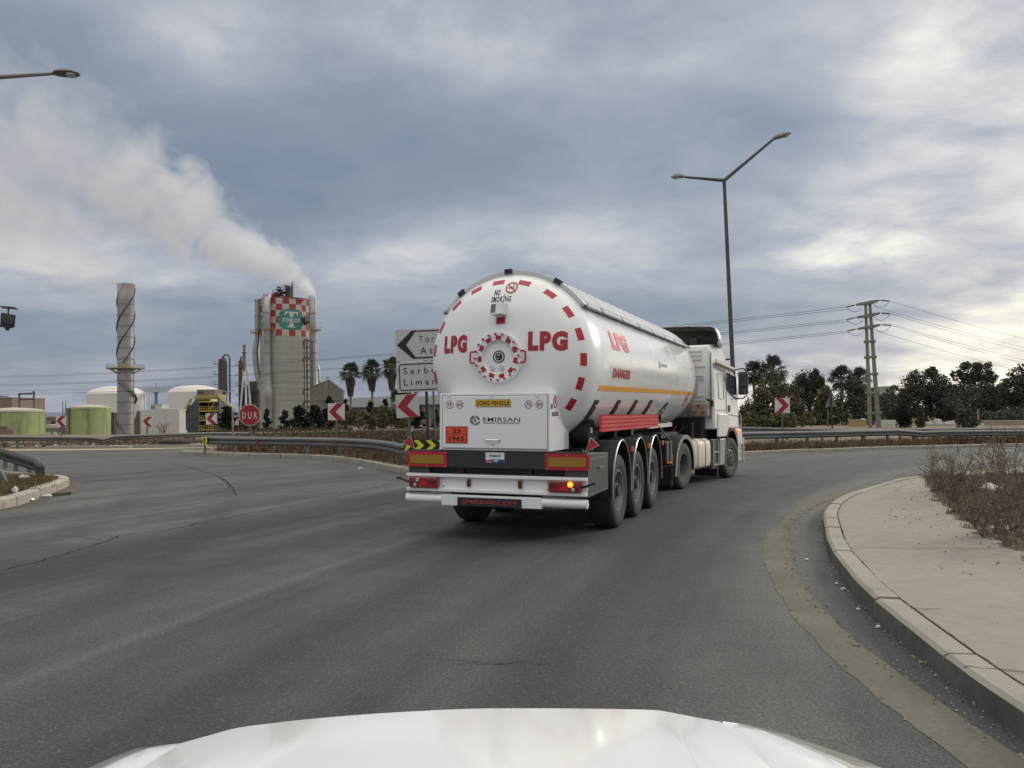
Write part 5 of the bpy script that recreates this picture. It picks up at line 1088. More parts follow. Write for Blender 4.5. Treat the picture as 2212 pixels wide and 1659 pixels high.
# dry grass on the median island, beyond it, under the rails
def grassfield(name, m, label, pts, n, h, seed, w=.012, per=3, cat='grass'):
    mb = MB(); rnd = random.Random(seed)
    for i in range(n):
        f = rnd.choice(pts); p = f(rnd)
        blades(mb, p, rnd.uniform(.5, 1.2)*h, rnd, w, per)
    tag(mb.build(name, m, None, smooth=0, norm=False), label, cat, kind='stuff')
def strip(a, b, wd, z=.125):
    a, b = Vector((*a, 0)), Vector((*b, 0)); n_ = Vector((-(b-a).y, (b-a).x, 0)).normalized()
    return lambda r_: (lambda p: Vector((p.x, p.y, z)))(a.lerp(b, r_.random())+n_*r_.uniform(0, wd))
grassfield('dry_brush', STRAW, 'dry brown brush on the median island behind the middle guardrail', [strip((-12, 32.6), (-6.4, 29.6), 5), strip((-6.4, 29.8), (-2.6, 23), 8), strip((-2.4, 23), (2, 26), 6), strip((-9, 34), (-2, 30), 8)], 6200, .34, 11, .014, 3)
grassfield('dry_brush', mat('red_brown_brush', (.105, .075, .05), .95, var=.35, vs=.6, isl=.6), 'taller red-brown brush rising towards the palms and conifers', [strip((-14, 40), (-3, 38), 10, .0), strip((-10, 36), (-1.5, 33), 6, .1), strip((-22, 58), (-4, 58), 6, -.2)], 4200, .62, 12, .022, 4)
grassfield('dry_brush', STRAW, 'dry brown grass between the far kerb and the right-hand guardrail', [strip((9, 32.4), (13.4, 35), .9), strip((13.4, 35), (19.6, 38.4), .9), strip((19.6, 38.4), (27, 41.4), 1.0), strip((8, 33.5), (27, 43.5), 3.5)], 3600, .28, 13, .014, 3)
grassfield('dry_brush', mat('red_brown_brush', (.15, .095, .055), .95), 'reddish dry growth under the right half of the right-hand guardrail', [strip((21, 39), (30, 42.4), 1.6)], 900, .4, 14, .018, 3)
def scrub(name, m, label, pts, n, size, leaf, per, seed):
    mb = MB(); rnd = random.Random(seed)
    for i in range(n):
        p = rnd.choice(pts)(rnd); s_ = size*rnd.uniform(.4, 1.25); sq = rnd.uniform(.6, 1.3)
        for j in range(per):
            d = Vector((rnd.gauss(0, .45), rnd.gauss(0, .45), abs(rnd.gauss(0, .5))*sq))*s_; leafclump(mb, p+d, leaf*rnd.uniform(.6, 1.3), rnd)
    tag(mb.build(name, m, None, smooth=0, norm=False), label, 'scrub', kind='stuff')
scrub('dry_scrub', mat('brown_scrub', (.105, .076, .052), .95, var=.35, vs=.5, isl=.6), 'brown tangled scrub on the median island and up to the palms', [strip((-12, 33), (-6.4, 30), 5), strip((-6.4, 30), (-2.4, 24), 7), strip((-14, 39), (-3, 37), 12, .0), strip((-20, 50), (-3, 50), 12, -.1)], 760, .55, .07, 60, 51)
scrub('dry_scrub', mat('green_scrub', (.070, .068, .038), .9, var=.35, vs=.5, isl=.6), 'dull green scrub scattered among the brown brush', [strip((-10, 36), (-2, 32), 8), strip((-16, 46), (-3, 44), 12, -.05)], 110, .5, .07, 60, 52)
scrub('dry_scrub', mat('brown_scrub', (.105, .076, .052), .95), 'low brown scrub below the right-hand guardrail', [strip((9, 33.0), (13.4, 35.4), 1.2), strip((13.4, 35.4), (19.6, 38.8), 1.2), strip((19.6, 38.8), (30, 43), 1.3)], 150, .3, .045, 50, 53)
scrub('dry_scrub', mat('brown_scrub', (.105, .076, .052), .95), 'brown scrub tufts along the left back guardrail', [strip((-24, 38), (-13, 41), 2.5, .0)], 40, .35, .05, 50, 54)
grassfield('island_grass', GRASS, 'short brown and green grass on the small left island', [strip((-9.1, 14), (-9.5, 17.2), 3), strip((-9.6, 17.2), (-10.6, 19.2), 3), strip((-11, 18), (-16, 21), 2.5), strip((-9.3, 14), (-9.3, 16), 1.4)], 9000, .15, 15, .008, 3)
grassfield('dry_brush', STRAW, 'sparse dry grass and scrub behind the left back guardrail', [strip((-26, 37.5), (-14, 40.5), 3, .0), strip((-20, 41), (-12, 43), 4, .0)], 1400, .3, 16, .016, 3)

mb = MB(); rnd = random.Random(61)
for i in range(200):
    e_ = rnd.choice(e2); p = Vector((e_.x-abs(rnd.gauss(0, .5))*.9, e_.y+rnd.gauss(0, .5), .151))
    if i % 5 == 0: p = Vector((rnd.uniform(3.4, 7), rnd.uniform(6, 14), .151))
    if p.x < 2.95+.0*p.y or p.x < (p.y-6)*.32+3.1: continue
    leafclump(mb, p+Vector((0, 0, .006)), rnd.uniform(.008, .026), rnd)
tag(mb.build('leaf_litter', DRYL, None, smooth=0, norm=False), 'scattered dry leaf bits on the pavement beside the shrub bed', 'leaf litter', kind='stuff')
# ---------------------------------------------------------------- small things on the ground
def lump(name, u, v, s, label, cat, z=.0, sq=(1, .8, .6), m=LITTER, seed=1, jit=.22, group=None):
    p = gnd(u, v, z); random.seed(seed); mb = MB(); mb.ball((0, 0, s*sq[2]*.75), s, *sq, n=11, m=7, jit=jit); o = mb.build(name, m, None, smooth=30); o.location = (p.x, p.y, z); return tag(o, label, cat, group)
lump('plastic_bag', 2141, 1066, .13, 'large white plastic bag caught in the dry shrubs', 'litter', .155, (1.5, .8, .8), seed=2)
lump('plastic_bag', 2160, 1150, .10, 'crumpled white bag low among the nearest shrubs', 'litter', .155, (1, .8, 1.1), seed=3)
lump('paper_scrap', 51, 1036, .10, 'white scrap in the grass left of the front rail post on the island', 'litter', .165, (1.2, .8, .6), seed=4)
lump('paper_scrap', 33, 1066, .06, 'white scrap at the foot of the leaning post stump', 'litter', .165, (.9, .8, 1.2), seed=5)
lump('paper_scrap', 101.5, 1075.5, .07, 'white scrap lying beside the dark stick on the road', 'litter', .0, (1.4, .8, .6), seed=6)
lump('crushed_can', 61, 1083.5, .075, 'shiny crushed can at the foot of the left kerb', 'litter', .0, (1.6, .8, .5), CHROME, seed=7)
lump('paper_scrap', 4, 1038, .09, 'pale scrap in the grass at the very left edge', 'litter', .165, (1, .8, .7), seed=8)
lump('paper_scrap', 778, 1014.5, .055, 'white scrap lying below the median guardrail', 'litter', .13, (1, .8, .7), seed=9)
a, b = gnd(104, 1074), gnd(151, 1068.5); mb = MB(); mb.bar((0, 0, .03), (b-a)+Vector((0, 0, .03)), .07, .05); o = mb.build('stick', mat('dark_wood', (.05, .04, .032), .9), None, smooth=0); o.location = a; tag(o, 'dark flat stick lying on the road by the left island', 'stick')
random.seed(20)
for i, (u, v, w) in enumerate(((1742.5, 1209.5, .045), (1821, 1273, .045), (1853.5, 1317, .025), (1897, 1355, .04), (1807, 1261, .022))):
    p = gnd(u, v, .006); mb = MB(); mb.hexa([(-w/2, -.012, 0), (w/2, -.009, 0), (w/2, .012, 0), (-w/2, .010, 0)], [(-w/2, -.01, .012), (w/2, -.008, .010), (w/2*.9, .01, .016), (-w/2, .008, .012)])
    o = mb.build('paper_scrap', LITTER, None, smooth=0); o.location = p; o.rotation_euler = (0, 0, random.uniform(-.6, .6))
    tag(o, ('white stub on the worn strip, farthest up the gutter', 'white stub lying against the pavement kerb, middle of the gutter', 'tiny white scrap nearer the camera on the gutter asphalt', 'long white stub nearest the camera at the foot of the kerb', 'thin white sliver just behind the middle gutter stub')[i], 'litter', 'scraps in the gutter')
# tyre and rubble behind the left back rail
p = gnd(362, 967, .007); r = thing('old_tyre', (p.x, p.y+.9, .0), 'old black truck tyre lying under the left back guardrail', 'tyre')
mb = MB(); mb.lathe([(.35, .0), (.62, .0), (.72, .06), (.72, .30), (.62, .36), (.35, .36), (.33, .3), (.33, .06)], (0, 0, .0), n=28, caps=False); mb.build('tread', TYRE, r)
for i, (u, v, w, h, d, lab) in enumerate(((175, 969, 3.6, .12, .3, 'long grey concrete beam lying along the back verge, left half'), (330, 967, 4.2, .12, .3, 'long concrete beam along the verge in front of the old tyre'), (410, 965, 2.4, .14, .3, 'short concrete beam near the white building end of the verge'), (85, 961, 2.6, .16, .4, 'grey slab tilted in the rubble at the far left'), (436, 955, .9, .5, .6, 'pale concrete block by the nose of the median guardrail'), (425, 957, .5, .35, .5, 'smaller whitish block beside the pale one'))):
    p = gnd(u, v+1.5, .007); mb = MB(); mb.box(-w/2, w/2, 0, d, -.02, h); o = mb.build('concrete_beam' if w > 1 else 'concrete_block', CONC if i < 4 else STONE, None, smooth=0, bevel=.015); o.location = (p.x, p.y+.6, .012); o.rotation_euler = (0, R(-2 if i == 3 else 0), R(8+i*3)); tag(o, lab, 'concrete beam' if w > 1 else 'concrete block')
mb = MB(); random.seed(31)
for i in range(330):
    x = random.uniform(-30, -11); y = 37.0+max(0, (x+22)*.42)+random.uniform(.7, 6); s = random.uniform(.04, .15); n0 = len(mb.v); mb.ball((x, y, s*.35), s, random.uniform(.8, 1.8), 1, random.uniform(.4, .8), 6, 4, .25)
RUB = mat('rubble_stone', (.29, .265, .225), .9, var=.35, vs=.7, isl=.5)
tag(mb.build('rubble', RUB, None, smooth=20, norm=False), 'pale broken stones scattered behind the left back guardrail', 'rubble', kind='stuff')
mb = MB(); random.seed(32)
for i in range(300):
    x = random.uniform(8, 28); y = 32.6+(x-8.8)*.5+random.uniform(.3, 3.5); s = random.uniform(.015, .06); mb.ball((x, y, .125+s*.3), s, random.uniform(.8, 2), 1, .6, 5, 3, .25)
tag(mb.build('rubble', RUB, None, smooth=20, norm=False), 'bits of pale litter and stone under the right-hand guardrail', 'rubble', kind='stuff')
# stone yard behind the right-hand rails
def yard(u0, u1, v0, v1, Y, name, m, label, cat, depth=1.0, extra=None):
    b = at((u0+u1)/2, v1, Y); bz = tz(b.x, Y); o0 = Vector((b.x, Y, bz)); zt_ = at(u0, v0, Y).z-bz; w = (u1-u0)*Y/F
    mb = MB(); mb.box(-w/2, w/2, 0, depth, -.05, zt_); o = mb.build(name, m, None, smooth=0, bevel=.03); o.location = o0; tag(o, label, cat); return o
yard(1910, 2080, 916, 925, 98, 'yard_wall', mat('pale_wall', (.33, .315, .29), .85, var=.15, vs=.3), 'long low pale yard wall under the dark trees', 'wall', .3)
yard(2126, 2230, 908, 925, 101, 'yard_wall', mat('pale_pink_wall', (.30, .255, .235), .85, var=.2, vs=.3), 'pinkish stone bank at the right edge behind the guardrail', 'wall', 1.2)
yard(1903, 1935, 907.5, 925, 96, 'yard_wall', WALLW, 'short white wall right of the pylon foot', 'wall', .4)
r = thing('yellow_crate', (at(1859, 920, 92).x, 92, 0), 'yellow-brown panelled box left of the pylon foot', 'crate'); k = 92/F
mb = MB(); z = at(1859, 909, 92).z; mb.box(-13*k, 2.2*k, 0, 1.5, 0, z); mb.box(2.6*k, 13*k, 0, 1.5, 0, z-.02); mb.build('panels', CABIN, r, smooth=0)
mb = MB(); mb.box(-13.3*k, 13.3*k, -.05, 1.55, z, z+.12); mb.build('lid', mat('crate_lid', (.36, .31, .2), .7), r, smooth=0)
random.seed(40)
for i, (u, v0, v1, w, lab) in enumerate(((2030, 905, 920, 14, 'squarish white stone block upright in the middle of the yard'), (2010, 911, 921, 16, 'row-end white stone block under the big round tree'), (1990, 910, 920, 10, 'white stone block right behind the narrow shrub'), (2062, 909, 918, 16, 'flat white stone block under the low dark tree'), (2050, 912, 920, 12, 'white stone block between the squarish and the flat ones'), (1869, 904, 909, 7, 'pale stone chunk standing on top of the yellow-brown box line'), (1820, 906, 914, 8, 'white stone chunk left of the yellow-brown box'), (1755, 905, 912, 12, 'white pile of stone behind the utility pole'), (2123, 914, 921, 9, 'small white box near the red flagpole'), (1892, 909, 920, 6, 'white stone sliver between the pylon legs'))):
    Y = 104-(i % 3)*2 if i != 5 else 93; b = at(u, v1, Y); k = Y/F; bz = min(tz(b.x, Y), at(u, v1, Y).z); mb = MB(); h = at(u, v0, Y).z-bz; w_ = w*k/2
    mb.hexa([(-w_, 0, -.05), (w_, 0, -.05), (w_, 1, -.05), (-w_, 1, -.05)], [(-w_*.9, .1, h), (w_*.7, .05, h*.92), (w_*.8, .9, h), (-w_*.8, .9, h*.95)]); o = mb.build('stone_block', STONE, None, smooth=0, bevel=.05); o.location = (b.x, Y, bz); tag(o, lab, 'stone block', 'white stone blocks in the yard')
r = thing('parked_truck', (at(1740, 925, 95).x, 95, 0), 'small white truck partly hidden behind the right-hand rails, left of the yard', 'truck'); k = 95/F
mb = MB(); mb.hexa([(-9*k, 0, .5), (9*k, 0, .5), (9*k, 1.8, .5), (-9*k, 1.8, .5)], [(-9*k, 0, at(0, 909, 95).z), (3*k, 0, at(0, 909, 95).z), (3*k, 1.8, at(0, 909, 95).z), (-9*k, 1.8, at(0, 909, 95).z)]); cbn_ = mb.build('cab', WHITE2, r, smooth=0, bevel=.06)
mb = MB(); mb.box(2*k-.05, 3.6*k, -.03, .2, 1.2, at(0, 911, 95).z-.1); mb.box(-2.4*k, .6*k, -.02, .05, 1.2, at(0, 911, 95).z-.1); mb.build('window', GLASS, cbn_, smooth=0)
mb = MB(); mb.box(10*k, 20*k, 0, 1.8, .5, at(0, 914, 95).z); mb.build('load_bed', mat('blue_bed', (.05, .07, .12), .6), r, smooth=0)
for x in (-.2, .75):
    mb = MB(); mb.cyl((x, -.05, .4), (x, .2, .4), .4, n=14); mb.build('wheel', TYRE, r)
Y = 88; r = thing('utility_pole', (at(1733, 925, Y).x, Y, 0), 'short wooden pole with a crossarm of white insulators behind the rails', 'utility pole'); k = Y/F
z = at(1730, 879, Y).z; mb = MB(); mb.cyl((0, 0, -.1), (0, 0, z), .12, .09, n=8); mb.build('pole', POLED, r)
mb = MB(); mb.box(-9*k, 9*k, -.06, .06, z-.25, z-.12); mb.build('crossarm', POLED, r, smooth=0)
for i in range(6):
    mb = MB(); x = (-8.6+i*3.45)*k; mb.lathe([(.03, z-.14), (.075, z-.06), (.06, z), (.03, z+.05)], (x, 0, 0), n=8); mb.build('insulator', STONE, r)
Y = 90; r = thing('bare_post', (at(1788.5, 925, Y).x, Y, 0), 'thin grey lamp post in front of the thicket left of the triangular sign', 'post'); mb = MB(); mb.cyl((0, 0, -.1), (0, 0, at(0, 888, Y).z), .07, n=7); mb.tube([(0, 0, at(0, 888, Y).z), (.1, 0, at(0, 886, Y).z+.1)], .06, 6); mb.build('pole', PGREY, r)
Y = 96; r = thing('flagpole', (at(2113, 925, Y).x, Y, 0), 'thin pole with a hanging red flag at the right, before the pinkish bank', 'flagpole'); mb = MB(); mb.cyl((0, 0, 0), (0, 0, at(0, 884, Y).z), .035, n=6); mb.build('pole', STONE, r)
mb = MB(); z = at(0, 896, Y).z; mb.hexa([(.04, 0, z-.75), (.22, .05, z-.7), (.22, .08, z-.7), (.04, .03, z-.75)], [(.04, 0, z), (.16, .05, z-.05), (.16, .08, z-.05), (.04, .03, z)]); mb.build('flag', RED, r, smooth=0)
def house(u0, u1, vt, vb, Y, label, wins):
    b = at((u0+u1)/2, vb, Y); bz = tz(b.x, Y); r = thing('house', (b.x, Y, bz), label, 'house', 'white houses far behind the trees'); k = Y/F; w = (u1-u0)/2*k; h = at(0, vt, Y).z-bz
    mb = MB(); mb.box(-w, w, 0, 10, -.5, h); mb.build('wall', WALLW, r, smooth=0); mb = MB(); mb.box(-w-.2, w+.2, -.3, 10.3, h, h+.4); mb.build('roof', mat('flat_roof', (.34, .33, .31), .8), r, smooth=0)
    for i in range(wins):
        x = -w+2*w*(i+.5)/wins; mb = MB(); mb.box(x-.6, x+.6, -.04, .1, h-2.6, h-1.3); mb.build('window', GLASS, r, smooth=0)
house(1899, 1922, 843, 900, 240, 'white flat-roofed house seen right of the pylon between the trees', 3)
house(1912, 1932, 837, 900, 265, 'second white house, slightly higher, behind the first one', 3)
house(2066, 2084, 838, 900, 260, 'pale house glimpsed left of the tallest tree', 2); house(2138, 2176, 838, 900, 280, 'pale flat house top between the tallest tree and the right edge', 4)

# ---------------------------------------------------------------- pylon and cables
Y = 86; b = at(1889, 931, Y); r = thing('concrete_pylon', (b.x, Y, 0), 'two-legged concrete power pylon with three crossarms on the right', 'pylon', lean=R(2.1), rz=-.40); k = Y/F
ZP = lambda v: (at(1885, v, Y).z); J = lambda u: (u-1891)*k
h = ZP(651); PYC = mat('pylon_concrete', (.205, .19, .165), .9, var=.14, vs=.6, col2=(.15, .138, .12), v2=.56, streak=1)
for x0, x1, w0, w1 in ((-8.3, -4.2, 9.6, 5.6), (8.3, 4.2, 10.2, 5.8)):
    mb = MB(); w0 *= k/2; w1 *= k/2; x0 *= k; x1 *= k
    mb.hexa([(x0-w0, -.22, -.2), (x0+w0, -.22, -.2), (x0+w0, .22, -.2), (x0-w0, .22, -.2)], [(x1-w1, -.14, h), (x1+w1, -.14, h), (x1+w1, .14, h), (x1-w1, .14, h)]); mb.build('leg', PYC, r, smooth=0, bevel=.02)
for v, w in ((737.5, 12), (771, 12.8), (807.7, 13.8), (848.5, 14.8), (892, 16.8)):
    mb = MB(); z = ZP(v); mb.box(-w*k*1.02, w*k*.98, -.27, .27, z-.13, z+.13); mb.build('spacer', PYC, r, smooth=0, bevel=.02)
arms = []
for v in (653.5, 681, 706):
    z = ZP(v); mb = MB(); w = 23.5*k
    mb.prism([(-w, -.3, z-.02), (-w, -.3, z-.18), (-5*k, -.3, z-.2), (5*k, -.3, z-.2), (w, -.3, z+.10), (w, -.3, z+.22), (5*k, -.3, z+.18), (-5*k, -.3, z+.1)], (0, .6, 0)); mb.build('crossarm', PYC, r, smooth=0)
    for sx_ in (-1, 1):
        a = Vector((sx_*(w+.05), -.0, z+(-.1 if sx_ < 0 else .16))); e = a+Vector((sx_*.95, .1, -.14))
        mb = MB(); mb.lathe([(.03, 0), (.03, .12)]+[q_ for i in range(6) for q_ in ((.10, .15+i*.12), (.10, .19+i*.12), (.05, .21+i*.12), (.05, .25+i*.12))]+[(.03, .95)], a, e-a, 10); mb.build('insulator', mat('insulator_dark', (.05, .055, .055), .4), r)
        mb = MB(); mb.tube([e+Vector((-sx_*t*1.6, -.1*t, -.6*sin(pi*min(1, t*.9)))) for t in [i/8 for i in range(9)]], .022, 4); mb.build('jumper', WIRE, r)
        arms.append((sx_, r.matrix_world.copy(), e))
bpy.context.view_layer.update(); MW = r.matrix_world.copy()
ends = [(at(-420, 806, 210), at(-420, 812, 206)), (at(-420, 822, 210), at(-420, 828, 206)), (at(-420, 833, 210), at(-420, 846, 206))]
def cable(a, b, sag, label, rad=.021, n=48):
    a, b = Vector(a), Vector(b); mb = MB(); mb.tube([a.lerp(b, i/n)-Vector((0, 0, 4*sag*(i/n)*(1-i/n))) for i in range(n+1)], rad, 4)
    o = mb.build('power_cable', WIRE, None); return tag(o, label, 'cable', 'power cables on the concrete pylon')
NM = ('top', 'middle', 'lowest')
kk = 0
for i in range(3):
    eL = MW @ arms[2*i][2]; eR = MW @ arms[2*i+1][2]
    cable(eL, ends[i][0], 3.4, f'front cable of the {NM[i]} pair running left from the pylon behind the truck and tower')
    cable(eL+Vector((.9, 1.6, -.02)), ends[i][1], 3.1, f'rear cable of the {NM[i]} pair running left from the pylon behind the truck and tower')
    vv = (752, 778, 806)[i]
    cable(eR, at(2700, vv+55, 132), 1.6, f'front cable of the {NM[i]} pair running right from the pylon out of view', .017)
    cable(eR+Vector((-1.4, 1.4, -.3)), at(2700, vv+75, 138), 1.6, f'rear cable of the {NM[i]} pair running right from the pylon out of view', .017)
# ---------------------------------------------------------------- the LPG road tanker
TK = thing('tanker_truck', (-.251, 10.737, 0), 'white LPG road tanker with red lettering turning right ahead of the camera', 'tanker truck', rz=R(90-20.32))
TR_, ZC = 1.235, lambda x: 2.362+.0125*x
PROF = [(.20, 0), (.205, .2), (.235, .45), (.29, .7), (.36, .88), (.43, 1.0), (.52, 1.095), (.62, 1.16), (.74, 1.205), (.90, TR_), (10.0, TR_), (10.15, 1.21), (10.3, 1.15), (10.42, 1.03), (10.5, .85), (10.56, .5), (10.58, 0)]
def headx(r_):
    for (x0, r0), (x1, r1) in zip(PROF[:9], PROF[1:10]):
        if r0 <= r_ <= r1: return x0+(x1-x0)*(r_-r0)/(r1-r0)
    return .9
def interp(prof, sub=5):     # smooth the profile with Catmull-Rom
    out = []
    for i in range(len(prof)-1):
        p0, p1, p2, p3 = [Vector((*prof[max(0, min(len(prof)-1, j))], 0)) for j in (i-1, i, i+1, i+2)]
        if p2.x-p1.x > 2: out += [(p1.x+(p2.x-p1.x)*t/18, p1.y) for t in range(18)]; continue
        if i and prof[i][0]-prof[i-1][0] > 2: p0 = p1-(p2-p1)
        if i+2 < len(prof) and prof[i+2][0]-prof[i+1][0] > 2: p3 = p2+(p2-p1); 
        for j in range(sub):
            t = j/sub; v = .5*((2*p1)+(p2-p0)*t+(2*p0-5*p1+4*p2-p3)*t*t+(3*p1-p0-3*p2+p3)*t**3); out.append((v.x, max(0, min(TR_, v.y))))
    return out+[prof[-1]]
def ringx(x, r_, n=72): return [Vector((x, r_*sin(2*pi*j/n), ZC(x)+r_*cos(2*pi*j/n))) for j in range(n)]
IP = interp(PROF); mb = MB(); mb.rings([ringx(x, max(r_, .003)) for x, r_ in IP]); TANK = mb.build('tank', WHITE, TK, smooth=60)
_ip = sorted([(r_, x) for x, r_ in IP if x < .95])
def hx(r_):
    for (r0, x0), (r1, x1) in zip(_ip, _ip[1:]):
        if r0 <= r_ <= r1: return x0+(x1-x0)*((r_-r0)/max(1e-6, r1-r0))
    return .9
def head(y, z, off=.006):    # a point on the rear head
    r_ = math.hypot(y, z-ZC(.4)); return Vector((hx(min(r_, TR_-.002))-off, y, z))
def headfn(yc, zc_): return lambda a, b: head(yc-a, zc_+b)
def side(x, zr, off=.006):   # a point on the right flank, zr above the tank's axis
    a = math.asin(max(-1, min(1, zr/TR_))); return Vector((x, -(TR_+off)*cos(a), ZC(x)+(TR_+off)*sin(a)))
def sidefn(xc, zr, slant=0): return lambda a, b: side(xc+a+slant*b, zr+b)
# weld rings
mb = MB()
for x in (.92, 2.72, 4.8, 6.85, 9.1): mb.rings([ringx(x-.012, TR_+.001), ringx(x, TR_+.004), ringx(x+.012, TR_+.001)], caps=False)
mb.build('weld_seam', mat('weld_white', (.74, .75, .76), .4, var=.03), TANK, smooth=60)
# lettering on the rear head and flank
letters('LPG', .385, .245, headfn(.665, 2.60), None, .065, .05, sp=1.22).build('lettering', REDL, TANK, smooth=0)
letters('LPG', .50, .262, headfn(-.655, 2.607), None, .065, .05, sp=1.22).build('lettering', REDL, TANK, smooth=0)
letters('NO', .085, .085, headfn(.082, 3.29), None, .03, .05, shear=.1, sp=1.2).build('lettering', INK, TANK, smooth=0)
letters('SMOKİNG', .285, .11, headfn(.012, 3.205), None, .022, .05, shear=.1, sp=1.2).build('lettering', INK, TANK, smooth=0)
def nosmoke(fn, r_, par, ink=INK):
    mb = MB(); disc(mb, fn(.0), r_, 28, 0); o = mb.build('sticker', WHITE2, par, smooth=0)
    mb = MB(); f2 = fn(.003); disc(mb, f2, r_, 28, r0=r_*.8); c_, s_ = cos(-.75), sin(-.75); w = r_*.09; L_ = r_*.82
    mb.k = 0; mb.poly([f2(c_*a-s_*b, s_*a+c_*b) for a, b in ((-L_, -w), (L_, -w), (L_, w), (-L_, w))]); mb.build('ban_ring', RED, par, smooth=0)
    mb = MB(); f3 = fn(.0015); mb.poly([f3(a*r_, b*r_) for a, b in ((-.6, -.14), (.45, -.14), (.45, .02), (-.6, .02))]); mb.poly([f3(a*r_, b*r_) for a, b in ((.2, .1), (.3, .35), (.05, .5), (.1, .6), (.42, .38), (.32, .1))]); mb.build('cigarette', ink, par, smooth=0)
nosmoke(lambda o_: (lambda a, b: head(-.108-a, 3.355+b, .006+o_)), .083, TANK)
letters('LPG', 1.12, .27, sidefn(2.12, .325, -.12), None, .07, .06).build('lettering', mat('faded_red_letter', (.62, .10, .11), .45, var=.05), TANK, smooth=0)
letters('DANGER', 1.17, .14, sidefn(2.13, -.145), None, .055, .06, shear=.12).build('lettering', REDL, TANK, smooth=0)
letters('EMIRSAN', .62, .062, sidefn(5.72, .12), None, .02, .06).build('lettering', INKG, TANK, smooth=0)
mb = MB(); disc(mb, sidefn(5.25, .12), .075, 16); mb.build('globe_mark', mat('pale_ink', (.36, .37, .38), .5), TANK, smooth=0)
mb = MB(); f_ = sidefn(9.58, .20); mb.poly([f_(a, b) for a, b in ((0, .205), (.21, 0), (0, -.205), (-.21, 0))]); mb.build('hazard_diamond', mat('diamond_red', (.55, .03, .04), .45), TANK, smooth=0)
f_ = lambda o_: (lambda a, b: side(9.2+a, -.50+b, .006+o_)); nosmoke(f_, .17, TANK)
def strip_side(z0, z1, x0, x1, n=24):
    mb = MB()
    for i in range(n):
        a, b = x0+(x1-x0)*i/n, x0+(x1-x0)*(i+1)/n; mb.quad(side(a, z0), side(b, z0), side(b, z1), side(a, z1))
    return mb
strip_side(-.405, -.335, .92, 10.0).build('amber_stripe', AMBERS, TANK, smooth=0)
mb = MB()
for i in range(24):
    a, b = .92+9.08*i/24, .92+9.08*(i+1)/24; mr_ = lambda v: Vector((v.x, -v.y, v.z)); mb.quad(*[mr_(p) for p in (side(a, -.405), side(b, -.405), side(b, -.335), side(a, -.335))])
mb.build('amber_stripe', AMBERS, TANK, smooth=0)
# reflective dashes round the head
for a in (6, -14, -35, -54, -72, -90, -107, -123, 24, 43, 63, 81, 101, 121):
    a = R(a); mb = MB(); n = 4; rm = 1.085; hl = .085/rm; hw = .034
    for i in range(n):
        t0, t1 = a-hl+2*hl*i/n, a-hl+2*hl*(i+1)/n
        mb.quad(*[head(r_*sin(t), ZC(.4)+r_*cos(t)) for r_, t in ((rm-hw, t0), (rm+hw, t0), (rm+hw, t1), (rm-hw, t1))])
    mb.build('reflective_dash', RED, TANK, smooth=0)
# shroud over the top
RS = TR_+.045; A0 = R(54)
def arc(x, r_, a0=A0, n=28): return [Vector((x, r_*sin(-a0+2*a0*j/n), ZC(x)+r_*cos(-a0+2*a0*j/n))) for j in range(n+1)]
mb = MB(); xs_ = [.765, .76, .80]+[.8+9.3*i/12 for i in range(1, 13)]+[10.3]; rr_ = [TR_-.06, RS-.006]+[RS]*(len(xs_)-3)+[RS-.09]
rows = [arc(x, r_) for x, r_ in zip(xs_, rr_)]
mb.grid(rows)
SH_ = mb.build('top_shroud', SHROUD, TK, smooth=50, solid=.012)
mb = MB()
for x in [.95+i*.93 for i in range(11)]:
    p, q = arc(x, RS+.009, A0-.02), arc(x+.02, RS+.009, A0-.02); mb.add(p+q, [(j, j+1, j+30, j+29) for j in range(28)])
mb.build('panel_joint', mat('joint_grey', (.30, .31, .31), .5), SH_, smooth=50)
mb = MB()
for i in range(58):
    x = .9+i*.165
    for a in (-A0+.05,): mb.ball((x, (RS+.012)*sin(a), ZC(x)+(RS+.012)*cos(a)), .009, n=5, m=3)
    if i % 3 == 0:
        for a in (-.62, -.3, .0): mb.ball((x, (RS+.012)*sin(a), ZC(x)+(RS+.012)*cos(a)), .008, n=5, m=3)
mb.build('rivets', mat('rivet_dark', (.10, .10, .10), .5), SH_, smooth=30)
mb = MB()
for sg in (-1, 1):
    rows = [[Vector((x, sg*(RS+d)*sin(A0+e), ZC(x)+(RS+d)*cos(A0+e))) for d, e in ((0, 0), (.03, .0), (.03, .045), (0, .045))] for x in (.78, 3, 6, 9, 10.2)]; mb.rings(rows)
mb.build('shroud_rail', mat('rail_pale', (.44, .45, .45), .4, .4), SH_, smooth=30)
mb = MB()
for x in [1.55+i*1.28 for i in range(7)]:
    q = [Vector((x+dx, -(RS+d)*sin(A0+e), ZC(x)+(RS+d)*cos(A0+e))) for dx in (-.05, .05) for d, e in ((.02, -.01), (.034, -.01), (.034, .05), (.02, .05))]; mb.rings([q[:4], q[4:]])
mb.build('shroud_clip', mat('clip_dark', (.12, .12, .12), .5), SH_, smooth=0)
for a in (3, -31, 38):
    a = R(a); q = lambda x, d, t: Vector((x, (RS+d)*sin(t), ZC(x)+(RS+d)*cos(t))); w = .055/RS
    mb = MB(); mb.rings([[q(.74, -.05, t), q(.74, .018, t), q(.84, .018, t), q(.84, -.05, t)] for t in (a-w, a, a+w)]); mb.build('black_block', BLACK, SH_, smooth=0)
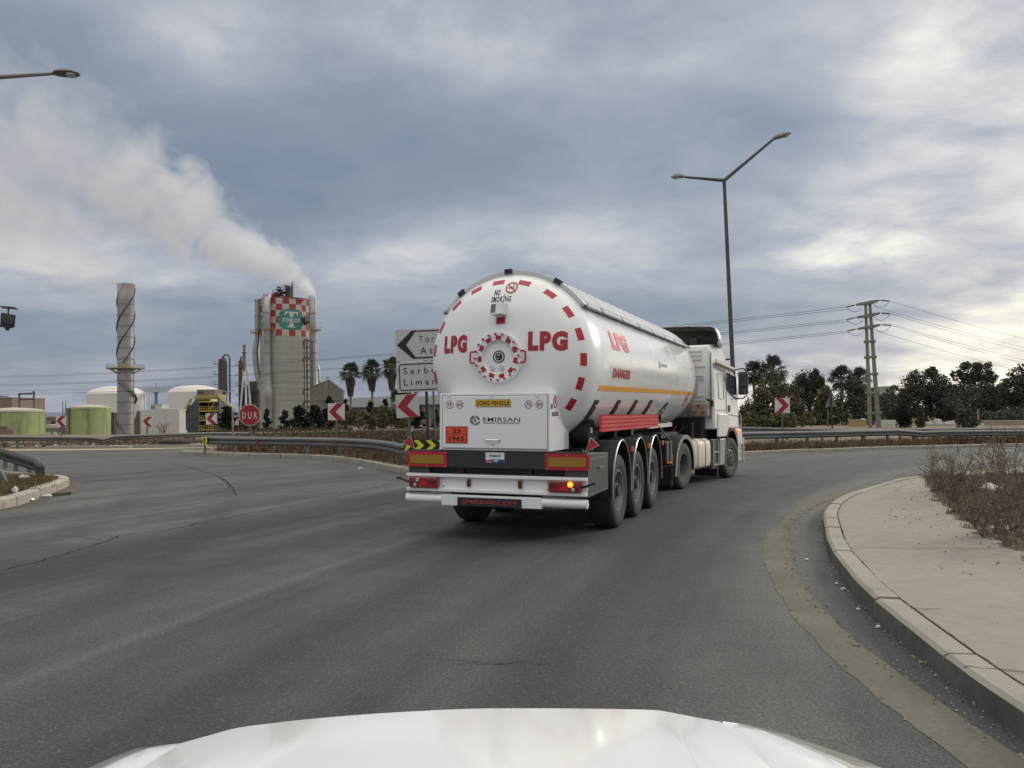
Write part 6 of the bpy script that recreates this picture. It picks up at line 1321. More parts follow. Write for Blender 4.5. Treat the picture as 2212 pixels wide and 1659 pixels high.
# manhole flange
fo = Vector((0, -.003, 2.402)); mb = MB(); mb.lathe([(.10, .06), (.20, .045), (.215, .02), (.225, 0), (.335, 0), (.34, .012), (.34, .07), (.36, .11)], (.165, fo.y, fo.z), (1, 0, 0), 40); FL = mb.build('manhole_flange', WHITE, TK, smooth=40)
px_ = lambda x: plane((x, fo.y, fo.z), (0, -1, 0), (0, 0, 1))
for i in range(20):
    a = 2*pi*i/20+.05; p = px_(.165)(.305*cos(a), .305*sin(a)); mb = MB(); mb.cyl(p, p-Vector((.035, 0, 0)), .019, n=10); mb.k = 1; mb.cyl(p-Vector((.034, 0, 0)), p-Vector((.052, 0, 0)), .014, n=8)
    mb.build('bolt', [WHITE2, RED], FL, smooth=30)
for i in range(11):
    a = 2*pi*i/11+pi/2-.05; mb = MB(); f_ = px_(.162); c_, s_ = cos(a), sin(a); mb.poly([f_(c_*u-s_*v, s_*u+c_*v) for u, v in ((.228, -.038), (.283, -.038), (.283, .038), (.228, .038))]); mb.build('red_mark', RED, FL, smooth=0)
for s_ in (-1, 1): mb = MB(); f_ = px_(.16); mb.tube([f_(s_*a, b) for a, b in ((.325, .075), (.375, .075), (.39, .06), (.39, -.06), (.375, -.075), (.325, -.075))], .013, 8); mb.build('handle', RED, FL)
mb = MB(); mb.lathe([(.085, .09), (.085, -.0), (.07, -.01), (.07, .012), (.05, .012), (.05, -.004), (.02, -.006)], (.20, fo.y-.005, fo.z+.005), (1, 0, 0), 24); bo_ = mb.build('level_gauge', mat('gauge_dark', (.035, .036, .036), .4, .3, var=.4, vs=30), FL, smooth=35)
mb = MB(); mb.box(.175, .185, -.03, .0, 2.42, 2.435); mb.box(.175, .185, -.02, .03, 2.385, 2.392); mb.build('gauge_dial', CHROME, bo_, smooth=20)
for y in (.085, -.06): mb = MB(); p = (.19, y, 2.26); mb.lathe([(.028, .03), (.028, -.02), (.02, -.02), (.02, -.01), (.001, -.01)], p, (1, 0, 0), 14); mb.build('small_dial', CHROME, FL)
# number-plate lamp box above (vented) and the red patch below it
mb = MB(); mb.hexa([(.08, .075, 2.955), (.08, -.10, 2.965), (.30, -.10, 2.965), (.30, .075, 2.955)], [(.12, .07, 3.115), (.12, -.095, 3.12), (.34, -.095, 3.12), (.34, .07, 3.115)]); VB = mb.build('vent_box', WHITE2, TK, bevel=.006, smooth=0)
mb = MB()
for i in range(11): z = 2.985+i*.0108; x = .082+(z-2.96)*.25; mb.box(x-.004, x+.01, .0, .066, z-.002, z+.004)
mb.build('grille_slots', INK, VB, smooth=0)
mb = MB(); mb.poly([head(y, z) for y, z in ((.045, 2.935), (-.078, 2.94), (-.078, 2.85), (.045, 2.845))]); mb.build('red_patch', RED, TANK, smooth=0)
# rear cabinet
mb = MB(); sp = [(.035, 1.175), (.035, 1.925), (.40, 1.925), (.47, 1.84), (.53, 1.70), (.62, 1.58), (.73, 1.51), (.86, 1.465), (.86, 1.175)]
mb.prism([(x, -.775, z) for x, z in sp], (0, 1.55, 0)); CB = mb.build('rear_cabinet', WHITE, TK, smooth=0, bevel=.008)
mb = MB()
for s_ in (-1, 1): mb.tube([(x, s_*.775, z) for x, z in [(.40, 1.93)]+sp[3:8]+[(.865, 1.46)]], .012, 6)
mb.build('rubber_trim', BLKP, CB)
mb = MB(); mb.box(.018, .034, -.735, .725, 1.205, 1.885); DR = mb.build('cabinet_door', WHITE, CB, smooth=0, bevel=.006)
mb = MB(); 
for a in ((-.742, .732, 1.892, 1.897), (-.742, .732, 1.193, 1.198)): mb.box(.030, .0345, a[0], a[1], a[2], a[3])
for y in (-.742, .728): mb.box(.030, .0345, y, y+.005, 1.193, 1.897)
mb.build('door_seal', INKG, CB, smooth=0)
for y in (.63, .02, -.61): mb = MB(); mb.box(.008, .03, y-.02, y+.02, 1.875, 1.915); mb.build('hinge', WHITE2, CB, smooth=0, bevel=.004)
FR = lambda y, z, x=.0165: plane((x, y, z), (0, -1, 0), (0, 0, 1))
mb = MB(); mb.tube([FR(0, 1.312)(a, b)-Vector((c_, 0, 0)) for a, b, c_ in ((-.10, 0, 0), (-.085, 0, .03), (.085, 0, .03), (.10, 0, 0))], .011, 6); mb.build('handle', CHROME, DR); mb = MB(); mb.cyl((.018, 0, 1.253), (.010, 0, 1.253), .008, n=10); mb.build('lock', INK, DR)
def plate(name, y0, y1, z0, z1, m, par, x=.0165, d=.004): mb = MB(); mb.box(x-d, x, y1, y0, z0, z1); return mb.build(name, m, par, smooth=0)
lv = plate('long_vehicle_plate', .245, -.245, 1.745, 1.842, mat('plate_brown_edge', (.30, .17, .03), .5), CB); mb = MB(); mb.box(.0105, .0126, -.238, .238, 1.752, 1.835); mb.build('yellow_face', YELLOW, CB, smooth=0)
letters('LONG VEHICLE', .455, .056, FR(0, 1.793, .0095), None, .03).build('lettering', INK, CB, smooth=0)
for s_, y in (('TR', .62), ('60', .475), ('70', -.487), ('80', -.633)):
    mb = MB(); disc(mb, FR(y, 1.775, .0155), .052, 24); mb.build('speed_disc', WHITE2, CB, smooth=0); mb = MB(); disc(mb, FR(y, 1.775, .0145), .053, 24, r0=.045); mb.build('disc_ring', SIGNR, CB, smooth=0)
    letters(s_, .066, .047, FR(y, 1.775, .0145), None, .015).build('lettering', INK, CB, smooth=0)
letters('EMIRSAN', .515, .056, FR(-.115, 1.580, .0155), None, .006, sp=1.08).build('lettering', NAVY, CB, smooth=0)
letters('TRAILER', .155, .017, FR(-.115, 1.535, .0155), None, .03).build('lettering', INK, CB, smooth=0)
mb = MB()
for a0, a1 in ((-.255, -.085), (.085, .255)):
    for z in (1.539, 1.530): f_ = FR(-.115, z, .0155); mb.poly([f_(a0, -.0025), f_(a1, -.0025), f_(a1, .0025), f_(a0, .0025)])
mb.build('logo_lines', INKG, CB, smooth=0)
mb = MB(); f_ = FR(.255, 1.566, .0155); 
for a0, a1, r0, r1 in ((.2, 1.5, .035, .062), (1.7, 2.9, .028, .066), (3.0, 4.4, .03, .06), (4.6, 6.0, .036, .063)): mb.poly([f_(r1*1.2*cos(a0+(a1-a0)*i/6), r1*sin(a0+(a1-a0)*i/6)) for i in range(7)]+[f_(r0*1.2*cos(a1-(a1-a0)*i/6), r0*sin(a1-(a1-a0)*i/6)) for i in range(7)])
disc(mb, f_, .02, 10); mb.build('globe_mark', INKG, CB, smooth=0)
ad = plate('orange_plate', .675, .36, 1.265, 1.488, SIGNR, CB); mb = MB(); mb.box(.0105, .0126, .372, .663, 1.380, 1.476); mb.box(.0105, .0126, .372, .663, 1.277, 1.372); mb.build('plate_field', ORANGE, CB, smooth=0)
letters('23', .115, .06, FR(.517, 1.428, .0095), None, .035).build('lettering', INK, CB, smooth=0); letters('1965', .215, .06, FR(.517, 1.324, .0095), None, .035).build('lettering', INK, CB, smooth=0)
SD = lambda x, z: plane((x, -.7785, z), (1, 0, 0), (0, 0, 1))
nosmoke(lambda o_: (lambda a, b: Vector((.235+a, -.7785-o_, 1.805+b))), .078, CB)
letters('SMOKİNG', .27, .075, SD(.225, 1.66), None, .045).build('lettering', INK, CB, smooth=0); letters('NO', .09, .07, SD(.09, 1.75), None, .045).build('lettering', INK, CB, smooth=0)
# chassis
mb = MB()
for y in (-.52, .40): mb.box(.12, 9.3, y, y+.12, .92, 1.22)
for x in (.5, 1.2, 3, 4.4, 5.8, 7.2, 8.6): mb.box(x, x+.1, -.5, .5, 1.0, 1.16)
mb.box(.14, .40, -1.12, 1.12, .84, .96); mb.box(.9, 5.4, -.95, .95, 1.10, 1.17); mb.box(7.4, 9.4, -.62, .62, 1.02, 1.14)
mb.box(.16, .30, -.9, .9, .60, .86); CH = mb.build('chassis', CHAS, TK, smooth=0)
mb = MB(); mb.box(.045, .14, -1.25, 1.24, .945, 1.172); RB = mb.build('rear_beam', mat('beam_dark', (.028, .030, .032), .5, var=.15), TK, smooth=0, bevel=.006)
for y0, y1 in ((1.25, .665), (-.705, -1.285)):
    mb = MB(); mb.box(.028, .044, y1, y0, .945, 1.15); o = mb.build('reflector_board', RED, TK, smooth=0); mb = MB(); mb.box(.022, .0275, y1+.045, y0-.045, .988, 1.107); mb.build('ochre_field', OCHRE, o, smooth=0)
    mb = MB()
    for y in (y0-.02, (y0+y1)/2, y1+.02):
        for z in (.96, 1.137): mb.cyl((.028, y, z), (.022, y, z), .006, n=6)
    mb.build('screws', STONE, o, smooth=0)
wb = plate('brake_sticker', .115, -.145, 1.022, 1.15, WHITE2, TK, .045, .004); mb = MB(); mb.box(.0385, .0408, -.144, .03, 1.023, 1.062); mb.build('blue_band', BLUEP, wb, smooth=0); mb = MB(); mb.poly([(.038, .114, 1.026), (.038, .03, 1.036), (.038, .03, 1.058), (.038, .114, 1.046)]); mb.build('red_band', RED, wb, smooth=0)
letters('WABCO', .165, .034, FR(-.015, 1.108, .039), None, .05).build('lettering', BLUEP, wb, smooth=0); letters('EBS', .065, .024, FR(-.03, 1.042, .037), None, .03).build('lettering', WHITE2, wb, smooth=0)
# white light beam
mb = MB(); mb.prism([(0, 1.25, .858), (0, 1.25, .818), (.045, 1.25, .818), (.045, 1.25, .664), (0, 1.25, .664), (0, 1.25, .624), (.12, 1.25, .624), (.12, 1.25, .858)], (0, -2.5, 0)); LB = mb.build('light_beam', WHITE, TK, smooth=0, bevel=.004)
mb = MB()
for y in (.72, -.735):
    for z in (.795, .69): mb.cyl((.046, y, z), (.036, y, z), .012, n=8)
mb.build('screws', CHROME, LB, smooth=0)
for y0, y1, lit in ((1.2, .77, 0), (-.762, -1.19, 1)):
    mb = MB(); mb.box(-.035, .044, y1, y0, .672, .81); LP = mb.build('tail_lamp', LENS, TK, smooth=0, bevel=.012)
    s_ = 1 if not lit else -1; yo = y0 if not lit else y1
    mb = MB(); c_ = (y0+y1)/2+.0; mb.prism([(-.0365, c_-.075, .69), (-.0365, c_+.075, .69), (-.0365, c_, .79)], (-.003, 0, 0)); mb.build('triangle_reflector', mat('bright_red_lens', (.45, .015, .015), .25), LP, smooth=0)
    mb = MB(); yy = yo-s_*.10
    mb.lathe([(.024, 0), (.027, -.006), (.017, -.010), (.001, -.006)], (-.035, yy-(0 if not lit else .0), .708 if not lit else .708), (1, 0, 0), 16)
    if not lit: mb.lathe([(.024, 0), (.027, -.006), (.017, -.010), (.001, -.006)], (-.035, yy-.035, .77), (1, 0, 0), 16)
    mb.build('clear_lens', CHROME, LP)
    mb = MB()
    for dy in (-.15, -.09, .12, .16): mb.lathe([(.04, 0), (.036, -.006), (.02, -.007)], (-.035, c_+s_*dy*-1, .745+(.02 if dy > 0 else -.01)), (1, 0, 0), 14)
    mb.build('lamp_chamber', LENSD, LP)
    if lit:
        mb = MB(); mb.lathe([(.042, 0), (.04, -.008), (.0, -.011)], (-.036, yy+.035, .773), (1, 0, 0), 16); il = mb.build('indicator', LIT, LP)
        mb = MB(); mb.lathe([(.022, 0), (.018, -.006), (.0, -.008)], (-.045, yy+.035, .773), (1, 0, 0), 14); mb.build('glowing_core', LITC, LP)
for y in (.345, -.37): mb = MB(); mb.box(.005, .044, y-.026, y+.026, .697, .802); mb.build('marker_lamp', LENSD, TK, smooth=0, bevel=.01)
for s_ in (-1, 1):
    mb = MB(); mb.tube([(.03, s_*1.17, .735), (.0, s_*1.24, .75), (-.02, s_*1.33, .785)], [.02, .018, .014], 6); mb.box(-.04, .02, min(s_*1.33, s_*1.38), max(s_*1.33, s_*1.38), .775, .805); mb.build('outline_stalk', BLKP, TK, smooth=30)
# bumper tube and plate
mb = MB(); mb.box(.0, .10, -.665, .73, .447, .59); BP = mb.build('bumper', WHITE, TK, smooth=0, bevel=.006)
for y0, y1 in ((.73, 1.26), (-.665, -1.255)): mb = MB(); mb.cyl((.05, y0, .525), (.05, y1, .525), .058, n=20); mb.build('bumper_tube', WHITE, BP)
mb = MB(); mb.box(-.012, -.001, -.40, .495, .448, .562); NP = mb.build('name_plate', BLKP, BP, smooth=0, bevel=.004)
letters('EMIRSAN.COM', .76, .048, FR(.045, .508, -.0135), None, .0, shear=.25).build('lettering', mat('plate_red', (.55, .03, .03), .5), BP, smooth=0)
mb = MB()
for y in (-.45, .5): mb.box(.10, .35, y-.05, y+.05, .48, .95)
mb.build('bumper_arm', CHAS, BP, smooth=0)
# wheels
def wheel_meshes(r_, w, dust, dish):
    tyre = MB(); s_ = r_/.535; hw = w/2
    prof = [(.30*s_, -hw*.80), (.36*s_, -hw*.97), (.43*s_, -hw), (.495*s_, -hw*.93), (.525*s_, -hw*.80), (r_, -hw*.62), (r_, hw*.62), (.525*s_, hw*.80), (.495*s_, hw*.93), (.43*s_, hw), (.36*s_, hw*.97), (.30*s_, hw*.80)]
    tyre.lathe([(a, b) for a, b in prof], (0, 0, 0), (0, 1, 0), 48, caps=False)
    gr = MB()
    for off in (-.34, 0, .34): gr.lathe([(r_*1.0008, hw*off-.008), (r_*1.0012, hw*off), (r_*1.0008, hw*off+.008)], (0, 0, 0), (0, 1, 0), 48, caps=False)
    rim = MB()
    if dish == 0: pr = [(.305*s_, -hw*.80), (.302*s_, -hw*.86), (.285*s_, -hw*.86), (.275*s_, -hw*.4), (.262*s_, -hw*.02), (.24*s_, hw*.06), (.16*s_, -hw*.05), (.15*s_, -hw*.1), (.13*s_, -hw*.45), (.115*s_, -hw*.72), (.03, -hw*.75)]
    elif dish == 1: pr = [(.305*s_, -hw*.80), (.30*s_, -hw*.86), (.285*s_, -hw*.86), (.27*s_, -hw*.3), (.26*s_, hw*.6), (.2*s_, hw*.75), (.12*s_, hw*.6), (.11*s_, -hw*.1), (.03, -hw*.12)]
    else: pr = [(.305*s_, -hw*.80), (.30*s_, -hw*.88), (.28*s_, -hw*.88), (.265*s_, -hw*.65), (.235*s_, -hw*.72), (.20*s_, -hw*.9), (.15*s_, -hw*.95), (.14*s_, -hw*.7), (.12*s_, -hw*.98), (.03, -hw*1.0)]
    nb = 5 if dish < 2 else len(pr); rim.lathe(pr[:nb], (0, 0, 0), (0, 1, 0), 40, caps=False); n0 = 10
    hub = MB(); dsk = MB(); dsk.lathe(pr[nb-1:], (0, 0, 0), (0, 1, 0), 40, caps=False) if nb < len(pr) else None
    for i in range(n0):
        a = 2*pi*i/n0; rr = (.175 if dish == 2 else .135)*s_; y0 = -hw*(.92 if dish == 2 else .2 if dish == 1 else .34)
        hub.cyl((rr*cos(a), y0+.03, rr*sin(a)), (rr*cos(a), y0-.035, rr*sin(a)), .016*s_, n=6)
    hub.cyl((0, -hw*.3, 0), (0, -hw*(.92 if dish == 0 else .3 if dish == 1 else 1.05), 0), .085*s_, n=16)
    holes = MB()
    if dish != 1:
        for i in range(10):
            a = 2*pi*(i+.5)/10; rr = (.225 if dish == 2 else .21)*s_; y0 = -hw*.78 if dish == 2 else hw*.13
            holes.cyl((rr*cos(a), y0+.01, rr*sin(a)), (rr*cos(a), y0-.012, rr*sin(a)), .024*s_, n=10)
    return tyre, rim, hub, holes, dsk
def wheel(x, y, z, r_, w, dust, dish, M=None, flip=False, name='wheel'):
    X = (M or Matrix()) @ Matrix.Translation((x, y, z)) @ (Matrix.Rotation(pi, 4, 'Z') if flip else Matrix())
    t, rm, hb, ho, dk = wheel_meshes(r_, w, dust, dish)
    for q in (t, rm, hb, ho, dk): q.v = [X @ p for p in q.v]
    T = t.build(name, TYRED if dust else TYRE, TK, smooth=40); rm.build('rim', RIMD if dust else RIM, T, smooth=35); hb.build('hub', mat('hub_dark', (.05, .05, .05), .5, .3), T, smooth=30)
    if dk.v: dk.build('wheel_disc', mat('disc_dark', (.10, .10, .10), .55, .4, var=.15) if not dust else mat('disc_dusty', (.075, .072, .066), .7, var=.2), T, smooth=35)
    if ho.v: ho.build('rim_holes', INK, T, smooth=0)
    return T
for i in range(3):
    x = 1.90+1.31*i
    for s_ in (-1, 1): wheel(x, s_*1.055, .535, .535, .385, 0, 0, flip=s_ > 0)
    mb = MB(); mb.cyl((x, -.9, .535), (x, .9, .535), .09, n=12); mb.build('axle', CHAS, TK)
    for s_ in (-1, 1):
        mb = MB(); n = 22; a0, a1 = -.12, pi+.12; y0, y1 = s_*.84, s_*1.275
        for r0, r1, ya, yb in ((.585, .60, y0, y1),):
            pts = [(x+.0+r1*cos(a0+(a1-a0)*j/n)*1.0, .56+r1*1.18*sin(a0+(a1-a0)*j/n)) for j in range(n+1)]
            ins = [(x+r0*cos(a0+(a1-a0)*j/n), .56+r0*1.18*sin(a0+(a1-a0)*j/n)) for j in range(n+1)]
            mb.rings([[Vector((*p, 0)).xzy+Vector((0, ya, 0)), Vector((*p, 0)).xzy+Vector((0, yb, 0)), Vector((*q, 0)).xzy+Vector((0, yb, 0)), Vector((*q, 0)).xzy+Vector((0, ya, 0))] for p, q in zip(pts, ins)])
        mg = mb.build('mudguard', BLKP, TK, smooth=40)
        mb = MB(); mb.tube([(p[0], y1+s_*.002, p[1]) for p in pts], .013, 6); mb.build('mudguard_edge', mat('edge_grey', (.40, .40, .39), .35, .5), mg)
for x in (2.58, 3.90, 5.2):
    mb = MB(); mb.box(x-.03, x+.03, -1.30, -1.265, 1.07, 1.15); mb.build('side_marker', AMBER, TK, smooth=0, bevel=.005); mb = MB(); mb.tube([(x, -1.1, 1.0), (x, -1.25, 1.0), (x, -1.28, 1.06)], .012, 6); mb.build('marker_bracket', BLKP, TK)
# side equipment
for s_ in (-1, 1):
    mb = MB(); y0, y1 = sorted((s_*.95, s_*1.255)); mb.hexa([(.08, y0, .60), (.08, y1, .60), (1.12, y1, .62), (1.12, y0, .62)], [(.08, y0, 1.165), (.08, y1, 1.165), (1.12, y1, 1.125), (1.12, y0, 1.125)]); sb = mb.build('side_locker', DGREY, TK, smooth=0, bevel=.008)
    mb = MB(); y = s_*1.258
    mb.box(.10, 1.10, min(y, y-s_*.004), max(y, y-s_*.004), 1.075, 1.085); mb.box(.12, 1.08, min(y, y-s_*.004), max(y, y-s_*.004), .635, .645); mb.bar((.55, y+s_*.02, .955), (.75, y+s_*.02, .955), .02); mb.build('locker_trim', CHROME, sb, smooth=0)
    mb = MB(); mb.tube([(.22, s_*1.24, 1.16), (.22, s_*1.26, 1.30), (.20, s_*1.265, 1.42)], .012, 6); mb.k = 1; mb.cyl((.2, s_*1.265, 1.41), (.2, s_*1.265, 1.48), .013, n=8); mb.build('marker_whip', [BLKP, CHROME], TK)
    mb = MB(); yy = s_*1.27; mb.prism([(.16, yy+s_*.00, 1.345), (.14, yy+s_*.10, 1.255), (.16, yy-s_*.06, 1.185)], (.012, 0, 0)); tr = mb.build('red_triangle', RED, TK, smooth=0)
    mb = MB(); q = [(.155, yy, 1.352), (.135, yy+s_*.11, 1.255), (.155, yy-s_*.067, 1.178)]; mb.tube(q+[q[0]], .006, 5); mb.build('triangle_edge', mat('dull_edge', (.40, .37, .34), .6), tr)
mb = MB(); n = 44
for s_ in (-1, 1):
    y = s_*1.16; X0, X1 = 1.12, 5.42
    for (x0, x1) in ((X0, X0+3.1), (X0+3.1, X1)):
        rows = []
        for j in range(17):
            z = 1.405+.232*j/16; d = .018*cos(j*pi/2*1.0*2/2); rows.append((z, d))
        mb.rings([[Vector((x, y+s_*(d), z)) for z, d in rows]+[Vector((x, y-s_*.03, z)) for z, d in rows[::-1]] for x in (x0+.004, x1-.004)])
mb.k = 1
for i in range(64):
    x = 1.16+i*.066
    for z in (1.432, 1.490, 1.548, 1.606): mb.box(x, x+.026, -1.183, -1.176, z-.012, z+.012)
mb.build('side_guard_panel', [REDP, mat('pale_red', (.66, .20, .19), .4)], TK, smooth=25)
for x in (1.06, 2.42, 3.70, 5.02):
    for s_ in (-1, 1):
        rows = []
        for j in range(8):
            a = math.asin((-.53-.47*j/7)/TR_*1.0); 
            rows.append([Vector((x+dx, s_*(TR_+d)*cos(a), ZC(x)+(TR_+d)*sin(a))) for dx, d in ((-.085, .004), (.085, .004), (.085, .022), (-.085, .022))])
        mb = MB(); mb.rings(rows); mb.box(x-.09, x+.09, min(s_*.5, s_*.76), max(s_*.5, s_*.76), 1.15, 1.45); bd = mb.build('tank_saddle', BLKP, TK, smooth=30)
        a = math.asin(-.60/TR_); p = Vector((x, s_*(TR_+.024)*cos(a), ZC(x)+(TR_+.024)*sin(a))); mb = MB(); mb.box(p.x-.045, p.x+.045, p.y-.006, p.y+.006, p.z-.012, p.z+.012); mb.build('saddle_slot', CHROME, bd, smooth=0)
mb = MB(); mb.hexa([(5.95, -1.12, 1.62), (6.05, -1.12, 1.62), (6.05, -1.02, 1.62), (5.95, -1.02, 1.62)], [(6.1, -1.24, 1.86), (6.16, -1.24, 1.86), (6.16, -1.2, 1.86), (6.1, -1.2, 1.86)]); mb.bar((5.55, -1.1, 1.60), (5.98, -1.2, 1.74), .03); mb.box(5.98, 6.02, -1.12, -1.06, 1.5, 1.62); mb.build('spray_bracket', BLKP, TK, smooth=0)
mb = MB(); mb.cyl((1.15, -1.02, 1.38), (1.15, -.7, 1.38), .20, n=24); mb.k = 1; mb.cyl((1.15, -1.035, 1.40), (1.15, -1.02, 1.40), .02, n=8); mb.build('hose_reel', [CHAS, CHROME], TK, smooth=30)
mb = MB(); mb.box(6.0, 6.25, -.82, -.62, .55, 1.15); mb.box(6.0, 6.25, .62, .82, .55, 1.15); mb.box(5.95, 6.3, -.86, -.58, .5, .55); mb.build('landing_leg', CHAS, TK, smooth=0)
mb = MB(); mb.tube([(5.55, -1.16, 1.40), (5.6, -1.2, 1.32), (6.35, -1.22, 1.12), (6.35, -1.22, .62), (6.32, -1.1, .60)], .016, 6); mb.build('guard_pipe', mat('pipe_grey', (.10, .10, .10), .5, .4), TK)
mb = MB(); mb.rings([[Vector((x, -.95+dy, z)) for dy, z in ((-.03, 1.44), (.03, 1.44), (.03, 1.36), (-.03, 1.36))] for x in (5.6, 8.1)]); mb.rings([[Vector((8.1, -.95+dy, z)) for dy, z in ((-.03, 1.44), (.03, 1.44), (.03, 1.36), (-.03, 1.36))], [Vector((8.3, -.85+dy, z)) for dy, z in ((-.03, 1.46), (.03, 1.46), (.03, 1.40), (-.03, 1.40))]]); mb.build('lower_rail', WHITE, TK, smooth=0)
mb = MB(); mb.box(7.2, 9.3, -.9, .9, 1.12, 1.22); mb.cyl((8.48, 0, .95), (8.48, 0, 1.12), .35, n=20); mb.build('kingpin_plate', CHAS, TK, smooth=30)
mb = MB(); mb.box(6.4, 7.1, -1.15, -.62, .66, 1.08); mb.build('battery_box', BLKP, TK, smooth=0, bevel=.02)

# tractor unit, turned 10.8 degrees further right about its rear axle
TM = Matrix.Translation((8.48, 0, 0)) @ Matrix.Rotation(R(-10.8), 4, 'Z'); TB = lambda: MB(TM)
mb = TB()
for y in (-.45, .37): mb.box(-1.0, 4.2, y, y+.08, .78, 1.02)
for x in (-.9, .5, 1.5, 2.4): mb.box(x, x+.12, -.42, .42, .8, .98)
mb.box(.55, 2.2, -.62, .62, .72, .95); mb.box(1.9, 2.3, -1.0, 1.0, .70, 1.55); mb.box(2.2, 3.9, -.8, .8, .55, 1.3); mb.build('tractor_frame', CHAS, TK, smooth=0)
for s_ in (-1, 1):
    wheel(0, s_*1.10, .505, .505, .29, 1, 1, TM, s_ > 0); wheel(0, s_*.78, .505, .505, .29, 1, 1, TM, s_ > 0)
    TF = TM @ Matrix.Translation((3.6, s_*1.08, .505)) @ Matrix.Rotation(R(-7), 4, 'Z'); wheel(0, 0, 0, .505, .30, 1, 2, TF, s_ > 0)
    mb = TB(); n = 16; y0, y1 = s_*.62, s_*1.27
    pts = [(-.66, .30)]+[(.60*cos(pi-.25-(pi-.5)*j/n)*1.03, .52+.66*sin(pi-.25-(pi-.5)*j/n)) for j in range(n+1)]+[(.62, .40)]
    ins = [(a*.965, .50+(b-.50)*.965) for a, b in pts]
    mb.rings([[Vector((p[0], y0, p[1])), Vector((p[0], y1, p[1])), Vector((q[0], y1, q[1])), Vector((q[0], y0, q[1]))] for p, q in zip(pts, ins)]); fg = mb.build('rear_fender', mat('fender_dark_grey', (.055, .055, .053), .55, var=.2), TK, smooth=40)
    mb = TB(); mb.rings([[Vector((p[0], y1, p[1])), Vector((p[0], y1+s_*.006, p[1])), Vector((.0+q[0]*.90, y1+s_*.006, .5+(q[1]-.5)*.90)), Vector((q[0]*.90, y1, .5+(q[1]-.5)*.90))] for p, q in zip(pts, ins)]); mb.build('fender_lip', mat('lip_grey', (.27, .26, .24), .6, var=.2), fg, smooth=40)
    mb = TB(); mb.box(-.74, -.70, min(s_*.62, s_*1.22), max(s_*.62, s_*1.22), .12, .62); fl_ = mb.build('mud_flap', BLKP, TK, smooth=0)
    mb = TB(); mb.box(-.76, -.70, min(s_*.95, s_*1.24), max(s_*.95, s_*1.24), .55, .78); tl = mb.build('tractor_lamp', LENSD, TK, smooth=0, bevel=.01)
    if s_ < 0: mb = TB(); mb.box(-.785, -.762, -1.225, -1.10, .60, .74); mb.build('indicator', LIT, tl, smooth=0); mb = TB(); mb.box(-.790, -.786, -1.19, -1.13, .63, .71); mb.build('glowing_core', LITC, tl, smooth=0)
    # fuel tank
    mb = TB(); y0, y1 = s_*.58, s_*1.2
    sec = [(y0, .42), (y0, .98), (y0+s_*.06, 1.04), (y1-s_*.12, 1.04), (y1-s_*.02, .98), (y1, .88), (y1, .50), (y1-s_*.02, .40), (y1-s_*.12, .34), (y0+s_*.06, .34)]
    mb.rings([[Vector((x, (a+b_)/2*0+yy*f_+(y0+y1)/2*(1-f_), .69+(zz-.69)*f_)) for yy, zz in sec] for x, f_, a, b_ in ((.66, .93, 0, 0), (.69, 1, 0, 0), (1.95, 1, 0, 0), (1.98, .93, 0, 0))]); ft = mb.build('fuel_tank', CREAM, TK, smooth=40)
    mb = TB()
    for x in (1.02, 1.58): mb.rings([[Vector((x+dx, (y0+y1)/2+(yy-(y0+y1)/2)*1.012, .69+(zz-.69)*1.015)) for yy, zz in sec] for dx in (-.025, .025)], caps=False)
    mb.build('tank_strap', mat('strap_brown', (.11, .10, .085), .6), ft, smooth=40)
    mb = TB(); mb.cyl((1.2, s_*.95, 1.03), (1.2, s_*.95, 1.10), .08, n=12); mb.build('fuel_cap', BLKP, ft)
    # step box and lower side
    mb = TB(); y0, y1 = sorted((s_*.75, s_*1.2)); mb.box(2.02, 2.58, y0, y1, .30, 1.02); stp = mb.build('step_box', mat('step_dark', (.035, .035, .034), .6, var=.2), TK, smooth=0, bevel=.02)
    mb = TB()
    for x in (2.12, 2.50): mb.bar((x, s_*1.215, .36), (x, s_*1.215, .98), .03)
    for z in (.40, .70): mb.box(2.12, 2.50, min(s_*1.2, s_*1.24), max(s_*1.2, s_*1.24), z-.015, z+.02)
    mb.build('step', mat('step_silver', (.40, .40, .39), .4, .5), stp, smooth=0)
    mb = TB(); y0, y1 = sorted((s_*1.05, s_*1.235)); mb.hexa([(2.60, y0, .36), (2.60, y1, .36), (2.96, y1, .36), (2.96, y0, .36)], [(2.60, y0, 1.02), (2.60, y1, 1.02), (3.10, y1, 1.02), (3.10, y0, 1.02)]); mb.build('grey_wing_panel', mat('panel_grey', (.30, .295, .28), .5, var=.12), TK, smooth=0, bevel=.025)
    mb = TB(); y0, y1 = sorted((s_*.62, s_*1.2)); mb.box(2.5, 2.56, y0, y1, .10, .42); mb.build('mud_flap', BLKP, TK, smooth=0)
# cab shell
def section(x, zlo, zhi, w, wt): return None
ZB, ZR = 1.50, 3.30
sidep = [(2.18, 1.52), (2.16, 2.4), (2.12, 3.14), (2.16, 3.30), (2.9, 3.36), (3.25, 3.30), (3.45, 3.16), (3.60, 2.93), (3.72, 2.78), (4.02, 2.62), (4.22, 1.80), (4.27, 1.25), (2.35, 1.25)]
sidep = [(2.18, 1.25)]+sidep[0:12]
mb = TB(); yW = 1.235
hw = [1.235, 1.235, 1.235, 1.20, 1.10, 1.08, 1.08, 1.10, 1.14, 1.18, 1.21, 1.235, 1.235]
mb.rings([[Vector((x, s_*h_, z)) for (x, z), h_ in zip(sidep, hw)] for s_ in (-1, 1)]); CABO = mb.build('cab', CABW, TK, smooth=30, bevel=.045)
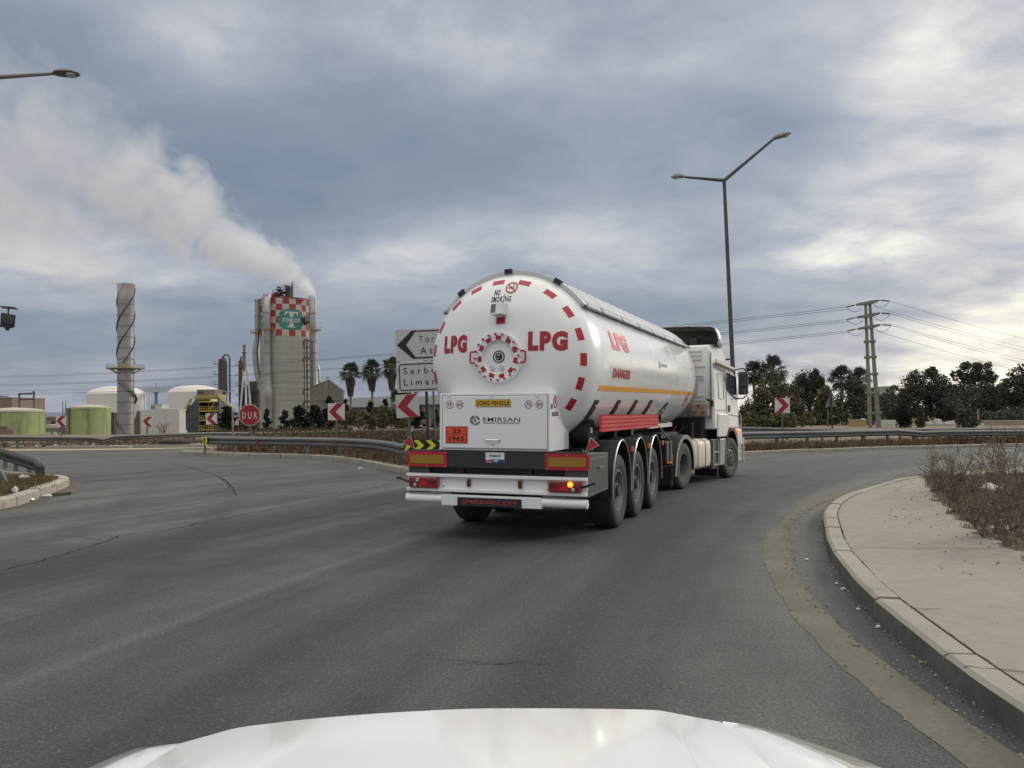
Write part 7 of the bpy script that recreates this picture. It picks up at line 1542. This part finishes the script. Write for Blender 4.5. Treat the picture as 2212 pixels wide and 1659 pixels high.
# ribs on the cab's back wall
mb = TB()
for z, y0, y1 in ((3.15, -.95, .9), (3.05, -.95, .9), (2.95, -.95, .9), (2.78, -1.02, 1.0), (2.55, -.98, .9), (2.47, -.98, .9), (2.05, -1.0, 1.0), (1.95, -1.0, 1.0), (1.86, -1.0, 1.0), (1.77, -1.0, 1.0), (1.68, -1.0, 1.0)):
    x = 2.18-.035*max(0, (z-1.5)); mb.box(x-.028, x+.02, y0, y1, z-.012, z+.012)
for y in (-.82, .82): mb.box(2.12, 2.17, y-.01, y+.01, 2.12, 2.36)
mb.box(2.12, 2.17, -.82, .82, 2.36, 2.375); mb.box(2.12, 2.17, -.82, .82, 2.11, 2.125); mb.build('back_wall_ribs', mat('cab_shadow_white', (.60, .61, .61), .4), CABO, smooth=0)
mb = TB(); mb.rings([[Vector((2.09, -1.15, z)), Vector((2.09, -1.17, z)), Vector((2.2, -1.17, z)), Vector((2.2, -1.15, z))] for z in (1.5, 2.4, 3.1)]); mb.build('corner_seam', INKG, CABO, smooth=0)
for s_ in (-1, 1):
    y = s_*1.242; S2 = lambda pts, d=.008: [(x, y, z) for x, z in pts]
    mb = TB(); mb.prism(S2([(3.14, 2.66), (3.98, 2.58), (4.14, 1.98), (3.66, 2.10), (3.24, 2.22)]), (0, s_*.008, 0)); mb.build('side_window', GLASS, CABO, smooth=0)
    mb = TB(); mb.prism(S2([(2.20, 2.86), (3.68, 2.74), (3.74, 2.80), (2.20, 2.95)]), (0, s_*.05, 0)); mb.k = 1; mb.prism(S2([(2.20, 2.80), (3.70, 2.69), (3.70, 2.735), (2.20, 2.86)]), (0, s_*.03, 0)); mb.build('roof_gutter', [CREAM, INK], CABO, smooth=0)
    mb = TB()
    for pl in ([(2.42, 2.62), (2.86, 2.60)], [(2.86, 2.60), (2.92, 2.0)], [(2.92, 2.0), (2.52, 2.0)], [(2.52, 2.0), (2.42, 2.62)], [(3.05, 2.66), (3.12, 1.98)], [(3.12, 1.98), (3.14, 1.28)], [(2.3, 1.72), (3.1, 1.72)], [(3.14, 1.62), (4.2, 1.56)]):
        mb.bar((pl[0][0], y, pl[0][1]), (pl[1][0], y, pl[1][1]), .014, .012)
    mb.build('door_seam', mat('seam_grey', (.30, .30, .29), .5), CABO, smooth=0)
    mb = TB(); mb.box(3.28, 3.44, min(y, y+s_*.012), max(y, y+s_*.012), 1.68, 1.84); mb.k = 1; mb.box(3.34, 3.44, min(y, y+s_*.025), max(y, y+s_*.025), 1.74, 1.78); mb.build('door_handle', [BLKP, CHROME], CABO, smooth=0)
    mb = TB(); mb.prism([(2.34, s_*1.22, 1.06), (3.04, s_*1.22, 1.06), (3.16, s_*1.22, 1.2), (3.34, s_*1.22, 1.31), (3.32, s_*1.22, 1.5), (3.16, s_*1.22, 1.62), (2.40, s_*1.22, 1.64)], (0, s_*.055, 0)); mb.build('side_fairing', mat('fairing_cream', (.72, .70, .64), .4, var=.04), CABO, smooth=0, bevel=.03)
    mb = TB(); mb.tube([(4.24, s_*1.245, 1.62), (4.33, s_*1.27, 1.56), (4.34, s_*1.27, 1.2)], .016, 6); mb.build('grab_rail', CHROME, CABO)
    # wheel arch, bumper corner
    mb = TB(); n = 14; pts = [(3.6+.60*cos(a)*1.0, .52+.72*sin(a)) for a in [.1+(pi-.2)*j/n for j in range(n+1)]]
    mb.rings([[Vector((p[0], s_*.72, p[1])), Vector((p[0], s_*1.235, p[1])), Vector((3.6+(p[0]-3.6)*.95, s_*1.235, .52+(p[1]-.52)*.95)), Vector((3.6+(p[0]-3.6)*.95, s_*.72, .52+(p[1]-.52)*.95))] for p in pts]); mb.build('wheel_arch', BLKP, CABO, smooth=40)
    mb = TB(); y0, y1 = sorted((s_*.9, s_*1.25)); mb.hexa([(4.16, y0, .78), (4.10, y1, .78), (4.46, y1, .78), (4.60, y0, .78)], [(4.02, y0, 1.24), (3.98, y1, 1.24), (4.34, y1, 1.24), (4.50, y0, 1.24)]); mb.build('wing_corner', CABW, CABO, smooth=0, bevel=.06)
    mb = TB(); mb.ball((4.06, s_*1.265, 1.17), .06, .9, .5, 1, 12, 6); mb.build('side_indicator', LIT if s_ < 0 else AMBER, CABO)
    # mirrors
    mb = TB(); y0, y1 = sorted((s_*1.28, s_*1.53)); mb.box(4.02, 4.13, y0, y1, 2.12, 2.70); mi_ = mb.build('mirror', BLKP, TK, smooth=0, bevel=.035)
    mb = TB(); mb.box(4.008, 4.022, y0+.025, y1-.025, 2.33, 2.66); mb.box(4.008, 4.022, y0+.025, y1-.025, 2.155, 2.30); mb.build('mirror_glass', mat('mirror_glass', (.10, .12, .13), .06, .8, var=.05), mi_, smooth=0)
    mb = TB(); mb.tube([(3.98, s_*1.2, 2.76), (4.06, s_*1.42, 2.80), (4.08, s_*1.50, 2.72)], .02, 6); mb.tube([(4.1, s_*1.22, 2.02), (4.08, s_*1.40, 2.02), (4.08, s_*1.50, 2.10)], .018, 6); mb.build('mirror_arm', BLKP, mi_)
    mb = TB(); mb.box(3.58, 3.68, min(s_*1.1, s_*1.2), max(s_*1.1, s_*1.2), 3.0, 3.04); mb.build('roof_marker', BLKP, CABO, smooth=0)
mb = TB(); mb.box(4.25, 4.62, -1.2, 1.2, .34, .80); mb.build('front_bumper', WHITE2, TK, smooth=0, bevel=.06)
mb = TB()
for x in (4.50, 4.66): mb.bar((x, -1.24, .38), (x, -1.24, .98), .03)
for z in (.58, .74): mb.bar((4.46, -1.24, z), (4.72, -1.24, z), .03)
mb.box(4.55, 4.74, -1.26, -1.1, .36, .42); mb.build('bumper_step_frame', CHROME, TK, smooth=0)
mb = TB(); mb.poly([(4.045, y, z) for y, z in ((-1.1, 2.58), (1.1, 2.58), (1.16, 1.86), (-1.16, 1.86))]); mb.v = [p for p in mb.v]; mb.prism([(4.03, -1.1, 2.60), (4.03, 1.1, 2.60), (4.225, 1.15, 1.85), (4.225, -1.15, 1.85)], (.012, 0, 0)); mb.build('windscreen', GLASS, CABO, smooth=0)
mb = TB(); mb.box(4.24, 4.31, -.8, .8, .95, 1.7); mb.build('grille', BLKP, CABO, smooth=0, bevel=.02)
# air deflector on the roof: an open shell seen from behind
def sect(x, h_, w_, e):  # outline seen from behind, bottom corners to top
    return [Vector((x, s_*w_*a, 3.30+h_*b)) for s_, a, b in ((-1, 1.0, .0), (-1, 1.03, .25), (-1, 1.0, .6), (-1, .95, .92), (-1, .86, 1.02), (-1, .4, 1.10), (1, 0, 1.12), (1, .4, 1.10), (1, .86, 1.02), (1, .95, .92), (1, 1.0, .6), (1, 1.03, .25), (1, 1.0, .0))]
mb = TB(); rows = [sect(2.40, .46, 1.24, 0), sect(2.7, .44, 1.23, 0), sect(3.0, .30, 1.16, 0), sect(3.28, .12, 1.06, 0), sect(3.42, .02, 1.0, 0)]
mb.grid(rows)
df = mb.build('roof_deflector', CABW, TK, smooth=40, solid=-.008)
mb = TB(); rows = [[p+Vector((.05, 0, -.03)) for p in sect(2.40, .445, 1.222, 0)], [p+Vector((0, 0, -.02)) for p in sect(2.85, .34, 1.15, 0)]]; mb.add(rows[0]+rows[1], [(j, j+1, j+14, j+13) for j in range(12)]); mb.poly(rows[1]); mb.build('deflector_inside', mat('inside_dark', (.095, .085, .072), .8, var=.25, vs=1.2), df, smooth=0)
mb = TB(); mb.box(2.42, 2.6, -.72, -.55, 3.26, 3.50); mb.box(2.42, 2.6, .55, .72, 3.26, 3.50); mb.bar((2.5, -.65, 3.45), (2.75, -1.0, 3.72), .04)
for z in (3.48, 3.62): mb.bar((2.72, -1.05, z), (2.72, 1.05, z), .03)
mb.build('deflector_bracket', BLKP, df, smooth=0)
# things on the cab's back
mb = TB(); mb.box(1.86, 2.08, -1.16, -.72, 1.55, 1.90); cn = mb.build('wheel_chock_holder', TAN, TK, smooth=0, bevel=.06)
mb = TB()
for y, z in ((-.94, 1.815), (-.84, 1.655), (-1.04, 1.655)): mb.cyl((1.862, y, z), (1.852, y, z), .036, n=14)
mb.build('recess', mat('recess_brown', (.12, .07, .06), .8), cn, smooth=0)
mb = TB(); mb.cyl((1.95, -.78, 1.08), (1.95, -.78, 1.42), .055, n=14); mb.build('air_filter_bottle', mat('bottle_grey', (.16, .165, .17), .4, .3), TK); mb = TB(); mb.box(2.04, 2.12, -1.24, -1.17, 1.80, 1.96); mb.bar((2.08, -1.18, 1.93), (2.02, -1.08, 1.98), .05); mb.build('work_lamp', BLKP, TK, smooth=0, bevel=.02)
for y0, sag, m_ in ((-.3, .35, BLKP), (-.1, .4, RED), (.1, .38, BLKP)):
    mb = MB(); a = TM @ Vector((2.0, y0-.3, 1.45)); b = Vector((9.2, y0, 1.3)); mb.tube([a.lerp(b, i/12)-Vector((0, 0, sag*4*(i/12)*(1-i/12))) for i in range(13)], .018, 6); mb.build('air_hose', m_, TK)

# ---------------------------------------------------------------- the car the picture is taken from
CARR = thing('car', (-.10, 1.0, 0), 'glossy white bonnet of the car the view is taken from, along the bottom edge', 'car')
def cp(u, v, z): p = gnd(u, v, z)-Vector((-.10, 1.0, 0)); return p
edge = [(389, 1606, .835), (450, 1589, .842), (514, 1572, .85), (590, 1562, .856), (671, 1553, .86), (818, 1541, .862), (1002, 1531.5, .864), (1150, 1530, .864), (1290, 1531, .863), (1371, 1532.5, .86), (1426, 1535, .856), (1482, 1545.5, .85), (1556, 1559, .842)]
front = [cp(u, v, z) for u, v, z in edge]
f2_ = []
for i in range(len(front)-1):
    p0, p1, p2, p3 = front[max(i-1, 0)], front[i], front[i+1], front[min(i+2, len(front)-1)]
    f2_ += [.5*((2*p1)+(p2-p0)*t+(2*p0-5*p1+4*p2-p3)*t*t+(3*p1-p0-3*p2+p3)*t**3) for t in (0, .33, .67)]
front = f2_+[front[-1]]
mb = MB(); rows = []
cxh = (front[0].x+front[-1].x)/2
TL = [0, .012, .032, .065, .11, .17, .26, .38, .54, .75, 1]
for t in TL:
    row = []
    for p in front:
        s_ = (p.x-cxh)/(front[-1].x-cxh); yb = -.62
        y = p.y+(yb-p.y)*t; x = cxh+(p.x-cxh)*(1+.20*t); z = p.z+.10*(1-(1-t)**1.7)-.018*s_*s_*t+.020*(1-abs(abs(s_)-.55)*2.2 if abs(abs(s_)-.55) < .25 else 0)*min(1, t*5)*.4
        row.append(Vector((x, y, z)))
    rows.append(row)
nose = [p+Vector((0, -.004, -.05)) for p in front]; nose2 = [Vector((cxh+(p.x-cxh)*.98, p.y-.01, p.z-.14)) for p in front]
allr = [nose2, nose]+rows
mb.grid(allr)
hd = mb.build('bonnet', CARW, CARR, smooth=50)
for s_ in (-1, 1):
    e = [(191, 1659, .80), (240, 1637, .80), (293, 1617, .80), (340, 1610.5, .80), (392, 1607.5, .805)] if s_ < 0 else [(1906, 1659, .80), (1850, 1637, .80), (1786, 1616, .80), (1694, 1584.5, .805), (1611, 1563.5, .81), (1560, 1559.5, .83)]
    ol = [cp(*p) for p in e]; sd = -1 if s_ < 0 else 1; col_ = 0 if s_ < 0 else -1
    fr = ol[::-1]; nf = len(fr); ol = []
    for i, (t, r_) in enumerate(zip(TL, rows)):
        if i < nf: ol.append(fr[i]); continue
        f_ = (t-TL[nf-1])/(1-TL[nf-1]); ol.append(Vector((fr[-1].x+sd*.13*f_**.6, fr[-1].y+(-.62-fr[-1].y)*f_, fr[-1].z+.02*f_)))
    inn = [r_[col_]+Vector((-sd*.02, 0, -.022)) for r_ in rows]; R0 = []
    for p, q in zip(ol, inn):
        q2_ = q+Vector((sd*.027, 0, .006)); R0.append([q, q2_, q2_.lerp(p, .6)+Vector((0, 0, .008)), p, p+Vector((sd*.03, .02, -.05)), p+Vector((sd*.05, .03, -.16)), Vector((p.x+sd*.06, p.y+.02, .45))])
    mb = MB()
    mb.grid(R0)
    f_ = mb.build('wing', CARW, CARR, smooth=60)
    mb = MB(); wx = sd*.80+cxh; mb.lathe([(.2, -.1), (.30, -.11), (.34, -.06), (.34, .06), (.30, .11), (.2, .1)], (wx-sd*.08, .45, .34), (1, 0, 0), 30, caps=False); w_ = mb.build('wheel', TYRE, CARR); mb = MB(); mb.lathe([(.21, -.09), (.05, -.05)], (wx-sd*.08, .45, .34), (sd, 0, 0), 24); mb.lathe([(.21, .09), (.19, .05), (.06, .08), (.01, .085)], (wx-sd*.08, .45, .34), (sd, 0, 0), 24); mb.build('rim', RIM, w_)
mb = MB(); lo_ = [Vector((cxh+(p.x-cxh)*1.22, p.y-.10-.22*abs((p.x-cxh)/(front[-1].x-cxh))**2, 0)) for p in front]
mb.rings([[p+Vector((0, 0, z)), p+Vector((0, -.08, z))] for p, z in [(q, .70) for q in lo_]][:0] or [[Vector((p.x, p.y, .28)), Vector((p.x, p.y+.03, .5)), Vector((p.x, p.y, .70)), Vector((p.x, p.y-.12, .70)), Vector((p.x, p.y-.12, .28))] for p in lo_]); mb.build('front_bumper', CARW, CARR, smooth=40)
